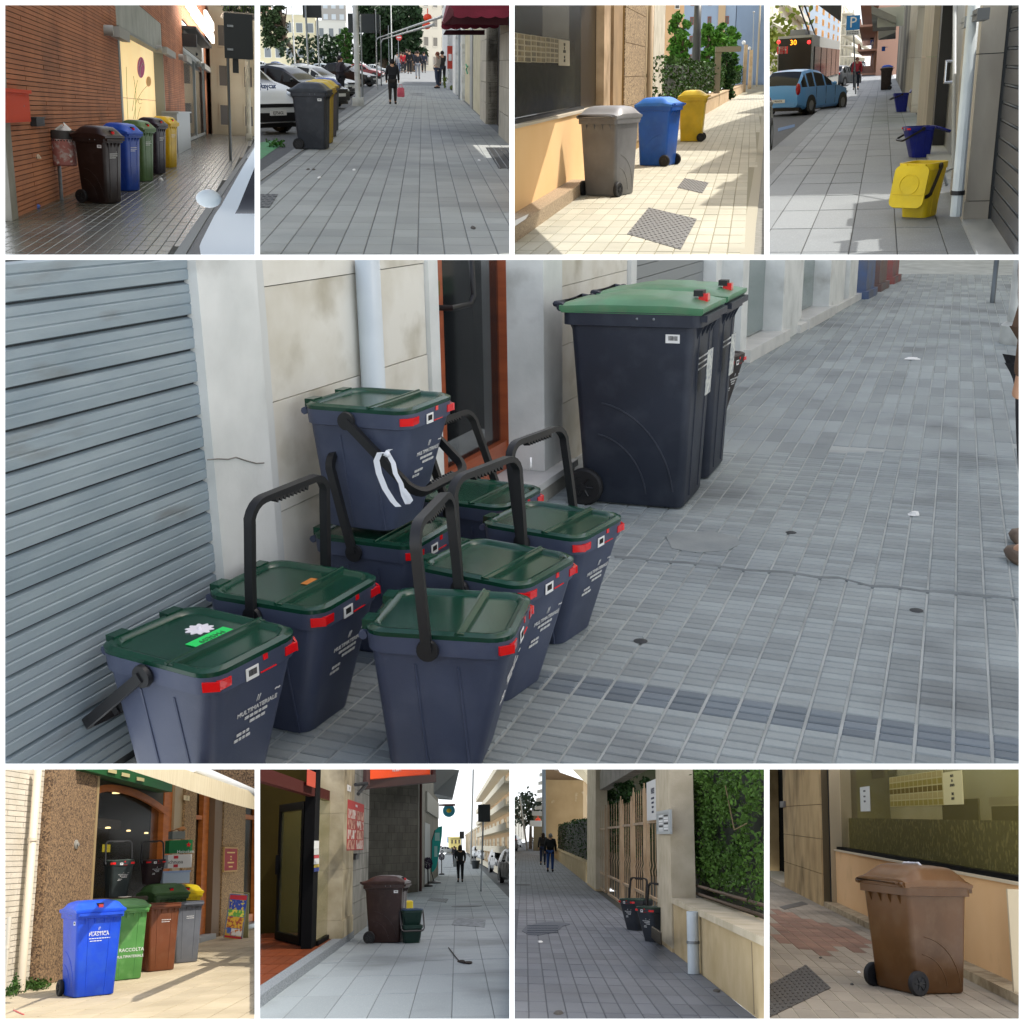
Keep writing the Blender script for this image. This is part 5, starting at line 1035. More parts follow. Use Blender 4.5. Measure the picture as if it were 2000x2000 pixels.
for u,lb in ((390,'round clipped bush left of the signposts'),(540,'round clipped bush under the white wing'),(700,'low round bush behind the white lamp post')):
    c=at(u,382,130); one('clipped_bush',lb,'bush',dk,lambda m:m.add(*(lambda l:(l.v,l.f))(leaves(500,[(c,(7,7,3.6),1)],1.2,shell=1))),'bushes around the car park',smooth=0)
# ================================================================== sunlit pavement: grey, blue and yellow bins by the shop window
use(P3)
W=Wall(P3.g(60,1690),P3.g(820,1190))
b0=P3.g(1450,860); b1=P3.g(1740,690)
mo=mat('sunny joint','8a8672',.9,space='world')
tm=mat('sunny paving tile','b5b1a0',.8,col2='a7a392',vs=1,space='world',rnd=.07,bump=.2,bs=70,stain='8c897c',ss=.5,slo=.6,shi=.85)
pv=sheet('pavement',mo,[P3.g(-200,1990),P3.g(1690,1990),P3.g(1830,1300),P3.g(1930,620),P3.g(1800,600),P3.g(1400,850),P3.g(500,1250),P3.g(-200,1700)])
kw=Wall(P3.g(1720,1900),P3.g(1840,1200))
tiles(pv,tm,P3.g(60,1700),W.n,W.d,.17,.62,(.010,.035),(-2,60),(-12,160),ok=lambda c:(c-W.A).dot(W.n)>.0 and P3.px(c)[0]<998+K*(1715+(1900-(P3.px(c)[1])/K)*.155),minpx=.35)
sheet('road',mat('pale asphalt','8b8a84',.9,col2='77766f',vs=14,space='world',bump=.5),[P3.g(1600,1990),P3.g(2100,1990),P3.g(2100,620),P3.g(1850,620)],-.014)
k=one('kerb','pale kerb along the right of the sunny pavement','kerb',mat('sunny kerb','a19c8b',.85,bump=.2),lambda m:m.loft([[p,p+V((.13,0,0)),p+V((.13,0,-.1)),p+V((0,0,-.1))] for p in [P3.g(*q,.006) for q in ((1705,1960),(1745,1690),(1800,1400),(1850,1080),(1885,800),(1905,660))]]),smooth=0); k['kind']='structure'
sc=lambda u,v=900,o=0:W.pick(u,v,o)[0]
zc=lambda u,v,o=0:W.pick(u,v,o)[1]
sh=thing('shop_building','cream shop front with a big dark display window','shopfront',W.pt(3,0,-.5),0,None,True)
cream=mat('warm cream render','e6c08c',.9,col2='deb57e',vs=.6,bump=.15,bs=40)
stn=mat('granite ledge','b09c80',.6,col2='7d6b57',vs=60,vlo=.4,vhi=.6,bump=.2)
sw0,sw1=sc(-40,700),sc(690,600); zs=zc(250,910)
def seg(nm,mt_,a0,a1,z0,z1,o0,o1): b=MB(); W.box(b,a0,a1,z0,z1,o0,o1); return b.build(nm,mt_,sh,smooth=0)
seg('parapet',cream,sw0-1,sc(835,900),.0,zs,-.4,.0); seg('stone_ledge',stn,sw0-1,sc(560,1300,.22),.0,.17,.001,.24)
seg('sill',mat('pale sill','b8ae9c',.6),sw0-1,sc(700,780),zs+.003,zs+.035,-.3,.03)
seg('pane_frame_bottom',TRIM,sw0-1,sc(575,800),zs+.036,zs+.075,-.16,-.06)
zT=zc(300,20)+1.2
pane=mat('dark shop glass','2e2d25',.3,spec=.03,alpha=.6); film=mat('patterned film','8f8d76',.35,col2='55543f',kind='voronoi',vs=16,vlo=.25,vhi=.35,spec=.05)
seg('pane',pane,sw0-1,sc(575,600),zs+.076,zT,-.13,-.11)
seg('frosted_film',film,sw0-1,sc(572,600),zs+.08,zc(500,320,-.2),-.22,-.2); seg('dim_interior',mat('interior','3d3b31',.8),sw0-1,sc(690,600)+.2,zs,zT,-1.2,-1.1)
seg('side_glass',mat('brown glass','3b3226',.4,spec=.05),sc(576,600),sc(690,600),zs+.04,zT,-.3,-.12)
for (u0,u1,c,o) in ((688,735,'c4a887',.02),(737,765,'55493a',-.1),(767,833,'a98c68',.0)): seg('jamb',mat('jamb '+c,c,.7,col2='8f7657',vs=2),sc(u0,500),sc(u1,500),zs if o<0 else .17,zT,-.5,o)
peb=mat('pebble dash','c2a883',.9,col2='6f5c46',kind='voronoi',vs=38,vlo=.2,vhi=.7,bump=.7,bs=60)
za_=[.17,zc(900,780),zc(900,573),zc(900,330),zc(900,80),zT]
for z0,z1 in zip(za_,za_[1:]): seg('pebble_panel',peb,sc(833,500)+.02,sc(988,500),z0+.006,z1-.006,-.4,.05)
seg('joint_core',mat('joint brown','8a745a',.9),sc(833,500),sc(988,500),0,zT,-.45,.03)
seg('corner_stone',mat('white crazy stone','d6cfbf',.8,col2='c0b8a6',kind='voronoi',vs=3.2,vlo=.1,vhi=.9,bump=.4,bs=8),sc(1050,500),sc(1132,500),0,zT,-3,.05)
seg('recess',mat('recess beige','a3906f',.9),sc(988,500),sc(1050,500),0,zT,-.5,-.05)
p=W.pt(sc(1022,500),0,.06); post('beige drainpipe between pebble panel and crazy-stone corner','pipe',p,p+V((0,0,zT)),.075,mat('beige pipe','b39c7d',.6),'drainpipe')
# posters on the window
def poster(lb,u0,v0,u1,v1,n,m_):
    a0,a1,z0,z1=W.rect(u0,v0,u1,v1,-.1); T=thing('window_poster',lb,'poster',W.pt((a0+a1)/2,z0,-.1),0,'food posters in the shop window',True)
    b=MB(); W.box(b,a0,a1,z0,z1,-.108,-.1); b.build('sheet',mat('poster paper','a49a83',.6),T,smooth=0)
    if n:
        c=3
        for i in range(c):
            for j in range(5):
                x0=a0+(a1-a0)*(i+.12)/c; x1=a0+(a1-a0)*(i+.88)/c; y0=z0+(z1-z0)*(j+.15)/5; y1=z0+(z1-z0)*(j+.85)/5; b=MB(); W.box(b,x0,x1,y0,y1,-.1,-.095); b.build('food_picture',m_,T,smooth=0)
    return T,(a0,a1,z0,z1)
food=mat('food picture','7a6a45',.5,col2='4a3d26',vs=9,rnd=.4,space='rand')
poster('poster of food pictures at the left edge of the window',-10,250,150,465,1,food); poster('middle poster of food pictures in the window',152,270,258,468,1,food); poster('poster of food pictures nearest the take-away notice',262,285,355,470,1,food)
T,(a0,a1,z0,z1)=poster('white take-away notice beside the food posters',358,300,440,492,0,None)
for t,fz,s_ in (('PIATTI',.82,.16),('DA',.68,.16),('ASPORTO',.55,.16),('TAKE',.33,.16),('AWAY',.19,.16)): text(t,(z1-z0)*s_,INK,T,W.pt((a0+a1)/2,z0+(z1-z0)*fz,-.098),W.right()*1,(0,0,1),ext=.001)
# --- bins
def facing(u,v,rz,dx,dy,w,d): return corner(P3.g(u,v),rz,dx*w,dy*d)
g1=M_pl('warm grey bin plastic','727171',.4); g1l=M_pl('warm grey lid plastic','8c8b8c',.4)
wheelie('grey wheeled bin with hinged lid, nearest of the sunny three',facing(775,1478,R(152),-.385,.36,.62,.72),R(152),g1,g1l,w=.62,d=.72,h=zz(770,880,P3.g(775,1478)),dome=.125,sticker=None,lock=False,group='bins in the sun by the window')
wheelie('blue wheeled bin between the grey and the yellow one',facing(1160,1248,R(-114),.385,.36,.6,.72),R(-114),M_pl('sun blue','1c56ae',.4),M_pl('sun blue lid','2f74cf',.4),w=.6,d=.72,h=zz(1145,790,P3.g(1145,1245)),dome=.125,sticker=None,lock=False,group='bins in the sun by the window')
wheelie('yellow wheeled bin, farthest of the three by the lamp post',facing(1425,1062,R(-97),.385,.36,.56,.70),R(-97),M_pl('sun yellow','d8b52c',.45),M_pl('sun yellow lid','e6c63a',.4),w=.56,d=.70,h=zz(1425,725,P3.g(1425,1060)),dome=.14,sticker=None,lock=False,group='bins in the sun by the window')
# --- covers
iron=mat('worn iron','6e6c68',.6,.2,bump=.2,bs=80)
poly_cover('square_cover','large square patterned iron cover in the near paving','manhole cover',[P3.g(870,1752,.008),P3.g(1270,1868,.008),P3.g(1392,1640,.008),P3.g(1032,1555,.008)],iron,z=.012,h=.01,knobs=(18,18,.45))
poly_cover('square_cover','small square patterned iron cover right of the blue bin','manhole cover',[P3.g(1245,1405,.008),P3.g(1432,1448,.008),P3.g(1480,1368,.008),P3.g(1300,1335,.008)],iron,z=.012,h=.01,knobs=(12,12,.45))
q=P3.g(80,1600); one('cut_stone','broken white stone block on the end of the ledge','stone',mat('white stone','d8d2c4',.8,bump=.3),lambda m:(m.hexa([P3.g(20,1700,.0),P3.g(110,1640,.0),P3.g(135,1600,.0),P3.g(30,1650,.0),P3.g(20,1700,.22),P3.g(110,1640,.22),P3.g(135,1600,.22),P3.g(30,1650,.22)])),smooth=0)
# --- garden side
lw=Wall(b0,b1); lwm=mat('low wall render','bfa684',.9,col2='a98f6e',vs=2,bump=.3)
s0,s1=lw.pick(1120,1060)[0],lw.pick(1745,690)[0]; zl=lw.pick(1600,690)[1]
one('low_garden_wall','low beige garden wall below the hedge','wall',lwm,lambda m:(lw.box(m,s0,s1,0,zl,-.5,0),lw.box(m,s0,s1,zl+.003,zl+.05,-.55,.04)),smooth=0)
hl=leafmat('hedge leaf','41602a','2c4620',.4); zh0,zh1=lw.pick(1600,660)[1],lw.pick(1600,480)[1]
h=thing('hedge','dense clipped green hedge growing above the low wall','hedge',lw.pt(s0,zh0,-1),0,None,True)
m=MB(); N=30
bx=[(lw.pt(s0+(s1-s0)*(i+.5)/N,(zh0+zh1)/2,-.7),(.42,(s1-s0)/N*.7,(zh1-zh0)/2+random.uniform(-.05,.08)),1) for i in range(N)]
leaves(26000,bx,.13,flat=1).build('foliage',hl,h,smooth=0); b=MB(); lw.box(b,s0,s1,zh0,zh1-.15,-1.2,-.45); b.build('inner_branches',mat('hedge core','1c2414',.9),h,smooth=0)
gl=leafmat('garden leaf','5d8a35','41702a',.35)
def tr(lb,u,v,y,vt,wu,lm,**k):
    b_=P3.yv(u,v,y); t=P3.yv(u,vt,y); r=(P3.yv(u+wu,v,y)-b_).length; tree(lb,(b_.x,y,0),max(1,t.z),r,lm,**k)
tr('bushy garden tree right of the dark lamp post',1470,560,70,160,95,gl,n=2600,size=.5,trunk=.15,base=.1)
tr('slender light green tree in the middle of the garden',1570,520,85,140,75,gl,n=1300,size=.5,trunk=.12,base=.45)
tr('light green tree overhanging the hedge beside the corner',1240,560,60,60,90,gl,n=1500,size=.4,trunk=.12,base=.35)
tr('small light green tree near the gate posts',1650,520,90,180,55,gl,n=900,size=.5,trunk=.1,base=.4)
tr('dark leafy bush low behind the hedge',1610,560,75,390,80,leafmat('dark bush','2f4a22','213a1a'),n=1500,size=.4,base=.1,cat='bush')
tr('shrub rising left of the lamp post above the hedge',1280,620,52,210,60,gl,n=1300,size=.4,base=.2,cat='bush')
p=P3.g(1372,800); t=upx(1380,0,p); T=thing('dark_lamp_post','thick dark grey lamp post beside the yellow bin','lamp post',p,0,None,True)
pm=mat('dark post','4a4b4a',.45,.4); r_=(upx(1410,600,p)-upx(1340,600,p)).length/2
b=MB(); b.cyl(p,V((p.x,p.y,zz(1380,250,p))),r_*.95,16,r_*.9); b.cyl(V((p.x,p.y,zz(1380,250,p))),V((p.x,p.y,t.z+.5)),r_*.82,16,r_*.75); b.build('shaft',pm,T)
c=upx(1372,536,p); b=MB(); b.lathe([(r_*.98,c.z-.03),(r_*.98,c.z+.03)],V((p.x,p.y,0)),16); b.build('tape_band',WHITE,T)
for (u,v,ut,vt,lb) in ((1742,690,1742,330,'nearer gate post with white globe lamp'),(1785,665,1785,370,'farther gate post with white globe lamp')):
    p=P3.g(u,v); T=thing('gate_post',lb,'gate post',p,0,'globe-lamp gate posts',True); q=upx(ut,vt,p); w_=.14 if u<1760 else .16
    b=MB(); b.box(p.x-w_,p.x+w_,p.y-.2,p.y+.4,0,q.z-.05); b.build('pillar',lwm,T,smooth=0); b=MB(); b.sphere(q+V((0,0,.12)),.17,14,10); b.build('globe',mat('white globe','d8d8d2',.3),T); b=MB(); b.cyl(q+V((0,0,-.06)),q+V((0,0,.0)),.06,8); b.build('collar',TRIM,T)
q0,q1=P3.yv(1530,430,62),P3.yv(1725,345,62); one('garden_beam','grey concrete beam frame over the garden entrance','beam',mat('old concrete','8f8672',.9,bump=.3),lambda m:(m.box(q0.x,q1.x,62,62.5,q1.z-.25,q1.z),m.box(q0.x,q0.x+.3,62.1,62.4,0,q1.z-.26)),smooth=0)
for (u,v,ut,r_,c,lb) in ((1838,650,1868,.13,'a59c88','wooden pole leaning at the far kerb'),(1805,655,1818,.06,'9aa0a3','slim steel lamp pole far along the pavement'),(1875,605,1890,.1,'8a8578','farthest dark pole at the right edge')):
    p=P3.g(u,v); t=upx(ut,90 if 'lamp' in lb else 0,p); T=thing('street_pole',lb,'pole',p,0,'poles far along the kerb',True)
    b=MB(); b.cyl(p,t,r_,10,r_*.8); b.build('shaft',mat('pole '+c,c,.7),T); b=MB(); b.sphere(t,(r_*2.2,r_*2.2,r_*1.6),10,6); b.build('head',mat('lamp grey','9c9c98'),T)
# houses behind the garden
f1=Wall(P3.yv(1100,600,130),P3.yv(1320,600,130)); facade('warm beige house behind the garden at the corner',f1,f1.pick(1080,300)[0],f1.pick(1290,300)[0],0,f1.pick(1200,-40)[1],mat('beige house','cda67c',.9,col2='c1986c',vs=.2),5,2,mat('dim window','55504a',.2),depth=8,ww=.3,wh=.5,sill=mat('white trim','cfcabc',.8))
f2=Wall(P3.yv(1290,600,170),P3.yv(2000,600,170)); facade('blue-grey apartment house with brown panel behind the garden',f2,f2.pick(1285,300)[0],f2.pick(1675,300)[0],0,f2.pick(1500,-60)[1],mat('blue grey render','8d9cae',.9,col2='8392a4',vs=.15),5,3,mat('dim window','55504a'),depth=8,ww=.16,wh=.4,sill=mat('brown trim','7a4a3c',.8))
facade('darker blue-grey gable end at the far right of the garden',f2,f2.pick(1680,300)[0],f2.pick(2050,300)[0],0,f2.pick(1700,-60)[1],mat('blue gable','7d8da1',.9,col2='73839a',vs=.15),5,1,mat('dim window','55504a'),depth=8,ww=.05,wh=.1)
a0,a1=f2.pick(1552,100)[0],f2.pick(1605,100)[0]; one('window_strip','tan strip of stacked windows on the blue-grey house','facade strip',mat('tan strip','b59a78',.8),lambda m:f2.box(m,a0,a1,0,f2.pick(1500,-60)[1],0,.15),smooth=0)
# ================================================================== shaded pavement with yellow and blue pails, bus and parked cars
use(P4)
W=Wall(P4.g(1480,1680),P4.g(1140,945))
d4=(P4.g(760,600)-P4.g(760,1500)); VPd=(P4.g(825,760)-P4.g(620,1890)); e2=V((VPd.x,VPd.y,0)).normalized(); e1=V((e2.y,-e2.x,0))
mo=mat('slab joint','3f4346',.9)
tm=mat('speckled slab','787d80',.6,col2='9aa0a3',vs=90,vlo=.55,vhi=.7,space='world',rnd=.07,bump=.1,bs=90,stain='606568',ss=.6,slo=.5,shi=.8)
pv=sheet('pavement',mo,[P4.g(-400,1990),P4.g(2200,1990),P4.g(1700,1500),P4.g(1000,600),P4.g(800,505),P4.g(740,505),P4.g(480,820),P4.g(30,1230),P4.g(-400,1600)])
kb=Wall(P4.g(40,1140),P4.g(560,690))
tiles(pv,tm,P4.g(620,1890),e1,e2,.40,1.55,(.008,.03),(-9,7),(-1,130),ok=lambda c:(c-kb.A).cross(kb.d).z>.24 and (c-W.A).cross(W.d).z<.0,minpx=.3)
tiles(pv,mat('kerb granite','7d8285',.7,col2='6a6f72',vs=60,rnd=.08),kb.pt(0,0,0),kb.n*(1 if kb.n.x>0 else -1),kb.d,.40,1.4,(.006,.03),(0,1),(-6,120),name='kerb_slab',minpx=.3,ztop=.0095)
sheet('road',mat('street asphalt','4a4d50',.8,col2='3c3f42',vs=14,space='world',bump=.4),[P4.g(-900,1400),P4.g(40,1150),P4.g(560,700),P4.g(770,520),P4.g(300,540),P4.g(-1500,700)],-.12)
one('blue_line','faded blue parking line on the road by the kerb','marking',mat('blue line','4a6a94',.8),lambda m:m.prism([P4.g(90,960,-.116),P4.g(215,930,-.116),P4.g(215,950,-.116),P4.g(90,985,-.116)],(0,0,0),(0,0,.003)),smooth=0)['kind']='structure'
k=one('kerb','grey granite kerb beside the parked cars','kerb',mat('kerb granite','7d8285'),lambda m:kb.box(m,-12,60,-.14,-.001,-.05 if kb.n.x>0 else 0,0 if kb.n.x>0 else .05),smooth=0); k['kind']='structure'
# --- stone facade on the right
bl=thing('stone_building','pale stone building with glass door, roller shutter and pilasters','building',W.pt(3,0,-1),0,None,True)
sc=lambda u,v=1200,o=0:W.pick(u,v,o)[0]
zc=lambda u,v,o=0:W.pick(u,v,o)[1]
st=mat('veined limestone','aaa59a',.6,col2='98938a',vs=1.6,bump=.15,bs=30,stain='77716a',ss=1.2,slo=.58,shi=.85,space='rand',stretch=(1,1,.4),spec=.2)
zT=6.5
def seg(nm,mt_,u0,u1,v,z0,z1,o0,o1,par=None):
    a0,a1=sc(u0,v),sc(u1,v); b=MB(); W.box(b,min(a0,a1),max(a0,a1),z0,z1,o0,o1); return b.build(nm,mt_,par or bl,smooth=0)
shm4=mat('dark shutter','4e5054',.5,metal=.2,spec=.25)
a0,a1=-8,0
for k in range(38):
    z0=.05+k*.155; b=MB(); W.box(b,min(a0,a1),max(a0,a1)-.02,z0,z0+.125,-.34,-.24); b.build('shutter_slat',shm4,bl,smooth=0)
    b=MB(); b.tube([W.pt(min(a0,a1),z0+.14,-.26),W.pt(max(a0,a1)-.02,z0+.14,-.26)],.014,5); b.build('shutter_ridge',mat('shutter ridge','6a6d70',.4,.3,spec=.25),bl)
b=MB(); W.box(b,-8,0,0,zT,-.5,-.35); b.build('shutter_backing',TRIM,bl,smooth=0)
h=[0,.22,1.55,2.9,zT]
def bx_(nm,a0,a1,z0,z1,o0,o1):
    b=MB(); W.box(b,a0,a1,z0,z1,o0,o1); return b.build(nm,st,bl,smooth=0)
for z0,z1 in zip(h,h[1:]): bx_('pilaster_block',0,.5,z0+.004,z1-.004,-.215,.0 if z0 else .012)
for z0,z1 in zip(h,h[1:]): bx_('wall_slab',.51,sc(1372,1400),z0+.004,z1-.004,-.4,-.012)
b=MB(); W.box(b,.02,sc(1372,1400)-.02,0,zT,-.45,-.03); b.build('wall_core',mat('slab joint','3f4346'),bl,smooth=0)
b=MB(); W.box(b,-8,-.01,0,.05,-.24,.02); b.build('marble_threshold',mat('grey marble','b9bcbd',.35,col2='8f9496',vs=3,stretch=(1,.3,1)),bl,smooth=0)
stl=mat('brushed steel','9aa0a2',.35,.7,col2='83898c',vs=3); gls=mat('grey green glass','5d6b69',.3,spec=.06,col2='46514f',vs=.5)
dz=[seg('steel_panel',stl,1320,1232,950,.06,zT,-.5,-.25),seg('door_glass',gls,1372,1322,1000,.06,zT,-.5,-.3)]
b=MB(); a=sc(1385,800,.0); b.tube([W.pt(a,zc(1385,630,.08),.0),W.pt(a,zc(1385,630,.08),.1),W.pt(a,zc(1385,460,.08),.1),W.pt(a,zc(1385,460,.08),.0)],.02,8); b.build('door_handle',CHROME,bl)
seg('dark_reveal',TRIM,1232,1220,950,.0,zT,-.5,-.05); seg('inner_threshold',mat('pale step','9da1a2',.6),1372,1200,980,.0,.055,-.5,.1)
for z0,z1 in zip(h,h[1:]): seg('pier_slab',st,1218,1142,945,z0+.004,z1-.004,-.4,.05)
seg('green_shutter',mat('green shutter','3f8f72',.6,col2='8f9a72',vs=1.5,spec=.1),1138,1100,830,.15,zT,-.4,-.25)
for z0,z1 in zip(h,h[1:]): seg('pier_slab',st,1098,1042,790,z0+.004,z1-.004,-.4,.04)
s0_=sc(1042,790)
for k_,c_ in enumerate(('8d8a82','4d4c49','9a968d','7f7b73','93908a','6f6d68')):
    b=MB(); W.box(b,s0_+.05+k_*9,s0_+8.9+k_*9,0,zT,-.5,.03); b.build('far_shop_pier',mat('far pier '+c_,c_,.7,spec=.1,col2='5f5d58',vs=.3),bl,smooth=0)
def s_at(y): return (y-W.A.y)/W.d.y
for y0_,y1_,zt_ in ((18,23.9,5.6),(24,31.9,7.4),(32,60,11)):
    upper('added_shade_block','upper storeys added unseen above the stone house to shade the pavement, standing %s metres down the street'%{18:'eighteen',24:'twenty-four',32:'thirty-two'}[y0_],W,s_at(y0_),s_at(y1_),zt_,3.0,st,n=1)  # added out of view, stepped to shade this pavement but spare the sunny one
p=W.pt(sc(1430,1600,.08),0,.09); post('white wall pipe ending just above the paving by the yellow pail','pipe',p+V((0,0,.1)),p+V((0,0,zT)),.055,mat('white pvc','c9d2d6'),'wall_pipe')
one('pipe_clamp','black clamp near the foot of the white wall pipe','clamp',DARKP,lambda m:m.lathe([(.066,.30),(.066,.34)],p,14))
pts=[W.pt(sc(1405,v,.06),z,.05) for v,z in ((40,zc(1430,20)),(700,zc(1390,700)),(1150,zc(1370,1150)))]+[P4.g(1330,1290,.2),P4.g(1355,1380,.02)]
one('grey_cable_pipe','thin grey cable pipe bending round the glass door corner','pipe',mat('grey pipe','8d9294',.5),lambda m:m.tube(pts,.022,8))
for (u0,v0,u1,v1,c,lb) in ((1563,72,1600,155,'55585a','black meter box high on the stone pilaster'),(1476,130,1502,208,'8a8f91','small grey plate beside the white pipe')):
    q=W.rect(u0,v0,u1,v1,.08); one('wall_box',lb,'box',mat('box '+c,c,.5,spec=.2),lambda m:(W.box(m,min(q[0],q[1]),max(q[0],q[1]),q[2],q[3],.0,.1),W.box(m,min(q[0],q[1])+.1,max(q[0],q[1])-.1,q[2]+.05,q[3]-.05,.1,.12)),smooth=0)
# --- pails
ylw=M_pl('yellow pail plastic','e6c81c',.42); blu=M_pl('blue pail plastic','16258f',.42); blk=mat('black bow','15100c',.5)
q=P4.g(1180,1640); T=pail('bright yellow open pail with its lid hanging down in front',corner(q,R(153),-.13,.19),R(153),ylw,ylw,angle=-142,W=.36,L=.42,h=zz(1180,1235,q)+.02,lid=252,lines=None,refl=False,hm=blk,group='open pails on the shaded pavement')
q=P4.g(1065,1178); pail('blue open pail standing behind the yellow one',corner(q,R(-75),-.10,-.11),R(-75),blu,blu,angle=118,W=.40,L=.44,h=.50,lid=200,lines=None,refl=True,hm=blk,group='open pails on the shaded pavement')
q=P4.g(972,838); pail('blue open pail with raised lid farther along the wall',corner(q,R(-85),-.13,-.11),R(-85),blu,blu,angle=112,W=.40,L=.44,h=zz(980,700,q)+.02,lid=125,lines=None,refl=False,hm=blk,group='open pails on the shaded pavement')
q=P4.g(862,676); wheelie('dark brown wheeled bin against the wall behind the pails',corner(q,R(-92),.385*.5,-.36*.62),R(-92),M_pl('bin 2a1f1a','2f231e',.5),M_pl('lid 2a1f1a','2f231e',.5),w=.5,d=.62,h=zz(870,515,q),dome=.06,sticker=None,lock=False,group='bins along the shaded wall')
q=P4.g(900,640); wheelie('wheeled bin with blue lid behind the dark brown one',q,R(-92),M_pl('bin 1f3f9c','1f3f9c',.5),M_pl('bin 2a55c4','2a55c4',.5),w=.5,d=.62,h=1.1,dome=.1,sticker=None,lock=False,group='bins along the shaded wall')
# --- cars and bus
def nr(u,v,rz,L,sy=1): q=P4.g(u,v,-.12); r=M.Rotation(rz,3,'Z')@V((0,-L/2*sy,0)); return (q.x+r.x,q.y+r.y,-.12)
rz4=math.atan2(-e2.x,e2.y)
rzc=R(180)+rz4+R(14)
def carr(lb,u,v,rz,c,k_,**kw): car(lb,nr(u,v,rz,kw.get('L',3.85)),rz,c,k_,**kw)
carr('light blue hatchback parked by the kerb with red tail lights',90,872,R(180)+rz4-R(24),'5f9ad3','hatch',L=3.9,W=1.68,group='cars parked along the street',plate=(1,'246AXK'))
carr('dark grey saloon parked in front of the light blue hatchback',470,650,R(180)+rz4-R(22),'55595d','sedan',L=4.2,W=1.7,group='cars parked along the street')
q=P4.g(30,1130,-.12); car('grey car cut off at the lower left beside the kerb',(q.x-.80,q.y-1.2,-.12),rz4,'7b807e','hatch',L=3.9,W=1.66,group='cars parked along the street')
for (u,v,r,c,lb) in ((600,490,180,'b9bec0','silver car far down the street'),(672,555,180,'26282b','black car behind the walker in red'),(725,495,180,'7c8084','grey car far beyond the walker in red')):
    q=P4.g(u,v,-.12); car(lb,(q.x,q.y,-.12),R(r)+rz4,c,'hatch',L=4,W=1.7,group='cars parked along the street')
q=P4.yv(85,470,52); q1=P4.yv(345,470,52); bt=P4.yv(200,268,52)
T=thing('trolley_bus','grey trolley bus seen from behind with amber route display','bus',(q.x,52,-.1),0,None,True)
gy=mat('bus silver','b5b7b4',.5,.1); dkg=mat('bus black glass','15181a',.1,spec=.5)
z0,z1=P4.yv(200,490,52).z,bt.z; Lb=22; sk=(P4.yv(555,300,52+Lb).x-q1.x)
def BX(nm,mt_,x0,x1,y0,y1,a0,a1):
    b=MB(); f=lambda y:sk*(y-52)/Lb; b.hexa([V((x0+f(y0),y0,a0)),V((x1+f(y0),y0,a0)),V((x1+f(y1),y1,a0)),V((x0+f(y1),y1,a0)),V((x0+f(y0),y0,a1)),V((x1+f(y0),y0,a1)),V((x1+f(y1),y1,a1)),V((x0+f(y1),y1,a1))]); return b.build(nm,mt_,T,smooth=0)
BX('body',gy,q.x,q1.x,52,52+Lb,0,z1); BX('rear_glass',dkg,q.x+.05,q1.x-.05,51.9,51.99,.6,z1-.1); BX('roof_unit',mat('roof grey','7d7f80',.6),q.x+.4,q1.x-.4,53,58,z1+.003,z1+.25)
for i in range(5): BX('side_window',dkg,q1.x-.1,q1.x+.05,52.8+i*4.2,56.5+i*4.2,.9,z1-.45)
BX('bumper',TRIM,q.x+.02,q1.x-.02,51.8,51.89,.1,.55)
c=P4.yv(205,320,51.8); text('30',(P4.yv(205,296,51.8).z-P4.yv(205,344,51.8).z)*1.15,mat('amber leds','ff8a1e',.5,em=2.5),T,c,(1,0,0),(0,0,1),'route_display')
for i in range(5):
    c=P4.yv(85+i*11,378,51.85); w_=.16; BX('hazard_stripe',RED if i%2==0 else WHITE,c.x-.01,c.x+.19,51.82,51.88,P4.yv(90,405,51.85).z,P4.yv(90,350,51.85).z)
for u in (95,322): b=MB(); b.sphere(P4.yv(u,315,51.8),.075,8,6); b.build('tail_light',mat('lit tail','ff3030',.3,em=1.5),T)
for u in (250,292): b=MB(); b.tube([P4.yv(u+80,270,56),P4.yv(u-10,20,40)],.03,6); b.build('trolley_pole',TRIM,T)
# --- signs
p=P4.g(672,706); T=thing('parking_sign','blue parking sign with white P and small panel on a grey post','sign',p,0,None,True)
b=MB(); b.cyl(p,upx(652,110,p),.035,10); b.build('post',STEEL,T)
c0,c1=upx(600,228,p),upx(707,112,p); b=MB(); b.box(c0.x,c1.x,p.y-.07,p.y-.045,c0.z,c1.z); b.build('blue_panel',mat('sign blue','2a78b8',.4,spec=.3),T,smooth=0)
text('P',(c1.z-c0.z)*1.05,WHITE,T,V(((c0.x+c1.x)/2,p.y-.073,(c0.z+c1.z)/2)),(1,0,0),(0,0,1),'letter_p')
c2=upx(600,268,p); b=MB(); b.box(c0.x,c1.x,p.y-.07,p.y-.045,c2.z,c0.z-.02); b.build('small_panel',mat('grey white panel','c9cdd0',.6),T,smooth=0)
for k_ in (.35,.65):
    b=MB(); z=c2.z+(c0.z-c2.z)*k_
    for j in range(7): b.box(c0.x+.05+(c1.x-c0.x-.1)*j/7,c0.x+.05+(c1.x-c0.x-.1)*(j+.7)/7,p.y-.074,p.y-.0705,z-.018,z+.018)
    b.build('print_lines',INK,T,smooth=0)['kind']='stuff'
p=P4.g(797,525); T=thing('crossing_sign','blue pedestrian crossing sign with a dark plate above it','sign',p,0,None,True)
b=MB(); b.cyl(p,upx(797,275,p),.06,8); b.build('post',STEEL,T)
c0,c1=upx(780,338,p),upx(815,298,p); b=MB(); b.box(c0.x,c1.x,p.y-.12,p.y-.07,c0.z,c1.z); b.build('blue_panel',mat('sign blue 2','2255b4',.4,spec=.3),T,smooth=0)
b=MB(); xm=(c0.x+c1.x)/2; zm=c1.z-c0.z; b.prism([V((xm-zm*.38,p.y-.125,c0.z+zm*.12)),V((xm+zm*.38,p.y-.125,c0.z+zm*.12)),V((xm,p.y-.125,c1.z-zm*.1))],(0,0,0),(0,-.01,0)); b.build('white_triangle',WHITE,T,smooth=0)
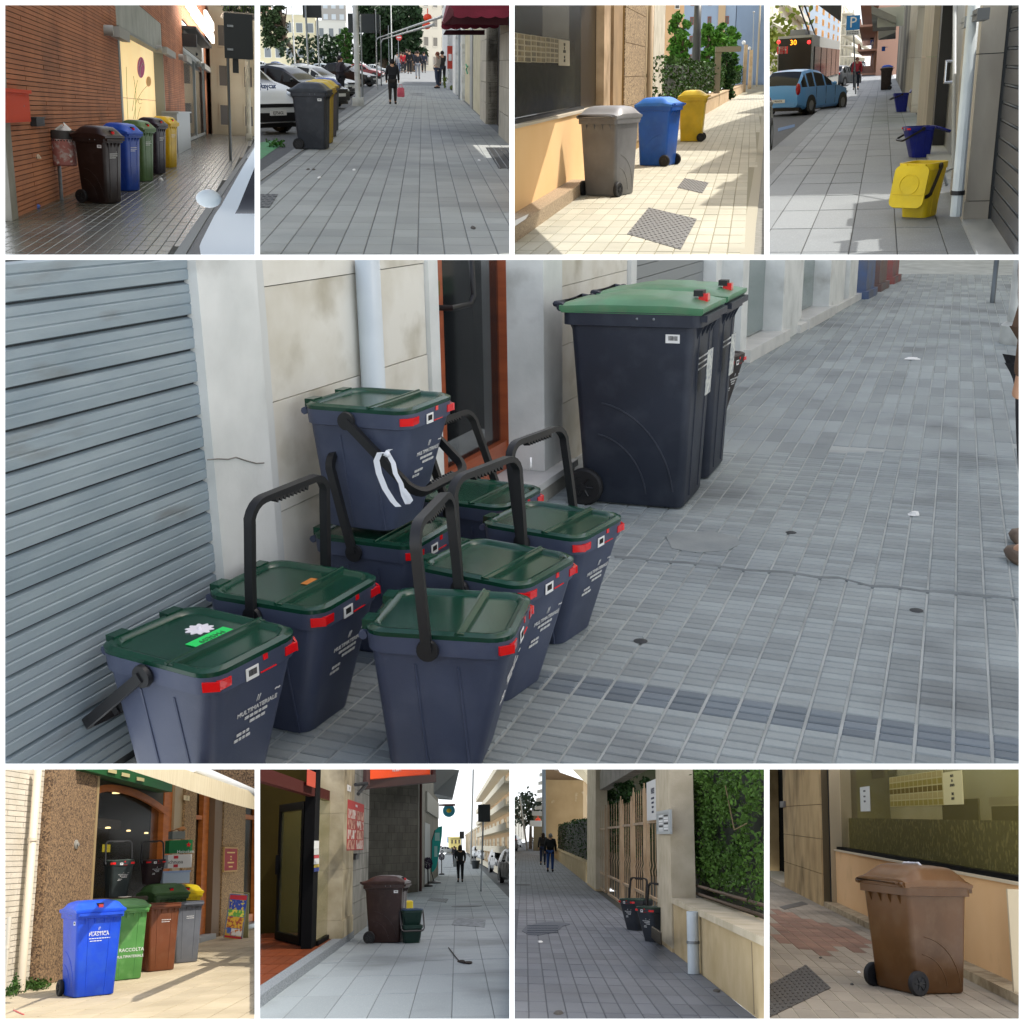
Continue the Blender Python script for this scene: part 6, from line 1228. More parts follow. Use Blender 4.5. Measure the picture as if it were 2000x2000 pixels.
c0,c1=upx(780,296,p),upx(815,272,p); b=MB(); b.box(c0.x,c1.x,p.y-.12,p.y-.07,c0.z,c1.z); b.build('dark_plate',TRIM,T,smooth=0)
c0=P4.yv(880,365,60); one('small_blue_sign','small blue sign hanging from the far shopfronts','sign',mat('sign blue 2','2255b4'),lambda m:(m.box(c0.x-.08,c0.x+.08,60,60.06,c0.z-.1,c0.z+.1),m.box(c0.x+.08,c0.x+.2,60,60.04,c0.z+.05,c0.z+.07)),smooth=0)
# --- people
def pe(lb,u,v,vh,face,**k):
    q=P4.g(u,v); return person(lb,(q.x,q.y,.006),R(face),ht=zz(u,vh,q),group='people on the shaded pavement',**k)
pe('person in a red quilted waistcoat walking behind the parking sign',672,672,425,0,top='9c2a33',legs='1f2632',hair='6a4a3a',stride=.16,sub=2)
pe('walker in dark clothes near the far blue-lidded bin',868,500,440,180,top='2c2d33',legs='22242b',stride=.1); pe('walker in a brown jacket far down the pavement',838,498,440,178,top='5a3f35',legs='23252c',stride=.1); pe('tall figure in black close to the far shopfronts',895,478,425,170,top='17181c',legs='1b1c20',stride=.1); pe('walker in grey at the end of the pavement',817,485,435,182,top='4a4d55',legs='2a2c33',stride=.1)
# --- overhead and background
c=[P4.yv(370,40,30),P4.yv(555,158,26),P4.yv(558,40,26),P4.yv(380,20,30)]
q0,q1,q2=P4.yv(365,20,24),P4.yv(555,160,24),P4.yv(560,20,24); one('dark_awning','corner of a dark awning hanging in from above the road','awning',mat('dark canvas','3d3f40',.9),lambda m:m.prism([q0,q1,q2],(0,0,0),(0,.4,0)),smooth=0)
bal=thing('balcony_row','grey concrete balconies jutting over the far shopfronts','balcony',P4.yv(880,280,50),0,None,True)
bm_=mat('balcony soffit','8d8f90',.9,col2='7c7e80',vs=1)
for (u0,v0,u1,v1,y0,y1) in ((800,40,975,235,34,44),(850,235,972,300,46,60)):
    b=MB(); b.hexa([P4.yv(u0,v1,y1),P4.yv(u1,v1-10,y1),P4.yv(u1,v1-60,y0),P4.yv(u0-10,v0+60,y0),P4.yv(u0,v1-30,y1),P4.yv(u1,v1-40,y1),P4.yv(u1,v1-110,y0),P4.yv(u0-10,v0,y0)]); b.build('slab',bm_,bal,smooth=0)
c=P4.yv(935,125,36); one('air_conditioner','white air conditioner box under the first balcony','air conditioner',mat('white box','c4c8ca',.5),lambda m:(m.box(c.x-.35,c.x+.35,36,36.4,c.z-.25,c.z+.25),m.lathe([(.18,-.01),(.18,.01)],c+V((0,-.01,0)),16,'y')),smooth=0)
L1=Wall(P4.yv(-60,480,95),P4.yv(275,480,190)); facade('cream apartment house with balconies across the street',L1,L1.pick(-80,300)[0],L1.pick(272,300)[0],0,L1.pick(100,-30)[1]+6,mat('cream apartments','d8cdb2',.9),6,6,mat('dim window','55504a',.2),depth=8,ww=.4,balc=.9,sill=mat('white trim','cfcabc',.8))
L2=Wall(P4.yv(270,480,200),P4.yv(560,480,330)); facade('pale blue apartment house with orange bays behind the bus',L2,L2.pick(275,300)[0],L2.pick(552,300)[0],0,L2.pick(300,-40)[1],mat('pale blue render','a3b4c4',.9),6,6,mat('dim window','55504a'),depth=8,ww=.25,sill=mat('orange bay','d39a52',.8))
L3=Wall(P4.yv(555,480,340),P4.yv(750,480,900)); facade('row of pale sunlit apartment houses down the street',L3,L3.pick(556,300)[0],L3.pick(742,420)[0],0,L3.pick(600,60)[1],mat('pale apartments','d3cdbb',.9),6,12,mat('pale window','b5bcc0',.2),depth=10,ww=.45,balc=3,sill=mat('white trim','cfcabc'))
R3=Wall(P4.yv(800,480,200),P4.yv(765,480,600)); facade('reddish apartment house beyond the far balconies',R3,R3.pick(838,300)[0],R3.pick(785,400)[0],0,R3.pick(800,120)[1],mat('reddish render','b08a78',.9),5,4,mat('dim window','55504a'),depth=10,ww=.4,balc=2)
leaves_y=leafmat('street plant','8a8f3f','6a7a30')
c=P4.yv(45,330,80); one('street_shrub','yellow-green shrub at the left edge across the street','bush',leaves_y,lambda m:m.add(*(lambda l:(l.v,l.f))(leaves(500,[(c,(2.2,2.2,3.2),1)],.5))),smooth=0)
# ================================================================== sunny corner with bins under a cream awning
use(P6)
W=Wall(P6.g(300,1640),P6.g(1900,1205))
mo=mat('warm joint','6f6757',.9)
tm=mat('warm paving tile','b5a78c',.85,col2='a5977c',vs=1,space='world',rnd=.07,bump=.2,bs=70,stain='8d8069',ss=.5,slo=.58,shi=.85)
pv=sheet('pavement',mo,[P6.g(-300,1990),P6.g(2200,1990),P6.g(2200,1100),P6.g(1500,1300),P6.g(-300,1790)])
tiles(pv,tm,P6.g(300,1660),W.d,-W.n*-1,.5,.35,(.03,.012),(-9,140),(-2,60),minpx=.6)
sc=lambda u,v=1000,o=0:W.pick(u,v,o)[0]
zc=lambda u,v,o=0:W.pick(u,v,o)[1]
bl=thing('shop_building','pebble-dashed shop front with arched window and orange doors','shopfront',W.pt(4,0,-1),0,None,True)
peb=mat('brown pebble dash','9a7d5c',.9,col2='4f3d2e',kind='voronoi',vs=48,vlo=.1,vhi=.9,bump=.8,bs=50,rnd=0)
peb2=mat('golden pebble dash','a8875a',.9,col2='6b5232',kind='voronoi',vs=48,vlo=.15,vhi=.75,bump=.8,bs=50)
org=mat('orange wood frame','b5672a',.5,col2='9c5420',vs=2,stretch=(1,1,6),spec=.2)
zT=3.6
def seg(nm,mt_,u0,u1,v,z0,z1,o0,o1,par=None):
    b=MB(); W.box(b,sc(u0,v),sc(u1,v),z0,z1,o0,o1); return b.build(nm,mt_,par or bl,smooth=0)
wb=mat('white painted brick','d2c9b8',.8,rnd=.06,bump=.3,bs=30,col2='c4baa6',vs=3)
b=MB(); W.box(b,sc(-60,900),sc(270,900),0,zT,-.5,-.01); b.build('brick_bed',mat('brick joint','a09684',.9),bl,smooth=0)
bricks(bl,wb,W,[(sc(-60,900),sc(268,900),0,zT)],.55,.075,.008,.004,cap=280)
seg('pebble_pillar',peb,280,632,900,0,zT,-.6,.12)
seg('edge_strip',mat('tan metal','9c8660',.5),625,640,900,0,zT,-.6,.13)
p=W.pt(sc(180,900,.12),0,.12)
for (u,r,z0,lb,c) in ((185,.055,.2,'thick cream drainpipe on the white brick wall','cfc2ab'),(58,.03,.0,'thin cream pipe at the left edge of the white brick wall','c4baa6')):
    p=W.pt(sc(u,1300,.12),0,.12); T=thing('drainpipe',lb,'pipe',p,0,None,True); b=MB(); b.cyl(p+V((0,0,.02)),p+V((0,0,zT if r>.05 else 1.0)),r,12); b.build('tube',mat('pipe '+c,c,.6),T)
    b=MB(); b.lathe([(r*1.25,zc(u,560,.12) if r>.05 else .6),(r*1.25,(zc(u,560,.12) if r>.05 else .6)+.04)],V((p.x,p.y,0)),12); b.build('clamp',mat('pipe '+c,c,.6),T)
# arched window
wz=.55
wi=thing('arched_window','dark arched shop window with orange wooden frame and lamps inside','window',W.pt(sc(930),wz,-.2),0,None,True)
a0,a1=sc(640,800),sc(1230,700); zsp,zcr=zc(1000,330,-.1),zc(870,160,-.1)
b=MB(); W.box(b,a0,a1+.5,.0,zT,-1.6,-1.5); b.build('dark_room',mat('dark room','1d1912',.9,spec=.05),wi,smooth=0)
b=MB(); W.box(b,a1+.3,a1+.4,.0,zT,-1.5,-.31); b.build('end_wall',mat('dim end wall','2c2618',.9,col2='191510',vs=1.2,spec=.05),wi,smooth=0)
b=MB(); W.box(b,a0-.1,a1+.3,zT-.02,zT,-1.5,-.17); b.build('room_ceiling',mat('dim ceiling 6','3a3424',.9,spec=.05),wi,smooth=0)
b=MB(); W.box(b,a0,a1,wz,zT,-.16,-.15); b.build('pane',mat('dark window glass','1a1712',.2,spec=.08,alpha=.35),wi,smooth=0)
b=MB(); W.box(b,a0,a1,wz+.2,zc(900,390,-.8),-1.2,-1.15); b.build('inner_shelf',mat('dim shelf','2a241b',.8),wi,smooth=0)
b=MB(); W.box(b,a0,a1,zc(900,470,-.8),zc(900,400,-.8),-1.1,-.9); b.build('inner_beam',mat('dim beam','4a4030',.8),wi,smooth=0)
N=18; ri,ro=[],[]
for k in range(N+1):
    t=k/N; u=640+(1232-640)*t; 
    v=lambda x:  205-0*x
    def arch(u): 
        x=(u-790)/450; return 140+190*max(0,x)**2*1.0+ (60*(min(0,x)/.33)**2 if x<0 else 0)
    ri.append(W.pt(*W.pick(u,arch(u)+52,-.1),-.1)); ro.append(W.pt(*W.pick(u,arch(u),-.1),-.1))
b=MB(); b.loft([[ri[k],ro[k],ro[k]+W.n*.06,ri[k]+W.n*.06] for k in range(N+1)]); b.build('arch_frame',org,wi,smooth=30)
b=MB(); b.loft([[ro[k],V((ro[k].x,ro[k].y,zT)),V((ro[k].x,ro[k].y,zT))+W.n*.03,ro[k]+W.n*.03] for k in range(N+1)]); b.build('spandrel',mat('dark spandrel','3a3524',.7),wi,smooth=0)
b=MB(); W.box(b,a1,sc(1290,700),0,zT,-.3,-.05); b.build('jamb',org,wi,smooth=0)
for (u,v,s) in ((868,203,.05),(808,464,.035),(962,486,.03),(1095,503,.03)):
    c=W.pt(*W.pick(u,v,-.25),-.25); b=MB(); b.lathe([(s*1.3,-.01),(s*1.3,.012),(s*.6,.02)],c,14); b.build('ceiling_lamp',mat('warm lamp','ffdf9a',.4,em=2.2),wi)
a_,c_,e_,f_=W.rect(765,588,822,645,-.2); b=MB(); W.box(b,a_,c_,e_,f_,-.2,-.19); b.build('yellow_glint',mat('yellow notice','c9b52c',.6,em=.3),wi,smooth=0)  # glint painted as a self-glowing yellow patch, no lamp behind it
b=MB(); W.box(b,a0,sc(1290,700),0,wz,-.5,.0); b.build('parapet',mat('parapet','4f4230',.8),wi,smooth=0)
seg('reveal',mat('tan metal','9c8660'),1290,1350,700,0,zT,-.4,.0); seg('pebble_pillar',peb2,1352,1440,700,0,zT,-.5,.05)
do=thing('orange_door','glazed orange shop door between pebble pillars','door',W.pt(sc(1510),0,-.1),0,'orange shop doors',True)
def leaf(T,u0,u1,v):
    a0,a1=sc(u0,v),sc(u1,v); b=MB(); W.box(b,a0,a1,.12,zT,-.25,-.22); b.build('pane',mat('green black glass','20251d',.25,spec=.08),T,smooth=0)
    b=MB(); W.box(b,a1-(a1-a0)*.32,a1,.12,zT,-.21,-.1); b.build('stile',org,T,smooth=0)
    b=MB(); W.box(b,a0,a1-(a1-a0)*.33,zc((u0+u1)/2,395),zc((u0+u1)/2,365),-.21,-.12); b.build('transom',org,T,smooth=0)
    b=MB(); W.box(b,a0,a1,.0,.115,-.4,.15); b.build('doorstep',mat('pale step','b5a78c',.8),T,smooth=0)
    b=MB(); W.box(b,a0,a1-(a1-a0)*.33,.12,.32,-.21,-.13); b.build('bottom_rail',org,T,smooth=0)
leaf(do,1442,1580,900)
seg('brown_jamb',mat('brown jamb','6b5235',.7),1582,1640,900,0,zT,-.4,.03); seg('pebble_pillar',peb2,1642,1808,900,0,zT,-.5,.06)
do2=thing('orange_door','glazed orange door at the right edge beyond the red sign','door',W.pt(sc(1860),0,-.1),0,'orange shop doors',True); leaf(do2,1812,1990,900)
# number plate, bell, red sign
a_,c_,e_,f_=W.rect(1378,222,1420,258,.06); T=thing('house_number','small cream number plate on the golden pillar','number plate',W.pt(a_,e_,.06),0,None,True); b=MB(); W.box(b,a_,c_,e_,f_,.05,.06); b.build('plate',mat('cream plate','cbb98c',.6),T,smooth=0); text('27',(f_-e_)*.8,INK,T,W.pt((a_+c_)/2,(e_+f_)/2,.063),W.right(),(0,0,1),ext=.001)
c=W.pt(*W.pick(566,588,.12),.12); one('round_bell','round grey bell plate on the brown pebble pillar','bell',mat('grey bell','8d8a82',.5),lambda m:(m.add(*(lambda q:(q.v,q.f))(MB().lathe([(.07,0),(.07,.02),(.03,.03),(.03,.05)],(0,0,0),16).xf(M.Translation(c)@W.n.to_track_quat('Z','Y').to_matrix().to_4x4())))))
a_,c_,e_,f_=W.rect(1676,615,1772,785,.08); T=thing('red_wall_sign','dark red framed sign on the golden pebble pillar','sign',W.pt(a_,e_,.07),0,None,True); b=MB(); W.box(b,a_,c_,e_,f_,.06,.09); b.build('panel',mat('sign dark red','8d1f22',.5,spec=.2),T,smooth=0); b=MB(); W.frame(b,a_-.03,c_+.03,e_-.02,f_+.02,.03,.06,.1); b.build('frame',mat('gold frame','b08a4a',.5),T,smooth=0)
for fz,w_ in ((.8,.6),(.62,.12),(.5,.1),(.36,.5),(.18,.3)): b=MB(); m_=(a_+c_)/2; W.box(b,m_-(c_-a_)*w_/2,m_+(c_-a_)*w_/2,e_+(f_-e_)*(fz-.03),e_+(f_-e_)*(fz+.03),.09,.094); b.build('ornament',mat('gold print','c9a55c',.6),T,smooth=0)
# --- awning
aw=thing('cream_awning','cream awning valance on a green roller box over the shop','awning',W.pt(sc(1500),2.6,1),0,None,True)
cv=mat('cream canvas','d9cdaf',.9,col2='cbbd9c',vs=3,bump=.2,stretch=(6,6,.6))
N=14; Pq=lambda u,v,y:P6.yv(u,v,y)
y0,y1=13.2,22
top=[(900,-30),(1907,215)]; bot=[(950,25),(1200,105),(1440,190),(1640,255),(1800,300),(1940,335)]
rows=[]
for k,(u,v) in enumerate(bot):
    y=y0+(y1-y0)*k/5; rows.append((Pq(u,v,y),Pq(u+10,v-130+ (10 if k>3 else 0),y)))
b=MB(); b.loft([[r[0],r[1],r[1]+V((0,.03,0)),r[0]+V((0,.03,0))] for r in rows]); b.build('valance',cv,aw,smooth=0)
b=MB(); b.tube([Pq(1430,10,17.5),Pq(1940,225,22.1)],.09,8); b.build('front_bar',mat('white bar','cfd2d4',.4),aw)
g0=[W.pt(sc(u,v,.25),zc(u,v,.25),.25) for u,v in ((630,20),(1290,188))]
b=MB(); b.loft([[g+V((0,0,-.02)),g+V((0,0,.28)),g+V((0,0,.28))-W.n*.3,g+V((0,0,-.02))-W.n*.3] for g in g0]); b.build('green_box',mat('green awning box','23562f',.5,spec=.2),aw,smooth=0)
for (u,v) in ((840,40),(940,68),(1050,100)): c=W.pt(*W.pick(u,v,.27),.27); b=MB(); b.prism([c-W.d*.2+V((0,0,-.03)),c+W.d*.2+V((0,0,-.03)),c+W.d*.2+V((0,0,.03)),c-W.d*.2+V((0,0,.03))],(0,0,0),W.n*.01); b.build('old_label',mat('old label','b5aa7a',.7),aw,smooth=0)
a_=[Pq(640,-20,15.5),Pq(1900,-20,24)]
b=MB(); b.loft([[rows[k][1],W.pt((rows[k][1]-W.A).dot(W.d)+.6,zT,.1),W.pt((rows[k][1]-W.A).dot(W.d)+.6,zT+.02,.1),rows[k][1]+V((0,0,.02))] for k in range(6)]); b.build('canopy',cv,aw,smooth=0)
c0,c1=Pq(1560,25,23),Pq(1940,200,23); one('upper_wall','sunlit pebble-dashed upper wall above the awning','wall',peb,lambda m:m.prism([Pq(1560,10,23.5),Pq(1960,10,23.5),Pq(1960,215,23.5)],(0,0,0),(0,.4,0)),smooth=0)
# --- wheeled bins
rz=R(19); wp=[(None,.7,0,.05),('PLASTICA',.06,0,.02),(None,.8,0,-.03),(None,.4,-.05,-.06),('//',.05,0,.09)]
def pb_(lb,u,v,vt,bc,lc,lines,z=0,w=.58,d=.72,**k):
    q=P6.g(u,v); q.z=0; hh=zz(u,vt,q)-z; l=corner(q,rz,-.385*w,-.38*d); l.z=z
    return wheelie(lb,l,rz,M_pl('bin '+bc,bc,.42,stain=k.pop('stain',None)),M_pl('bin '+lc,lc,.4),w=w,d=d,h=hh,lines=lines,group='bins crowded before the arched window',**k)
pb_('bright blue wheeled bin, largest and nearest in the sun',562,1745,1095,'0d43c0','1650cf',wp,dome=.11,sticker=(-1,-1),w=.62)
T=pb_('faded green wheeled bin with RACCOLTA lettering',830,1618,1065,'4f8a44','5f8f58',[('RACCOLTA',.07,.05,-.30),('MULTIMATERIALE',.052,.03,-.39)],dome=.09,lock=False,sticker=None,w=.56,stain='71a062')
pb_('brown wheeled bin without its own lid, third from the blue one',1112,1548,1035,'6f3d22','7c4a30',[(None,.5,.02,.05),(None,.5,.02,.02)],dome=.02,lid=None,sticker=None,w=.52)
pb_('grey wheeled bin without lid at the end of the front row',1312,1484,1020,'62656b','6f7278',[(None,.5,.02,.05),(None,.5,.02,.02)],dome=.02,lid=None,sticker=None,w=.5)
pb_('dark green wheeled bin standing behind the brown one',1150,1480,965,'3c5a2f','4a6b3b',None,z=.0,dome=.16,sticker=(-1,-1),w=.62,d=.9)
pb_('yellow wheeled bin standing behind the grey one',1292,1425,955,'d8bb12','e6c818',None,z=.0,dome=.13,sticker=None,w=.58)
# --- pails on top of things
p=P6.g(860,1530); p.z=0; zl=zz(860,985,p); one('window_bench','dark bench ledge under the arched window behind the bins','bench',mat('bench wood','3f3325',.7),lambda m:(m.box(p.x-.6,p.x+.45,p.y-.25,p.y+.3,zl-.06,zl-.002),m.box(p.x-.5,p.x-.4,p.y-.2,p.y+.2,0,zl-.06),m.box(p.x+.3,p.x+.4,p.y-.2,p.y+.2,0,zl-.06)),smooth=0)
pail('dark grey-green pail with raised bow on the bench',V((p.x-.03,p.y,zl)),R(20),M_pl('pail 2a3232','2a3434',.5),M_pl('pail lid 20352c','20352c',.4),angle=-5,W=.40,L=.42,h=zz(860,712,p)-zl,group='pails on top of the bins')
q=P6.g(1110,1470); zq=zz(1100,888,q); pail('shaded maroon pail with raised bow on the green bin',V((q.x-.0,q.y+.1,zq)),R(20),M_pl('pail 2a1a1c','2a1a1c',.5),M_pl('pail lid 2a1a1c','2a1a1c',.4),angle=-5,W=.36,L=.38,h=zz(1100,710,q)-zq,group='pails on top of the bins')
q=P6.g(1330,1420)
def crate(lb,u0,v0,u1,v1,c,nm='cardboard_box',dy=0,extra=None,yaw=.25):
    a,b_=P6.yv(u0,v1,q.y+dy),P6.yv(u1,v0,q.y+dy); w_=(b_.x-a.x)/2; T=thing(nm,lb,'box',(a.x+w_,q.y+dy,a.z),yaw,'boxes stacked on the yellow bin'); h_=b_.z-a.z
    b=MB(); b.box(-w_*.95,w_*.95,-.14,.14,0,h_); b.build('carton',mat('carton '+c,c,.7),T,smooth=0); return T,w_,h_
T,w_,h_=crate('blue and white plastic tub at the bottom of the stack',1195,780,1415,885,'a9b8c6','plastic_tub'); b=MB(); b.box(-w_*1.0,w_*1.0,-.15,.15,h_*.85,h_); b.build('rim',mat('tub rim','8fa3c4',.5),T,smooth=0)
T,w_,h_=crate('white printed carton with red marks in the middle of the stack',1230,660,1430,768,'d3d0c9'); text('ichnusa',h_*.4,INK,T,(-w_*.35,-.142,h_*.45),(1,0,0),(0,0,1)); 
for z_ in (.15,.8): b=MB(); b.box(-w_*.5,-w_*.15,-.146,-.14,h_*(z_-.1),h_*(z_+.12)); b.build('red_print',mat('print red','b8232f',.6),T,smooth=0)
T,w_,h_=crate('green printed beer carton on the stack',1240,553,1435,657,'14703a'); text('Heineken',h_*.36,WHITE,T,(w_*.4,-.142,h_*-.12+.05),(1,0,0),(0,0,1))
st_=[V((w_*.62+math.cos(R(90+36*k))*h_*.22*(1 if k%2==0 else .45),-.142,h_*.62+math.sin(R(90+36*k))*h_*.22*(1 if k%2==0 else .45))) for k in range(10)]
b=MB(); b.prism(st_,(0,0,0),(0,-.004,0)); b.build('red_star',RED,T,smooth=0)
T,w_,h_=crate('open brown carton with bottles on top of the stack',1270,490,1375,550,'7d8078'); b=MB(); b.hexa([V((-w_,-.1,h_)),V((w_*.2,-.1,h_+.05)),V((w_*.2,.1,h_+.05)),V((-w_,.1,h_)),V((-w_,-.1,h_+.01)),V((w_*.2,-.1,h_+.06)),V((w_*.2,.1,h_+.06)),V((-w_,.1,h_+.01))]); b.hexa([V((w_*.1,-.1,h_)),V((w_*1.2,-.1,h_+.04)),V((w_*1.2,.1,h_+.09)),V((w_*.1,.1,h_+.05)),V((w_*.1,-.1,h_+.01)),V((w_*1.2,-.1,h_+.05)),V((w_*1.2,.1,h_+.1)),V((w_*.1,.1,h_+.06))]); b.build('flap',mat('brown board','8a5a2c',.8),T,smooth=0)
q=P6.g(905,1560); c=V((q.x,q.y,zz(905,988,q))); one('white_plate','white saucer lying on the faded green lid','plate',mat('white plastic','d8d6cf',.4),lambda m:m.lathe([(.03,0),(.1,.012),(.1,.018),(.03,.008)],c,18))
# --- A-board, weeds, scraps
p=P6.g(1745,1300); T=thing('a_board','colourful ice cream sandwich board standing by the golden pillar','sandwich board',p,0,None,True)
A=[upx(1675,1285,p),upx(1808,1305,p),upx(1855,965,p),upx(1722,958,p)]
b=MB(); b.prism(A,(0,0,0),(0,.02,0)); b.build('poster_panel',mat('ice poster','c9a03c',.6,col2='3a5fae',vs=4,vlo=.45,vhi=.5,rnd=0),T,smooth=0)
def sub(x0,x1,z0,z1,mt_,nm):
    f=lambda x,z:(A[0]*(1-x)+A[1]*x)*(1-z)+(A[3]*(1-x)+A[2]*x)*z; b=MB(); b.prism([f(x0,z0),f(x1,z0),f(x1,z1),f(x0,z1)],(0,-.004,0),(0,-.01,0)); b.build(nm,mt_,T,smooth=0)
sub(.03,.97,.88,.98,mat('board red','b8232f',.5),'red_header'); sub(.03,.97,.02,.06,mat('board red','b8232f'),'red_footer'); sub(.05,.95,.66,.87,mat('board blue','25409a',.5,col2='d8c22c',vs=14,vlo=.55,vhi=.6),'blue_field'); sub(.05,.95,.5,.65,mat('board green','5fa03a',.5,col2='e0d04a',vs=14,vlo=.5,vhi=.55),'green_field'); sub(.05,.95,.24,.49,mat('board yellow','d9a82c',.5,col2='a3432c',vs=16,vlo=.5,vhi=.55),'yellow_field'); sub(.35,.95,.08,.23,mat('board white','d8d4cc',.5,col2='c9742c',vs=14,vlo=.55,vhi=.6),'white_field')
b=MB(); b.tube([A[0],A[3],A[2],A[1]],.012,6); b.build('frame',STEEL,T); b=MB(); o_=V((.16,.25,0)); b.tube([A[1]+o_,A[2]+V((.03,.05,.03)),A[3]+V((.05,.05,.05))],.012,6); b.prism([A[1]+o_,A[1]+o_+V((-.1,.05,0)),A[2]+V((-.05,.08,0)),A[2]+V((.03,.05,0))],(0,0,0),(0,.01,0)); b.build('rear_leaf',mat('board back','8f8a5c',.7),T,smooth=0)
wl_=leafmat('weed','3f5c26','2a4219'); wd_=thing('weed_clump','low clump of green weeds at the foot of the pipes','weeds',P6.g(180,1640),0,None,True)
bx=[(P6.g(u,v,.05),(.14,.5,.07*k),1) for u,v,k in ((90,1680,1.2),(160,1650,1.6),(230,1640,1.3),(300,1640,1.1),(60,1640,.8))]+[(P6.g(115,1650,.2),(.04,.1,.12),.3)]
leaves(2600,bx,.045).build('leaves',wl_,wd_,smooth=0)
c=P6.g(140,1842,.008); one('red_straw','red plastic straw lying on the near paving','litter',mat('red straw','c94a42',.5),lambda m:m.cyl(P6.g(100,1828,.012),P6.g(178,1862,.012),.008,6))
# ================================================================== shaded pavement with open shop door and brown bin
use(P7)
W=Wall(P7.g(40,1800),P7.g(720,1290))
mo=mat('blue slab joint','5d6468',.9)
tm=mat('blue grey slab','868f94',.65,col2='a3abae',vs=80,vlo=.55,vhi=.72,space='world',rnd=.06,bump=.1,bs=90,stain='5f676a',ss=.6,slo=.52,shi=.8)
d7=P7.g(1500,800)-P7.g(1465,1880); e2=V((d7.x,d7.y,0)).normalized(); e1=V((e2.y,-e2.x,0))
pv=sheet('pavement',mo,[P7.g(-200,1990),P7.g(2100,1990),P7.g(2100,1250),P7.g(1740,800),P7.g(1560,640),P7.g(1440,640),P7.g(1060,950),P7.g(760,1200),P7.g(20,1850)])
tiles(pv,tm,P7.g(1465,1880),e1,e2,.42,1.9,(.008,.04),(-8,4),(-1,110),ok=lambda c:(c-W.A).cross(W.d).z>.02 or True,minpx=.3)
sheet('road',mat('street asphalt 7','5a5d60',.85,col2='4c4f52',vs=14,space='world'),[P7.g(2100,1300),P7.g(1745,810),P7.g(1570,645),P7.g(2200,650),P7.g(3500,900)],-.07)
sc=lambda u,v=1000,o=0:W.pick(u,v,o)[0]
zc=lambda u,v,o=0:W.pick(u,v,o)[1]
zT=3.9
sh=thing('corner_shop','shaded stone shop front with a dark open doorway','shopfront',W.pt(4,0,-1),0,None,True)
gran=mat('granite step','8d949b',.6,col2='4f565c',vs=70,vlo=.4,vhi=.6)
lime=mat('mottled limestone','b3a88e',.8,col2='8f8468',vs=2.4,bump=.3,bs=30,stain='5f5848',ss=1.6,slo=.55,shi=.8,spec=.15)
gtile=mat('grey wall tile','8f8d84',.6,col2='7a786f',vs=2,rnd=.1,spec=.2,stain='5a584f',ss=1,slo=.5,shi=.75)
def seg(nm,mt_,u0,u1,v,z0,z1,o0,o1,par=None):
    b=MB(); W.box(b,sc(u0,v),sc(u1,v),z0,z1,o0,o1); return b.build(nm,mt_,par or sh,smooth=0)
b=MB(); W.box(b,-6,sc(725,1280),.0,.13,-.155,.02); b.build('granite_step',gran,sh,smooth=0)
# interior
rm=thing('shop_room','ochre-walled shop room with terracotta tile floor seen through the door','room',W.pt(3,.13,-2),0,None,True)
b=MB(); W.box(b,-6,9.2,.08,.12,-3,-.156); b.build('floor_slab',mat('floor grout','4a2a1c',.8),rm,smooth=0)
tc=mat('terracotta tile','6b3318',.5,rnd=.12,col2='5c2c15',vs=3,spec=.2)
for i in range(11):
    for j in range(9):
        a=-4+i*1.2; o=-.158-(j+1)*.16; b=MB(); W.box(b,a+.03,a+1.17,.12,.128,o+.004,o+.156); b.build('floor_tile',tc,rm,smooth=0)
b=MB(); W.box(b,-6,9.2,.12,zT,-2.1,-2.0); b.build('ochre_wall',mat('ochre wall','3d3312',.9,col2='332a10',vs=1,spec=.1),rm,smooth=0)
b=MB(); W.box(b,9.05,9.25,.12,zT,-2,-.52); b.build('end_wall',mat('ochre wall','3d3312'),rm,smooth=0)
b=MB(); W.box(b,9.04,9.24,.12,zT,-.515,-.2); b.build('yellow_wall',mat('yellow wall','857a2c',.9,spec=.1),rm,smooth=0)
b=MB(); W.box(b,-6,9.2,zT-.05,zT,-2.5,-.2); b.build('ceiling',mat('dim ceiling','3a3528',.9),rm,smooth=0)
blackf=mat('black metal frame','0e0e0f',.6,spec=.03)
dw=thing('glass_door','open black-framed glass door and side window of the shop','door',W.pt(6,.13,-.3),0,None,True)
for (a0,a1,o0,o1) in ((5.45,6.0,-.4,-.24),(8.66,9.03,-.3,-.16)):
    b=MB(); W.box(b,a0,a1,.13,zT,o0,o1); b.build('post',blackf,dw,smooth=0)
zl0,zl1=zc(300,195,-.3),zc(300,105,-.3)
b=MB(); W.box(b,-6,8.66,zl0,zl1,-.36,-.25); b.build('lintel',mat('maroon beam','4a2622',.8,spec=.05),dw,smooth=0)
b=MB(); W.box(b,6.0,8.66,.13,.2,-.27,-.2); b.build('bottom_rail',blackf,dw,smooth=0)
b=MB(); W.box(b,6.0,8.66,.2,zl0,-.24,-.235); b.build('side_pane',mat('clear shop glass','8f8c5a',.4,alpha=.14,spec=.02),dw,smooth=0)
H0=W.pt(5.98,0,-.47); H1=W.pt(7.47,0,-1.12); LW=Wall(H1,H0); lz1=zc(200,250,-.7)
b=MB(); LW.frame(b,0,LW.L,.14,lz1,.13,-.03,.03); b.build('leaf_frame',blackf,dw,smooth=0)
b=MB(); LW.box(b,.1,LW.L-.1,.24,lz1-.1,-.006,.006); b.build('leaf_pane',mat('clear shop glass','8f8c5a'),dw,smooth=0)
b=MB(); c=LW.pt(.1,zz(120,740,LW.pt(.1,0)),.05); b.box(c.x-.03,c.x+.03,c.y-.06,c.y,c.z-.16,c.z+.16); b.build('handle',blackf,dw,smooth=0)
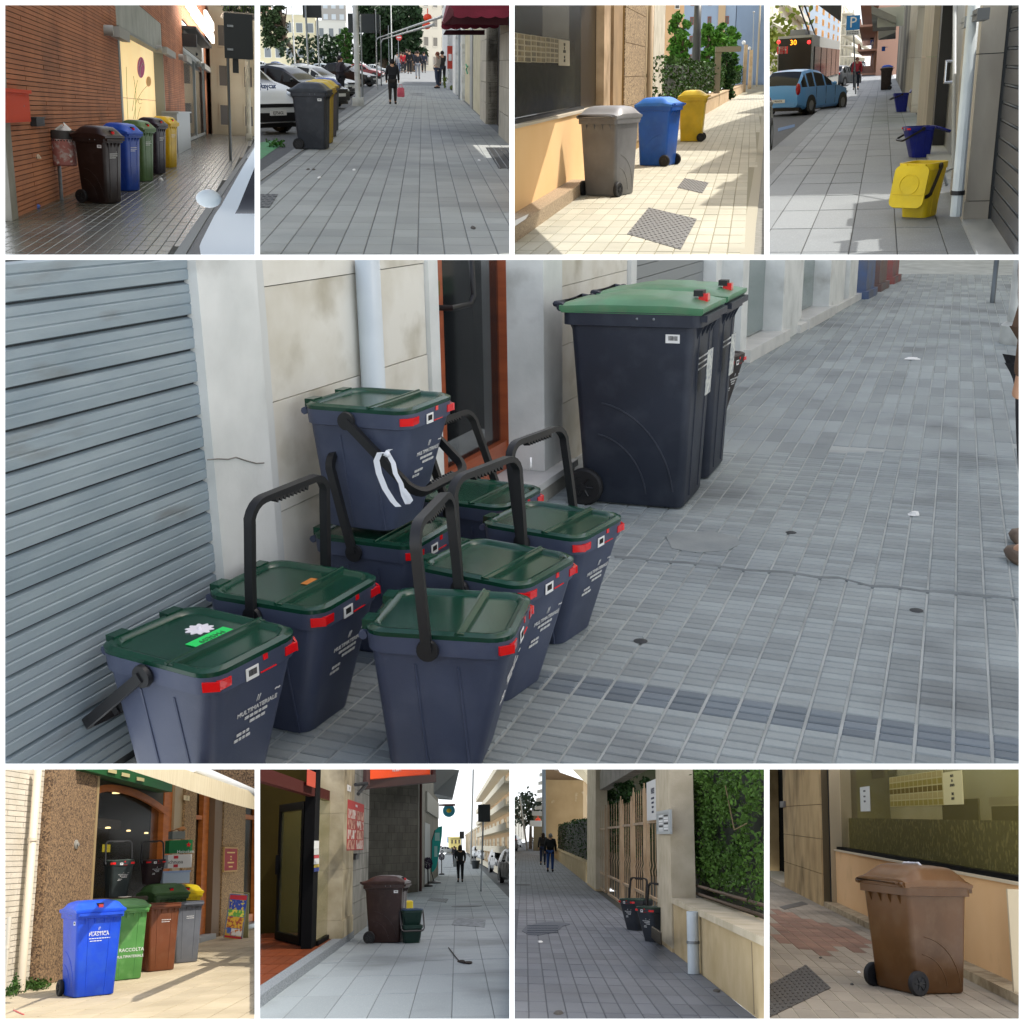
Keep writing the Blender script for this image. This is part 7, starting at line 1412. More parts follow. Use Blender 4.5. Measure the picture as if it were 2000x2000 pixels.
a_,c_,e_,f_=W.rect(380,35,442,155,-.2); one('red_window_sign','red sign with white letters in the fanlight above the door','sign',mat('sign orange red','b8452a',.6),lambda m:W.box(m,a_,c_,e_,f_,-.2,-.19),smooth=0)
T=bpy.data.objects[CP.objs[-1].name]; T0=thing('window_stickers','strip of small stickers on the shop side window','stickers',W.pt(sc(455,700),1,-.4),0,None,True)
for (v0,v1,c) in ((560,620,'d8d8d4'),(622,665,'c9c9c4'),(668,690,'b8343a'),(692,735,'d3d3cf'),(738,760,'b9a02c'),(762,790,'2c3f8f')):
    a_,c_,e_,f_=W.rect(435,v0,470,v1,-.2); b=MB(); W.box(b,a_,c_,e_,f_,-.2,-.195); b.build('sticker',mat('sticker '+c,c,.6),T0,smooth=0)
for (u0,v0,lb) in ((70,1180,'white bar stool at the left edge inside the shop'),(235,1120,'white bar stool behind the open door leaf')):
    q=P7.g(u0,v0,.13); q=V((q.x,q.y,.13)); zs=P7.yv(u0,915 if u0<100 else 890,q.y).z; T=thing('bar_stool',lb,'stool',q,0,'bar stools in the shop',True); wm7=mat('cream stool','b5a88c',.6)
    b=MB(); b.lathe([(.17,zs-.05),(.19,zs-.04),(.19,zs),(.16,zs+.01)],V((q.x,q.y,0)),18); b.build('seat',wm7,T)
    for sx,sy in ((-1,-1),(1,-1),(1,1),(-1,1)): b=MB(); b.tube([V((q.x+sx*.1,q.y+sy*.1,zs-.05)),V((q.x+sx*.17,q.y+sy*.17,.13))],.02,6); b.build('leg',wm7,T)
    b=MB(); zr=.13+(zs-.13)*.35; b.tube([V((q.x+sx*.15,q.y+sy*.15,zr)) for sx,sy in ((-1,-1),(1,-1),(1,1),(-1,1),(-1,-1))],.014,6); b.build('foot_ring',wm7,T)
q=W.pt(8.2,.13,-.55); one('orange_bucket','orange plastic bin inside the side window','bucket',mat('orange plastic','d8451c',.4),lambda m:(m.lathe([(.17,.0),(.22,.5),(.24,.5),(.24,.55),(.2,.55),(.18,.1)],q,20,cap=False),m.lathe([(.17,0.0),(.17,.01)],q,20)))
# stone piers
for z0,z1 in ((.0,.42),(.424,1.25),(1.254,2.2),(2.204,zT)): seg('limestone_block',lime,642,722,1000,max(.13,z0),z1,-.5,.0 if z0 else .02)
for z0 in [i*.3 for i in range(13)]: 
    for (u0,u1) in ((724,785),(785,845)): seg('wall_tile',gtile,u0,u1,900,z0+.004,z0+.296,-.4,-.02)
a_,c_,e_,f_=W.rect(682,270,805,630,.0); T=thing('menu_poster','red menu poster with pictures of skewers on the stone wall','poster',W.pt(a_,e_,0),0,None,True)
b=MB(); W.box(b,a_,c_,e_,f_,-.015,.005); b.build('sheet',mat('menu red','b03a36',.6,spec=.1),T,smooth=0)
text('Rosticceria',(f_-e_)*.09,WHITE,T,W.pt((a_+c_)/2,e_+(f_-e_)*.92,.007),W.right(),(0,0,1),ext=.001)
for j in range(4):
    for i in range(2):
        x0=a_+(c_-a_)*(i*.5+.03); x1=a_+(c_-a_)*(i*.5+.47); y0=e_+(f_-e_)*(j*.205+.02); b=MB(); W.box(b,x0,x1,y0,y0+(f_-e_)*.185,.005,.008); b.build('picture',mat('menu picture '+str((i+j)%2),'d3ccc2' if (i+j)%2 else '8f3a30',.6,col2='a3402c' if (i+j)%2 else 'c9a08a',vs=7,vlo=.45,vhi=.55,spec=.1),T,smooth=0)
a_,c_,e_,f_=W.rect(682,145,708,190,.0); T=thing('house_number','small white house number on the limestone pier','number plate',W.pt(a_,e_,0),0,None,True); b=MB(); W.box(b,a_,c_,e_,f_,-.01,.01); b.build('plate',WHITE,T,smooth=0); text('52',(f_-e_)*.6,INK,T,W.pt((a_+c_)/2,(e_+f_)/2,.012),W.right(),(0,0,1),ext=.001)
a_,c_,e_,f_=W.rect(728,655,755,700,.0); one('wall_hook_box','small dark letter slot on the grey wall tiles','box',TRIM,lambda m:(W.box(m,a_,c_,e_,f_,-.02,.05),W.box(m,a_,c_,f_-.02,f_,.05,.07)),smooth=0)
# hanging sign and dark tiled corner building
Y2=P7.g(1110,950).y; C0=P7.g(845,1200); 
D=Wall(V((P7.yv(830,900,Y2-3).x,Y2-3,0)),P7.g(1210,945)); dk=mat('dark tiled wall','5f5a50',.6,rnd=.14,col2='4d483f',vs=1.2,spec=.2,stain='3b372f',ss=.8,slo=.5,shi=.75)
cb=thing('dark_tiled_house','dark tile-clad corner house beyond the brown bin','building',D.pt(1,0,-1),0,None,True)
b=MB(); D.box(b,-.6,D.L,0,7,-3,-.012); b.build('wall_core',mat('tile joint','3f3b34',.9),cb,smooth=0)
bricks(cb,dk,D,[(-.6,D.L,0,6.2)],D.L/9,.26,.012,.002,name='wall_tile',cap=260,rndo=.004)
E_=Wall(P7.g(1212,945),P7.g(1365,822)); eu=lambda u,v:E_.pick(u,v)
b=MB(); E_.box(b,0,E_.L,0,7,-3,0); b.build('shop_side',mat('pale side wall','8f8c84',.9,col2='7d7a72',vs=1,spec=.1),cb,smooth=0)
x0,x1=eu(1262,600)[0],eu(1300,600)[0]; b=MB(); E_.box(b,x0,x1,.1,eu(1280,430)[1],-.4,.02); b.build('shutter',mat('pale shutter','aeb1b2',.6,spec=.1),cb,smooth=0)
x0,x1,z0,z1=E_.rect(1265,240,1355,370); b=MB(); E_.box(b,x0,x1,z0,z1,0,.1); b.build('name_board',mat('pale board','a3a199',.8),cb,smooth=0)
p=D.pt(D.L-.02,0,.08); post('brown downpipe on the corner of the dark tiled house','pipe',P7.g(1232,940),P7.g(1232,940)+V((0,0,7)),.055,mat('brown pipe','4f2f28',.6),'downpipe')
hs=thing('hanging_shop_sign','orange shop sign with telephone number in a brown frame','sign',P7.yv(1080,90,20),0,None,True)
ys=19.0; c=[P7.yv(855,97,ys),P7.yv(1305,60,ys+5),P7.yv(1305,-20,ys+5),P7.yv(855,-40,ys)]
b=MB(); b.prism(c,(0,0,0),(0,.25,0)); b.build('panel',mat('sign orange','d84a1e',.5,spec=.1,em=.12),hs,smooth=0)
r_=(c[1]-c[0]); text('Tel. 070-4',(c[3].z-c[0].z)*.62,WHITE,hs,(c[0]*.62+c[1]*.38)+V((0,-.02,(c[3].z-c[0].z)*.5)),r_,(0,0,1))
b=MB(); n_=V((0,-.03,0)); b.loft([[p_+n_+V((0,0,-.16)),p_+n_+V((0,0,-.01)),p_+V((0,.3,-.01)),p_+V((0,.3,-.16))] for p_ in (c[0]+V((-.12,0,0)),c[1]+V((.12,0,0)))]); b.tube([c[0]+V((-.06,0,-.1)),c[3]+V((-.06,0,0))],.06,6); b.tube([c[1]+V((.06,0,-.1)),c[2]+V((.06,0,0))],.06,6); b.build('frame',mat('brown sign frame','3f211c',.6),hs,smooth=0)
b=MB(); b.tube([P7.yv(745,140,18),P7.yv(830,130,18.5)],.03,6); b.tube([P7.yv(765,210,18),P7.yv(825,140,18.5)],.03,6); b.build('bracket',TRIM,hs)
# --- bins
q=P7.g(1070,1328); rz=R(78); wheelie('dark brown wheeled bin standing by the stone pier',corner(q,rz,-.385*.58,-.38*.72),rz,M_pl('bin 2f1c18','331f1a',.4),M_pl('lid 3a2420','3f2822',.35),w=.58,d=.74,h=zz(1070,880,q),dome=.11,sticker=(-1,-1),group=None)
gr7=M_pl('dark green pail 7','17332b',.4); q=P7.g(1165,1332); hq=zz(1165,1200,q)
pail('dark green pail at the bottom of the pair beside the brown bin',V((q.x,q.y+.15,0)),R(8),gr7,gr7,angle=95,W=.36,L=.34,h=hq,lines=None,refl=False,hold=False,group='green pails by the brown bin')
pail('dark green lidded pail nested on top of the other beside the brown bin',V((q.x,q.y+.15,hq*.96)),R(8),gr7,M_pl('pail lid 1b3550','1b3550',.3),angle=150,W=.37,L=.34,h=zz(1165,1080,q)-hq*.96,lines=None,refl=False,group='green pails by the brown bin')
q=P7.g(1125,1240); one('yellow_container','yellow plastic container peeping from behind the brown bin','container',mat('yellow plastic','d8c02c',.4),lambda m:(m.loft([rrect(.13*k,.13*k,.03,z,q.x,q.y) for z,k in ((0,.8),(.02,.85),(.5,1),(zz(1125,1015,q),1),(zz(1125,1008,q),.8))])))
# --- along the shops
for (u,v,vt,rr,lb) in ((1285,800,682,36,'nearer purple ball topiary beside the teal flag'),(1390,770,648,22,'farther purple ball topiary behind the teal flag')):
    q=P7.g(1290 if u<1300 else u,905 if u<1300 else 815); c=upx(u,(vt+vt+rr*2+20)/2,q); r_=(upx(u+rr,700,q)-upx(u,700,q)).length; T=thing('ball_topiary',lb,'plant',q,0,'purple ball topiaries',True)
    b=MB(); b.cyl(q,c,.03,6); b.build('stem',TRIM,T); leaves(1500,[(c,(r_,r_,r_*1.15),1)],r_*.24,shell=1).build('ball',leafmat('purple leaf','3a2c44','4a3c58'),T,smooth=0); b=MB(); b.lathe([(r_*.9,0),(r_,.06),(r_*.5,.1)],q,14); b.build('pot',TRIM,T)
q=P7.g(1335,880); T=thing('feather_flag','teal feather flag on a black base in front of the shops','flag',q,0,None,True)
out=[(1312,790),(1318,560),(1335,490),(1368,455),(1395,450),(1392,520),(1375,640),(1350,760),(1325,795)]
b=MB(); b.prism([upx(a,v,q) for a,v in out],(0,0,0),(0,.02,0)); b.build('banner',mat('teal fabric','1fa39a',.7),T,smooth=0)
b=MB(); b.tube([q,upx(1312,790,q),upx(1316,560,q),upx(1340,480,q)],.02,6); b.build('pole',TRIM,T); b=MB(); b.lathe([(.3,0),(.3,.05),(.1,.12)],q,12); b.build('base',TRIM,T)
for (u0,v0,u1,v1) in ((1340,500,1375,560),(1335,600,1358,680)): b=MB(); a_,c_=upx(u0,v1,q),upx(u1,v0,q); b.box(a_.x,c_.x,q.y-.012,q.y-.004,a_.z,c_.z); b.build('white_print',mat('pale print','a8d3cd',.7),T,smooth=0)
c=P7.yv(1444,335,36); r_=(P7.yv(1490,335,36)-c).length; T=thing('hanging_round_sign','round teal hanging sign with dark top bar','sign',c,0,None,True)
b=MB(); b.lathe([(r_*.9,-.05),(r_,-.03),(r_,.03),(r_*.9,.05)],c,22,'y'); b.build('disc',mat('teal sign','2a8fa0',.5),T); b=MB(); b.box(c.x-r_,c.x+r_,35.9,36.1,c.z+r_*.75,c.z+r_*1.05); b.tube([c+V((-r_*1.6,0,r_*.9)),c+V((r_,0,r_*.9))],.03,6); b.build('bar',mat('sign brown','6b3a34',.6),T,smooth=0)
b=MB(); b.sphere(c+V((0,-.06,0)),(r_*.4,.02,r_*.35),10,6); b.build('yellow_bird',mat('sign yellow','c9b02c',.6),T)
bal=thing('concrete_balcony','grey concrete balcony over the far shops','balcony',P7.yv(1440,250,40),0,None,True)
b=MB(); b.hexa([P7.yv(1370,250,44),P7.yv(1470,255,44),P7.yv(1470,240,30),P7.yv(1330,205,30),P7.yv(1370,30,44),P7.yv(1520,30,44),P7.yv(1522,30,34),P7.yv(1330,10,30)]); b.build('parapet',mat('balcony grey','8b8f90',.9),bal,smooth=0)
# --- people, post, cars
def pe(lb,u,v,vh,face,**k):
    q=P7.g(u,v); return person(lb,(q.x,q.y,.006),R(face),ht=zz(u,vh,q),group='people walking past the shops',**k)
pe('walker in black with long dark hair holding a white bag',1530,870,590,180,top='17171b',legs='15161a',hair='2a1e18',hairlong=True,stride=.12,bend=(.2,.7),sub=2)
pe('walker in dark clothes ahead of the one in black',1485,730,598,182,top='25272d',legs='2a2d36',stride=.12)
q=P7.g(1495,860); c0=upx(1495,755,q); one('white_bag','white carrier bag held by the walker in black','bag',mat('white bag','c9ccd0'),lambda m:(m.loft([rrect(.12*k,.06*k,.02,z,c0.x,q.y-.1) for z,k in ((c0.z,.8),(c0.z+.04,1),(c0.z+.32,.8),(c0.z+.42,.3))])))
p=P7.g(1684,942); T=thing('sign_post','grey post carrying the black back of a road sign','sign',p,0,None,True)
b=MB(); b.cyl(p,upx(1705,285,p),.03,8); b.build('post',STEEL,T); c0,c1=upx(1662,420,p),upx(1752,288,p); b=MB(); b.box(c0.x,c1.x,p.y-.06,p.y-.035,c0.z,c1.z); b.build('plate',mat('sign back','1a2022'),T,smooth=0); b=MB(); b.lathe([(.09,0),(.03,.02)],p,12); b.build('foot',STEEL,T)
p=P7.g(1608,735); post('tall pale lamp pole rising past the parked cars','pole',p,upx(1628,-20,p),.075,mat('pale pole','aeb0ad',.6),'lamp_pole')
p=P7.g(1540,690); c0,c1=upx(1524,545,p),upx(1558,490,p); T=thing('far_sign','small black sign on a post far down the pavement','sign',p,0,None,True); b=MB(); b.cyl(p,upx(1541,490,p),.06,6); b.build('post',STEEL,T); b=MB(); b.box(c0.x,c1.x,p.y-.1,p.y-.06,c0.z,c1.z); b.build('plate',TRIM,T,smooth=0)
p=P7.g(1442,640); c0,c1=upx(1432,575,p),upx(1454,530,p); T=thing('blue_street_sign','small blue and white street sign in the distance','sign',p,0,None,True); b=MB(); b.cyl(p,upx(1443,530,p),.08,6); b.build('post',STEEL,T); b=MB(); b.box(c0.x,c1.x,p.y-.1,p.y-.06,c0.z,c1.z); b.build('plate',mat('sign blue','2a78b8'),T,smooth=0)
q=P7.g(1645,770); one('planter_tub','dark planter tub on the pavement edge by the cars','planter',mat('planter','2f3538',.6),lambda m:(m.lathe([(.22,0),(.3,.5),(.32,.5),(.32,.55),(.26,.55)],q,14)))
for (u,v,c,lb,r,k_) in ((1905,880,'1b1d20','black car nearest the kerb at the right edge',4,'hatch'),(1805,800,'3a3d40','dark grey car parked behind the black one',4,'hatch'),(1690,715,'9ea3a5','silver car third along the kerb',4,'sedan'),(1640,690,'c3c6c6','white car farther along the kerb',4,'hatch'),(1435,655,'8a8f90','grey car crossing at the end of the street',90,'sedan'),(1395,645,'a33a34','red car turning at the end of the street',90,'hatch')):
    q=P7.g(u,v,-.07); car(lb,(q.x+.55 if r<10 else q.x,q.y,-.07),R(r),c,k_,L=4,W=1.7,group='cars parked down the street')
# --- covers
iron=mat('cast iron 7','5d6266',.6,.2,bump=.3)
poly_cover('floor_grid','dark rectangular grid in the paving near the bin','grating',[P7.g(1280,1010,.008),P7.g(1425,1022,.008),P7.g(1442,995,.008),P7.g(1310,988,.008)],iron,z=.012,h=.01,knobs=(12,6,.5))
poly_cover('square_cover','bluish rectangular cover patched with paving','manhole cover',[P7.g(1465,1190,.008),P7.g(1712,1208,.008),P7.g(1720,1150,.008),P7.g(1490,1138,.008)],mat('cover stone','7b8288',.7,col2='5b6268',vs=8,vlo=.45,vhi=.55),z=.012,h=.01)
c=P7.g(1578,1050,.007); one('round_cover','round iron cover farther up the shaded pavement','manhole cover',iron,lambda m:(m.lathe([(.42,0),(.42,.006),(.3,.006),(.3,.009),(.15,.009)],c,22)))
c=P7.g(1440,760,.007); one('round_cover','small far cover in front of the walkers','manhole cover',iron,lambda m:(m.lathe([(.4,0),(.4,.006),(.3,.006)],c,18)))
one('dry_twig','dry twig with withered flowers lying on the slabs','twig',mat('dry twig','2a241e',.9),lambda m:(m.tube([P7.g(1442,1360,.012),P7.g(1480,1410,.02),P7.g(1520,1460,.015)],.008,5),m.tube([P7.g(1515,1462,.015),P7.g(1560,1470,.03),P7.g(1610,1470,.015)],.018,5),m.sphere(P7.g(1590,1472,.02),(.06,.12,.02),8,5),m.sphere(P7.g(1540,1462,.02),(.05,.1,.02),8,5)))
# --- background
def at(u,v,y): return P7.yv(u,v,y)
R1=Wall(at(1960,600,60),at(1700,600,120)); facade('pale beige apartment house above the parked cars',R1,R1.pick(1990,400)[0],R1.pick(1705,400)[0],0,R1.pick(1800,40)[1],mat('beige apartments','d3b48c',.9,col2='c9a87e',vs=.2),6,8,mat('dim window','6a6258',.3),depth=8,ww=.45,balc=.8,sill=mat('pale balcony','d8cdb5',.8))
R2=Wall(at(1700,600,125),at(1560,600,300)); facade('row of lower beige houses farther down the street',R2,R2.pick(1700,540)[0],R2.pick(1568,560)[0],0,R2.pick(1640,480)[1],mat('beige row','c9ad86',.9),3,8,mat('dim window','6a6258'),depth=8,ww=.4,sill=mat('pale balcony','d8cdb5'))
R4=Wall(at(1400,620,250),at(1570,620,250)); facade('yellowish house closing the street in the distance',R4,R4.pick(1455,560)[0],R4.pick(1535,560)[0],0,R4.pick(1500,540)[1],mat('yellow house','c9bd7a',.9),2,3,mat('dim window','6a6258'),depth=8)
# ================================================================== pavement beside a gate and an ivy-covered fence
use(P8)
W=Wall(P8.g(1640,1730),P8.g(580,890))
sc=lambda u,v,o=0:W.pick(u,v,o)[0]
zc=lambda u,v,o=0:W.pick(u,v,o)[1]
mo=mat('dark tile joint','50545a',.9)
tm=mat('mauve grey tile','73767b',.75,col2='656970',vs=.8,space='world',rnd=.1,bump=.2,bs=70,stain='595b60',ss=.5,slo=.5,shi=.75)
pv=sheet('pavement',mo,[P8.g(-300,1990),P8.g(2200,2200),P8.g(1640,1730),P8.g(560,870),P8.g(170,566),P8.g(110,566),P8.g(20,760),P8.g(-300,1300)])
tiles(pv,tm,W.A,W.n*-1 if W.n.x>0 else W.n,W.d,.16,.62,(.010,.03),(0,40),(-14,200),ok=lambda c:P8.px(c)[0]>998+K*(28+max(0,(P8.px(c)[1]-1496)/K-1300)*-.5),minpx=.35)
sheet('road',mat('street asphalt 8','4d5054',.85,space='world',col2='43464a',vs=14),[P8.g(-900,1300),P8.g(25,790),P8.g(108,570),P8.g(-400,590)],-.08)
beige=mat('stippled beige render','c4b08c',.9,col2='b5a07a',vs=3,bump=.6,bs=120,stain='8f8062',ss=1.2,slo=.6,shi=.85,spec=.1)
pale=mat('pale coping','c9bda6',.85,col2='b3a78e',vs=3,bump=.3,spec=.1)
z1=zc(1230,1035); sp=sc(1222,1395)
lw=thing('low_wall','low stippled beige wall with pale coping under the ivy','wall',W.pt(0,0,-.2),0,None,True)
b=MB(); W.box(b,-9,sp,0,z1,-.4,0); b.build('wall_body',beige,lw,smooth=0); b=MB(); W.box(b,-9,sp,z1+.003,z1+.07,-.42,.03); b.build('coping',pale,lw,smooth=0)
for a in (-1.2,-3.4): b=MB(); W.box(b,a,a+.03,0.02,z1-.02,0,.003); b.build('crack',mat('render crack','8a7a5e',.9),lw,smooth=0)
p=W.pt(sc(1368,1540,.09),0,.09); zt=P8.zat(1372,1090,p); T=thing('white_downpipe','short white-grey pipe standing against the low wall','pipe',p,0,None,True); b=MB(); b.lathe([(.065,.01),(.065,zt),(.058,zt),(.058,zt-.05)],V((p.x,p.y,0)),18,cap=False); b.build('tube',mat('white pvc','c9d2d6'),T); b=MB(); zm=P8.zat(1372,1320,p); b.lathe([(.073,zm-.015),(.073,zm+.015)],V((p.x,p.y,0)),18); b.build('clamp',STEEL,T)
# pillars and beam
zT=4.2
def pillar(lb,u0,v0,u1,v1,o0,o1,nm='gate_pillar'):
    a0,a1=sc(u0,v0),sc(u1,v1); T=thing(nm,lb,'pillar',W.pt((a0+a1)/2,0,0),0,'concrete pillars of the gateway',True); b=MB(); W.box(b,a0,a1,0,zT,o0,o1); b.build('shaft',pale,T,smooth=0); b=MB(); W.box(b,a0-.02,a1+.02,0,.05,o0,o1+.01); b.build('foot',beige,T,smooth=0)
s_p0,s_p1=sp+.01,sc(1112,1320)
pillar('pale concrete pillar with intercom right of the gate',1222,1395,1112,1320,-.30,.02)
pillar('pale concrete pillar left of the gate beside the hedge',640,930,575,885,-.30,.02)
s_g0,s_g1=s_p1+.05,sc(640,930)-.05
one('concrete_beam','weathered concrete beam spanning the gateway','beam',mat('weathered concrete','8d887c',.9,col2='6f6a5f',vs=2,bump=.4),lambda m:W.box(m,s_g0-.1,s_g1+.1,zc(880,75,-.2),zc(880,75,-.2)+.5,-.35,-.1),smooth=0)
a_,c_,e_,f_=W.rect(1215,345,1122,505,.0); T=thing('intercom_panel','metal intercom panel with rows of name plates on the pillar','intercom',W.pt((a_+c_)/2,e_,.03),0,None,True)
b=MB(); x0,x1=min(a_,c_),max(a_,c_); W.box(b,x0,x1,e_,f_,.02,.05); b.build('plate',mat('grey aluminium','aeb2b0',.5,.3),T,smooth=0); b=MB(); W.frame(b,x0-.04,x1+.04,e_-.01,f_+.02,.04,.02,.06); b.build('hood',mat('grey aluminium','aeb2b0'),T,smooth=0)
for j in range(7):
    for i in range(2): b=MB(); W.box(b,x0+(x1-x0)*(.12+.42*i),x0+(x1-x0)*(.42+.42*i),e_+(f_-e_)*(.06+.12*j),e_+(f_-e_)*(.13+.12*j),.05,.055); b.build('name_plate',LABELW if (i+j)%3 else INK,T,smooth=0)
# gate leaves
gm=mat('beige gate paint','b39a7a',.55,col2='9c8262',vs=3,spec=.15)
zb=.06; tm_=[zc(1040,430),zc(850,460),zc(740,470),zc(640,490)]
ul=[(1108,980,215),(965,880,215),(868,800,300),(790,695,300),(680,612,350)]
nm5=['first','second','third','fourth','fifth']
for k,(u0,u1,vt) in enumerate(ul):
    vb=1330-(1112-u0)*.79; a0,a1=sc(u0,vb)+.03,sc(u1,1330-(1112-u1)*.79)-.03; zt=zc((u0+u1)/2,vt,-.1); zr=zc((u0+u1)/2,430+(1040-(u0+u1)/2)*.13,-.1)
    T=thing('gate_leaf','beige barred gate leaf, %s from the intercom pillar'%nm5[k],'gate',W.pt((a0+a1)/2,zb,-.1),0,'leaves of the beige gate',True)
    for aa in (a0,a1-.07):
        b=MB(); W.box(b,aa,aa+.07,zb,zt+.05,-.13,-.09); W.box(b,aa+.02,aa+.05,zt+.05,zt+.14,-.12,-.1); b.build('stile',gm,T,smooth=0)
    for zz_ in (zb,zb+.62*0+.42,zr): b=MB(); W.box(b,a0+.12,a1-.12,zz_,zz_+.045,-.13,-.09); b.build('rail',gm,T,smooth=0)
    n=5
    for i in range(n):
        aa=a0+.12+(a1-a0-.24)*(i+.5)/n; b=MB(); b.tube([W.pt(aa,zb,-.11),W.pt(aa,zr*.5,-.11),W.pt(aa+.018,zr*.55,-.1),W.pt(aa-.018,zr*.6,-.12),W.pt(aa,zr*.65,-.11),W.pt(aa,zt-.02,-.11),W.pt(aa,zt+.05,-.11)],[.007,.007,.009,.009,.007,.007,.001],5); b.build('bar',gm,T)
a_,c_,e_,f_=W.rect(1112,105,1016,405,-.04); x0,x1=min(a_,c_),max(a_,c_); T=thing('for_sale_board','white for-sale board with dark lettering fixed on the gate','sign',W.pt((x0+x1)/2,e_,0),0,None,True)
b=MB(); W.box(b,x0,x1,e_,f_,-.06,-.04); b.build('board',mat('sale board','d3d3cf',.6,spec=.1),T,smooth=0); h_=f_-e_; rt=W.right()
text('VENDESI',h_*.2,mat('navy ink','2a2f45',.7),T,W.pt((x0+x1)/2,e_+h_*.72,-.036),rt,(0,0,1),ext=.001)
for t_,fz,sz in (('IN ZONA CENTRALE',.54,.075),('APPARTAMENTI',.43,.075),('E BOX AUTO',.32,.075),('INFO 070 457',.2,.08)): text(t_,h_*sz,mat('navy ink','2a2f45'),T,W.pt((x0+x1)/2,e_+h_*fz,-.036),rt,(0,0,1),ext=.001)
a_,c_,e_,f_=W.rect(632,325,606,478,-.04); x0,x1=min(a_,c_),max(a_,c_); one('small_notice','small white notice on the farthest gate leaf','sign',mat('sale board','d3d3cf'),lambda m:(W.box(m,x0,x1,e_,f_,-.07,-.05),[W.box(m,x0+.05,x1-.05,e_+(f_-e_)*q,e_+(f_-e_)*(q+.06),-.05,-.047) for q in (.2,.4,.6,.8)]),smooth=0)
# pails
pb8=M_pl('slate pail 8','2c3138',.45); pg8=M_pl('green lid 8','1b3a2c',.3)
rz=R(-52)
q=P8.g(1035,1318); pail('slate pail with green lid, nearer one at the gate pillar',corner(q,rz,-.05,-.08),rz,pb8,pg8,angle=-6,W=.40,L=.44,h=zz(1000,1070,q)+.02,group='slate pails by the gate')
q=P8.g(905,1232); pail('slate pail with green lid, farther one at the gate',corner(q,rz,-.02,-.08),rz,pb8,pg8,angle=-6,W=.40,L=.44,h=zz(900,1010,q)+.02,group='slate pails by the gate')
q=P8.g(1090,1330); one('dark_plank','dark weathered plank leaning by the nearer pail','plank',mat('dark plank','4a4335',.8,bump=.4),lambda m:(m.hexa([P8.g(1050,1290,.02),P8.g(1120,1345,.02),P8.g(1130,1330,.02),P8.g(1060,1280,.02),P8.yv(1050,1205,13.2),P8.yv(1118,1250,12.6),P8.yv(1128,1245,12.7),P8.yv(1060,1200,13.3)])),smooth=0)
# ivy
iv=leafmat('ivy leaf','4c6a2c','34501c',.45)
ivy=thing('ivy_fence','wire fence thickly overgrown with dark green ivy','ivy',W.pt(-2,z1,-.5),0,None,True)
s_i0,s_i1=-9.0,sc(1270,900,-.4)
bx=[]
for i in range(26):
    for j in range(9):
        a=s_i0+(s_i1-s_i0)*(i+random.random())/26; zc_=z1+.3+2.9*(j+random.random())/9; bx.append((W.pt(a,zc_,-.47+random.uniform(-.05,.10)),(.11,.42,.24),1))
leaves(42000,bx,.062).build('leaves',iv,ivy,smooth=0)
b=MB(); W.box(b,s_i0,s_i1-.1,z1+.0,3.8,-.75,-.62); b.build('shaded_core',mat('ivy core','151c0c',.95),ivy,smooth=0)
for z_ in (z1+.12,z1+.22): b=MB(); b.tube([W.pt(s_i0,z_,-.35),W.pt(s_i1+.2,z_,-.35)],.02,6); b.build('fence_rail',mat('rusty rail','6b5a4a',.7),ivy)
for k in range(4): a=s_i0+(s_i1-s_i0)*random.random(); z_=z1+.4+1.8*random.random(); b=MB(); b.tube([W.pt(a,z_,-.3),W.pt(a+.6,z_+random.uniform(-.15,.25),-.28),W.pt(a+1.3,z_+random.uniform(-.2,.5),-.32)],.007,5); b.build('branch',mat('ivy branch','6b5a3c',.8),ivy)
# trees behind gate
dk=leafmat('garden dark','2f4a24','1f3618',.35)
for (u,lb,wu,yt) in ((720,'dense garden tree behind the farther gate leaves',110,36),(930,'dense garden tree behind the nearer gate leaves',130,28)):
    b_=P8.yv(u,560,yt); T=thing('garden_tree',lb,'tree',(b_.x,yt,0),0,'trees behind the gate',True); z0_,z1_=P8.yv(u,640,yt).z,P8.yv(u,30,yt).z; r=(P8.yv(u+wu,560,yt)-b_).length
    b=MB(); b.tube([V((b_.x,yt,0)),V((b_.x+.1,yt,z0_)),V((b_.x,yt+.1,z1_*.8))],[.1,.08,.03],8); b.build('trunk',mat('bark','4b3f33'),T)
    leaves(9000,[(V((b_.x+r*random.uniform(-.8,.8),yt+random.uniform(-.4,.6),z0_+(z1_-z0_)*random.random())),(r*.35,.5,r*.35),1) for _ in range(34)],.11).build('crown',dk,T,smooth=0)
gd=thing('garden_backdrop','shaded garden ground and wall seen through the gate bars','garden',P8.yv(850,700,36),0,None,True); q0,q1=P8.yv(600,950,46),P8.yv(1950,560,46); b=MB(); b.box(q0.x,q1.x,46,46.3,-.5,9); b.build('far_wall',mat('garden wall','5f5a48',.9,col2='3f4a2e',vs=.6),gd,smooth=0); b=MB(); W.box(b,sp,s_g1+.3,-.05,-.006,-14,.01); W.box(b,s_g1+.31,s_g1+30,-.05,-.006,-14,-.6); b.build('garden_ground',mat('garden soil','3f3a2c',.95),gd,smooth=0)
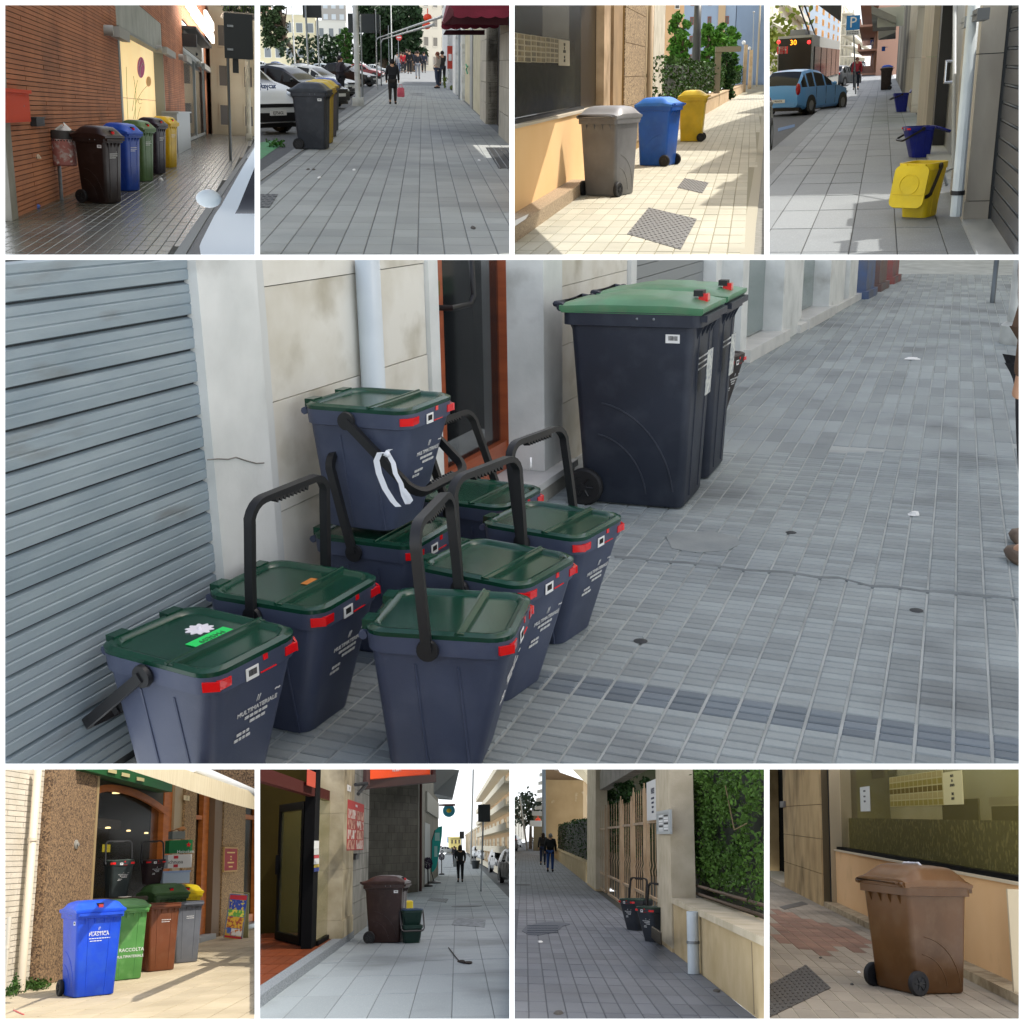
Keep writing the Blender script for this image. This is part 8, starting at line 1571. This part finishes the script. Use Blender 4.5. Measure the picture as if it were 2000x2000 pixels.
# far hedge and its wall
hw0,hw1=sc(560,880),sc(335,690); zl=zc(520,715); zh=zc(450,420,-.3)
one('far_low_wall','low pale wall under the far hedge','wall',beige,lambda m:(W.box(m,hw0,hw1+6,0,zl,-.4,.0),W.box(m,hw0,hw1+6,zl+.003,zl+.05,-.42,.03)),smooth=0)
hg=thing('clipped_hedge','clipped green hedge left of the gateway','hedge',W.pt(hw0,zl,-.3),0,None,True); N=26
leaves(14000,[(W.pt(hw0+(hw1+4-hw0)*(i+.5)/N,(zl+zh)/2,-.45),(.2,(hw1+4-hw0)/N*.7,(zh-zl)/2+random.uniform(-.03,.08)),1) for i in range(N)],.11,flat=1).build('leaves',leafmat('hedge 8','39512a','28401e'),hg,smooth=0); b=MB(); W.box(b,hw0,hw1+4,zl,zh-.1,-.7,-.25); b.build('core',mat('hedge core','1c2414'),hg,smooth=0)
# building beyond, lamp, cars, people
Bw=Wall(P8.yv(540,560,82),P8.yv(245,560,82)); x0=P8.yv(540,300,82).x; xa=P8.yv(245,300,82).x; tan=mat('tan render','b59a72',.9,col2='a58a62',vs=.8,stain='d3c4a8',ss=.8,slo=.62,shi=.7)
T=thing('tan_house','tan rendered house wall rising beyond the hedge','building',P8.yv(400,560,82),0,None,True); b=MB(); b.box(xa,x0,82,92,0,P8.yv(400,105,82).z); b.build('wall',tan,T,smooth=0); b=MB(); b.hexa([V((xa,82.5,P8.yv(400,105,82).z)),V((x0,82.5,P8.yv(400,105,82).z)),V((x0,92,P8.yv(400,105,82).z)),V((xa,92,P8.yv(400,105,82).z)),V((xa,82.5,P8.yv(400,20,82).z+1)),V((P8.yv(320,100,82).x,82.5,P8.yv(320,30,82).z)),V((P8.yv(320,100,82).x,92,P8.yv(320,30,82).z)),V((xa,92,P8.yv(400,20,82).z+1))]); b.build('sloped_gable',mat('brown gable','8d7458',.9),T,smooth=0)
b=MB(); b.box(P8.yv(345,100,47).x,x0,47.2,92,P8.yv(400,105,82).z+.003,P8.yv(400,10,82).z+1.5); b.build('upper_storey',mat('cream upper','cfc2a3',.9),T,smooth=0)
p=P8.yv(250,560,81.5); post('grey drainpipe on the corner of the tan house','pipe',V((p.x,81.5,0)),V((p.x-.1,81.5,P8.yv(235,10,81.5).z)),.14,mat('grey drain','7d8790',.6),'drainpipe')
T=thing('balcony_block','shaded shop canopy and balconies past the tan house','building',P8.yv(200,560,110),0,None,True); b=MB(); b.box(P8.yv(168,500,110).x,P8.yv(250,500,110).x,110,118,0,P8.yv(200,345,110).z); b.build('shop',mat('dim shop','6f6650',.9),T,smooth=0); b=MB(); b.box(P8.yv(165,340,109).x,P8.yv(245,340,109).x,108,118,P8.yv(200,372,109).z,P8.yv(200,340,109).z); b.build('canopy',mat('grey canopy','9a9c98',.8),T,smooth=0)
for k in range(5): b=MB(); b.hexa([P8.yv(180+k*8,330-k*62,111),P8.yv(235,325-k*62,111),P8.yv(235,325-k*62,121),P8.yv(180+k*8,330-k*62,121),P8.yv(180+k*8,305-k*62,111),P8.yv(235,295-k*62,111),P8.yv(235,295-k*62,121),P8.yv(180+k*8,305-k*62,121)]); b.build('balcony',mat('pale balcony 8','b3b2aa',.9),T,smooth=0)
for (u,v,r_,lb) in ((202,405,20,'larger red lantern cluster hanging from the far canopy'),(190,412,12,'smaller red lantern beside the larger cluster')): c=P8.yv(u,v,106); rr=(P8.yv(u+r_,v,106)-c).length; one('red_lantern',lb,'lantern',mat('lantern red','c23a1c'),lambda m:(m.sphere(c,(rr,rr,rr*.9),12,8),m.cyl(c+V((0,0,rr*.8)),c+V((0,0,rr*1.6)),rr*.15,6)),'red lanterns of the far shop')
c0,c1=P8.yv(142,452,104),P8.yv(230,410,104); one('white_shop_sign','white shop sign board under the far canopy','sign',mat('pale sign','b9bdbd',.7),lambda m:(m.box(c0.x,c1.x,104,104.2,c0.z,c1.z),m.box(c0.x+.1,c1.x-.1,103.95,104,c0.z+.1,c0.z+.2)),smooth=0)
p=P8.g(122,632); post('pale slanting lamp pole at the far kerb','pole',p,upx(68,235,p),.09,mat('pale pole','aeb0ad'),'lamp_pole')
sfw=Wall(P8.yv(-20,560,200),P8.yv(110,560,400)); facade('pale sunlit houses far across the street',sfw,0,sfw.L,0,P8.yv(50,260,250).z,mat('pale far houses','c9c4b8',.9),5,6,mat('pale window','b5bcc0',.2),depth=6)
c=P8.yv(150,270,120); tree('thin leafless-looking tree over the far street',(c.x,120,0),P8.yv(150,200,120).z,3.5,leafmat('grey tree','4d5a4a','3a4638'),n=500,size=.8,trunk=.2,base=.5)
for (u,v,c_,lb) in ((45,640,'23262a','dark car nearest the kerb at the left edge'),(75,610,'3a3f45','dark grey car behind the nearest one'),(60,585,'8d949a','silver car farther along the left kerb')):
    q=P8.g(u,v,-.08); car(lb,(q.x-1.0,q.y,-.08),R(176),c_,'hatch',L=4,W=1.7,group='cars parked at the left kerb')
def pe(lb,u,v,vh,face,**k):
    q=P8.g(u,v); return person(lb,(q.x,q.y,.006),R(face),ht=zz(u,vh,q),group='people walking away past the hedge',**k)
pe('man-sized walker in a black jacket and blue jeans, grey hair',293,792,503,178,top='141416',legs='2f4f8f',hair='8d8a86',stride=.08,coat=.08,sub=2)
pe('companion in dark clothes walking at the left of the black jacket',238,740,498,182,top='25201f',legs='2a3350',hair='3a2a22',hairlong=True,stride=.08,coat=.1,sub=1)
pe('small far walker in black beside the shops',192,612,528,180,top='1b1b1f',legs='1b1c20',stride=.08); pe('farthest walker near the end of the pavement',160,588,528,182,top='2a2a2e',legs='23242a',stride=.08)
# covers
out=[(80,1235),(110,1205),(200,1178),(300,1166),(370,1172),(440,1180),(440,1188),(385,1200),(370,1220),(310,1248),(210,1268),(130,1262)]
T=poly_cover('oval_cover','oval blue-grey iron cover with a pointed lip in the paving','manhole cover',[P8.g(a,b_,.008) for a,b_ in out],mat('blue iron','3f4552',.6,.3,bump=.3),z=.012,h=.01)
b=MB()
for i in range(9):
    for j in range(4): c=P8.g(140+i*25,1195+j*17,.012); b.box(c.x-.03,c.x+.03,c.y-.09,c.y+.09,.012,.018)
b.build('raised_pattern',mat('blue iron','565c68'),T,smooth=0)['kind']='stuff'
c=P8.g(90,890,.007); one('round_cover','small dark round cover far up the left of the pavement','manhole cover',INK,lambda m:m.lathe([(.22,0),(.22,.006),(.15,.006)],c,16))
for (u,v,lb) in ((218,1317,'white paper scrap below the oval cover'),(355,1850,'dark blot on the near left paving'),(1545,1685,'green leaf lying along the low wall')):
    q=P8.g(u,v,.008); one('litter_scrap',lb,'litter',LABELW if 'white' in lb else mat('scrap dark','4a4642',.8),lambda m:m.loft([[q+V((math.cos(a)*.04*random.uniform(.6,1.2)*k_,math.sin(a)*.12*k_,z)) for a in [6.28*i/7 for i in range(7)]] for k_,z in ((1,0),(.7,.012))]),smooth=0)
# ================================================================== brown bin below the big shop window
use(P9)
W=Wall(P9.g(1860,1775),P9.g(440,1055))
sc=lambda u,v,o=0:W.pick(u,v,o)[0]
zc=lambda u,v,o=0:W.pick(u,v,o)[1]
mo=mat('beige joint','b3aa94',.9)
tm=mat('taupe paving tile','9c9180',.75,col2='8a8070',vs=1,space='world',rnd=.1,bump=.25,bs=70,stain='5b5348',ss=.6,slo=.52,shi=.75)
rdm=mat('reddish paving tile','93705c',.75,col2='6f5242',vs=1.5,space='world',rnd=.12,bump=.25,bs=70)
pv=sheet('pavement',mo,[P9.g(-400,2000),P9.g(2300,2000),P9.g(1860,1775),P9.g(440,1055),P9.g(20,845),P9.g(-400,800)])
nn=W.n if W.n.x<0 else -W.n
def redz(c): x,y=P9.px(c); u,v=(x-1496)/K,(y-1496)/K; return 60<u<760 and 1075+(u-60)*.28<v<1075+(u-60)*.28+ (230 if u<500 else 150) 
tiles(pv,tm,W.A,nn,W.d,.155,.55,(.008,.022),(0,40),(-14,90),ok=lambda c:not redz(c),minpx=.6)
tiles(pv,rdm,W.A,nn,W.d,.155,.55,(.008,.022),(0,40),(-14,60),name='reddish_tile',cap=120,ok=redz,minpx=1.3)
sh=thing('shop_building','shop wall with stone pier, apricot parapet and big olive window','shopfront',W.pt(3,0,-.5),0,None,True)
apr=mat('apricot render','e6bd8d',.9,col2='dcb07e',vs=.7,stain='a3825c',ss=1.0,slo=.6,shi=.9,spec=.1)
led=mat('worn stone ledge','b8a88c',.8,col2='8f7d62',vs=8,bump=.4,bs=40,spec=.1)
trv=mat('stained travertine','c9ad80',.8,col2='ab9066',vs=2,bump=.25,bs=24,stain='5f5138',ss=1.3,slo=.52,shi=.8,stretch=(1,1,.7),spec=.1)
def seg(nm,mt_,a0,a1,z0,z1,o0,o1,par=None):
    b=MB(); W.box(b,a0,a1,z0,z1,o0,o1); return b.build(nm,mt_,par or sh,smooth=0)
s1=sc(530,1010,-.2); sR=-7; zs=zc(1200,765,-.2)
seg('ledge',led,sR,sc(442,1050),.0,.09,-.25,.02); seg('parapet',apr,sR,s1,.09,zs,-.6,-.2); seg('sill',mat('pale sill 9','c9b99c',.7),sR,s1,zs+.003,zs+.03,-.6,-.17)
seg('frame_bar',blackf,sR,s1,zs+.031,zs+.075,-.4,-.22)
zT=3.6
seg('pane',mat('olive shop glass','6a6238',.35,spec=.03,alpha=.3),sR,s1-.05,zs+.076,zT,-.32,-.31)
seg('patterned_film',mat('olive film','6f6638',.6,col2='9c9058',kind='voronoi',vs=22,vlo=.75,vhi=.85,spec=.03),sR,s1-.05,zs+.06,zc(1300,400,-.4),-.45,-.44)
seg('inner_wall',mat('pale reflected room','c9c08e',.9,col2='aea670',vs=.5,spec=.03),sR-4,s1+.2,zs,zT,-1.3,-1.2)  # pale tone stands in for the street mirrored in the glass
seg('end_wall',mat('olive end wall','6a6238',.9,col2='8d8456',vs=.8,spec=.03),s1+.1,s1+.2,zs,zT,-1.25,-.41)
# reflections of the opposite street imitated by flat coloured sheets behind the glass
for (u0,v0,u1,v1,c,nm) in ((610,30,880,110,'4f3f22','reflected_opening'),(915,30,975,150,'5a5436','reflected_window'),(1320,250,1590,410,'5f5630','dark_awning'),(1690,300,1890,410,'5f5630','reflected_opening'),(1670,230,1890,290,'b0a678','reflected_awning')):
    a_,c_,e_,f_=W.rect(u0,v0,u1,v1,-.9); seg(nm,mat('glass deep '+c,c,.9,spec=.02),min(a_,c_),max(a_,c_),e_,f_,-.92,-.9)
def post_(lb,u0,v0,u1,v1,c,nm='window_poster'):
    a_,c_,e_,f_=W.rect(u0,v0,u1,v1,-.29); x0,x1=min(a_,c_),max(a_,c_); T=thing(nm,lb,'poster',W.pt((x0+x1)/2,e_,-.29),0,'posters on the olive window',True); b=MB(); W.box(b,x0,x1,e_,f_,-.3,-.29); b.build('sheet',mat('poster '+c,c,.7,spec=.05),T,smooth=0); return T,x0,x1,e_,f_
T,x0,x1,e_,f_=post_('white typed notice at the left of the olive window',706,155,775,340,'d3d3cc'); rt=W.right()
for t_,fz in (('CHIUSO DI',.82),('PALAZZO',.6),('CENTER',.4)): text(t_,(f_-e_)*.1,INK,T,W.pt((x0+x1)/2,e_+(f_-e_)*fz,-.287),rt,(0,0,1),ext=.001)
T,x0,x1,e_,f_=post_('large faded menu poster with rows of dish pictures',925,60,1325,300,'b5a872')
for i in range(12):
    for j in range(5):
        w_=(x1-x0)/12; h_=(f_-e_)/5; b=MB(); W.box(b,x0+w_*(i+.1),x0+w_*(i+.9),e_+h_*(j+.1),e_+h_*(j+.9),-.29,-.286); b.build('dish_picture',mat('dish tone %d'%((i*3+j)%3),['8f7f3c','a3925a','6b5a28'][(i*3+j)%3],.7,spec=.05),T,smooth=0)
T,x0,x1,e_,f_=post_('cream take-away notice right of the menu poster',1328,40,1470,290,'c9bd8a')
for t_,fz in (('PIATTI',.86),('DA',.72),('ASPORTO',.58),('TAKE',.32),('AWAY',.18)): text(t_,(f_-e_)*.12,INK,T,W.pt((x0+x1)/2,e_+(f_-e_)*fz,-.287),rt,(0,0,1),ext=.001)
# left pier and doorway
a0,a1=sc(520,1015),sc(470,1000); seg('frame_post',mat('pale post 9','b3a283',.8,spec=.1),s1-.02,sc(468,1000,-.2),.09,zT,-.5,-.12)
s2=sc(440,1052); s3=sc(150,905)
seg('dark_gap',TRIM,s1+.02,s1+.25,.05,zT,-.5,-.11)
for z0,z1 in ((.0,.55),(.554,1.15),(1.154,1.75),(1.754,zT)): seg('stone_slab',trv,s2+.05,s3,z0+.003,z1-.003,-.6,.03)
seg('pier_core',mat('pier joint','5f5138',.9),s2+.03,s3-.02,0,zT,-.62,.0)
seg('doorway',mat('black doorway','0c0b09',.9,spec=.02),s3,s3+7,0,zT,-1,-.6); seg('door_sill',mat('pale sill 9','c9b99c'),s3,s3+6,.0,.1,-.6,.1); seg('door_reveal',trv,s3+6.5,s3+8,0,zT,-.6,0)
seg('end_strip',mat('pale strip 9','c4b496',.8,spec=.1),sc(1850,1765,-.02)-.12,sc(1850,1765,-.02)-.08,.0,zs-.02,-.25,-.0)
a_,c_,e_,f_=W.rect(118,265,150,310,.03); x0,x1=min(a_,c_),max(a_,c_); one('door_bell','small dark bell box on the stained stone pier','bell',mat('bell grey','6b6660',.6),lambda m:(W.box(m,x0,x1,e_,f_,.03,.07),W.box(m,x0+.1,x1-.1,e_+.02,f_-.03,.07,.08)),smooth=0)
# bin
q=P9.g(1112,1722); rz=R(131); bb=M_pl('chestnut bin plastic','5c3c1d',.38); bl9=M_pl('chestnut lid plastic','6b4826',.34)
T=wheelie('chestnut brown wheeled bin seen from its wheel side',corner(q,rz,-.385*.66,.36*.76),rz,bb,bl9,w=.64,d=.76,h=zz(1112,905,q),dome=.15,sticker=None,lock=False,group=None)
hq=zz(1112,905,q); c=T.location
lp=corner(q,rz,-.385*.66,.36*.76); one('chalk_scrawl','white paint scrawl on top of the chestnut lid','paint mark',mat('white paint','d3d3d8',.6),lambda m:m.tube([V((lp.x,lp.y,hq*.93+.088+.162))+M.Rotation(rz,3,'Z')@V(p_) for p_ in ((-.16,.05,-.005),(-.05,-.02,.012),(.04,-.06,.008),(.1,-.02,.006),(.02,.03,.012),(-.02,.06,.01),(.06,.05,.008),(.16,-.02,-.012))],.009,6))
poly_cover('square_cover','dark square patterned iron cover at the near left','manhole cover',[P9.g(-120,1720,.008),P9.g(30,1880,.008),P9.g(485,1662,.008),P9.g(300,1490,.008)],mat('dark iron','4f4a45',.55,.2,bump=.3),z=.012,h=.01,knobs=(16,16,.42))
poly_cover('floor_vent','narrow dark vent grid in the paving by the stone pier','grating',[P9.g(100,1055,.008),P9.g(140,1075,.008),P9.g(315,1035,.008),P9.g(270,1015,.008)],mat('dark iron','4f4a45'),z=.012,h=.01)
for (u,v,lb) in ((695,1545,'small white scrap left of the chestnut bin'),(410,1438,'dark stain by the ribbed tiles'),(645,1635,'dark speck near the bin wheel')):
    q=P9.g(u,v,.008); one('litter_scrap',lb,'litter',LABELW if 'white' in lb else mat('scrap dark','4a4642'),lambda m:m.loft([[q+V((math.cos(a)*.02*random.uniform(.6,1.2)*k_,math.sin(a)*.06*k_,z)) for a in [6.28*i/7 for i in range(7)]] for k_,z in ((1,0),(.7,.01))]),smooth=0)
# ------------------------------------------------------------------ unseen blocks added only to keep the middle and lower views in shade
use(MM)
def shade_block(name,label,x0,x1,y0,y1,h):
    x0,x1,y0,y1,h=[q*SM/2 for q in (x0,x1,y0,y1,h)]
    T=link(name,None); T.matrix_basis=M.Translation((x0,(y0+y1)/2,0)); tag(T,label,'building'); PL[T.name]=V((0,0,0)); FREE.add(T.name)
    b=MB(); b.box(0,x1-x0,-(y1-y0)/2,(y1-y0)/2,-20,h); b.build('blocker',mat('warm render','cfc8ba',.9,col2='c4bcad',vs=.2),T,smooth=0)
    r=MB(); r.box(-.6,x1-x0,-(y1-y0)/2-1,(y1-y0)/2+1,h+.01,h+1.6); r.build('cornice',mat('pale cornice','c9c4b8',.9),T,smooth=0)
    for k in range(int((y1-y0)/14)):
        for j in range(int(h/18)):
            w=MB(); y=-(y1-y0)/2+7+14*k; w.box(-.06,.1,y-2.4,y+2.4,12+18*j,20.8+18*j); w.build('window',GLASS,T,smooth=0)
    return T
shade_block('added_shade_block','tall warm-grey block added unseen to shade the pails',34,44,20.9,66,66)
shade_block('added_shade_block','lower warm-grey block added unseen beside the tall one to shade the lower views',34,44,2,19.9,SHADE_H)
bpy.data.scenes.remove(TS)
# ------------------------------------------------------------------ cut every street view where its ground ends
def clip(p):
    x0,y0,x1,y1=p.rect; c=[CAMROT@ray(x,y) for x,y in ((x0,y0),(x1,y0),(x1,y1),(x0,y1))]
    planes=[c[i].cross(c[(i+1)%4]).normalized() for i in range(4)]; mid=c[0]+c[1]+c[2]+c[3]
    planes=[(-n if n.dot(mid)<0 else n) for n in planes]
    for o in p.objs:
        if o.type!='MESH' or (o.parent and o.parent.name in FREE): continue
        mw=mws[o.name]; bb=[mw@V(q)-CAMLOC for q in o.bound_box]; need=[]; gone=False
        for n in planes:
            dd=[n.dot(q) for q in bb]
            if max(dd)<=0: gone=True; break
            if min(dd)<0: need.append(n)
        if gone: dead.add(o.name); continue
        if not need: continue
        me=o.data.copy() if o.data.users>1 else o.data; o.data=me
        bm=bmesh.new(); bm.from_mesh(me); inv=mw.inverted(); co=inv@CAMLOC; r3=mw.to_3x3().transposed()
        for n in need:
            g=bm.verts[:]+bm.edges[:]+bm.faces[:]
            if not g: break
            res=bmesh.ops.bisect_plane(bm,geom=g,dist=1e-6,plane_co=co,plane_no=(r3@n).normalized(),clear_inner=True)
            ed=[e for e in res['geom_cut'] if isinstance(e,bmesh.types.BMEdge) and e.is_boundary]
            if ed and len(bm.faces)<80:
                try: bmesh.ops.holes_fill(bm,edges=ed,sides=0)
                except Exception: pass
        if not bm.faces: dead.add(o.name)
        bm.to_mesh(me); bm.free(); me.update()
bpy.context.view_layer.update()
mws={o.name:o.matrix_world.copy() for o in bpy.data.objects}; dead=set()
for p in (P1,P2,P3,P4,MM,P6,P7,P8,P9): clip(p)
kids={}
for o in bpy.data.objects:
    if o.parent: kids.setdefault(o.parent.name,[]).append(o.name)
def alive(n):
    o=bpy.data.objects[n]; k=any([alive(c) for c in kids.get(n,[])]); own=o.type=='MESH' and n not in dead
    if not own and not k and o.type in('MESH','EMPTY'): kill.append(n); return False
    if o.type=='MESH' and n in dead and k: o.data=bpy.data.meshes.new('none')
    return True
kill=[]
for o in list(bpy.data.objects):
    if o.parent is None: alive(o.name)
for n in kill: bpy.data.objects.remove(bpy.data.objects[n])
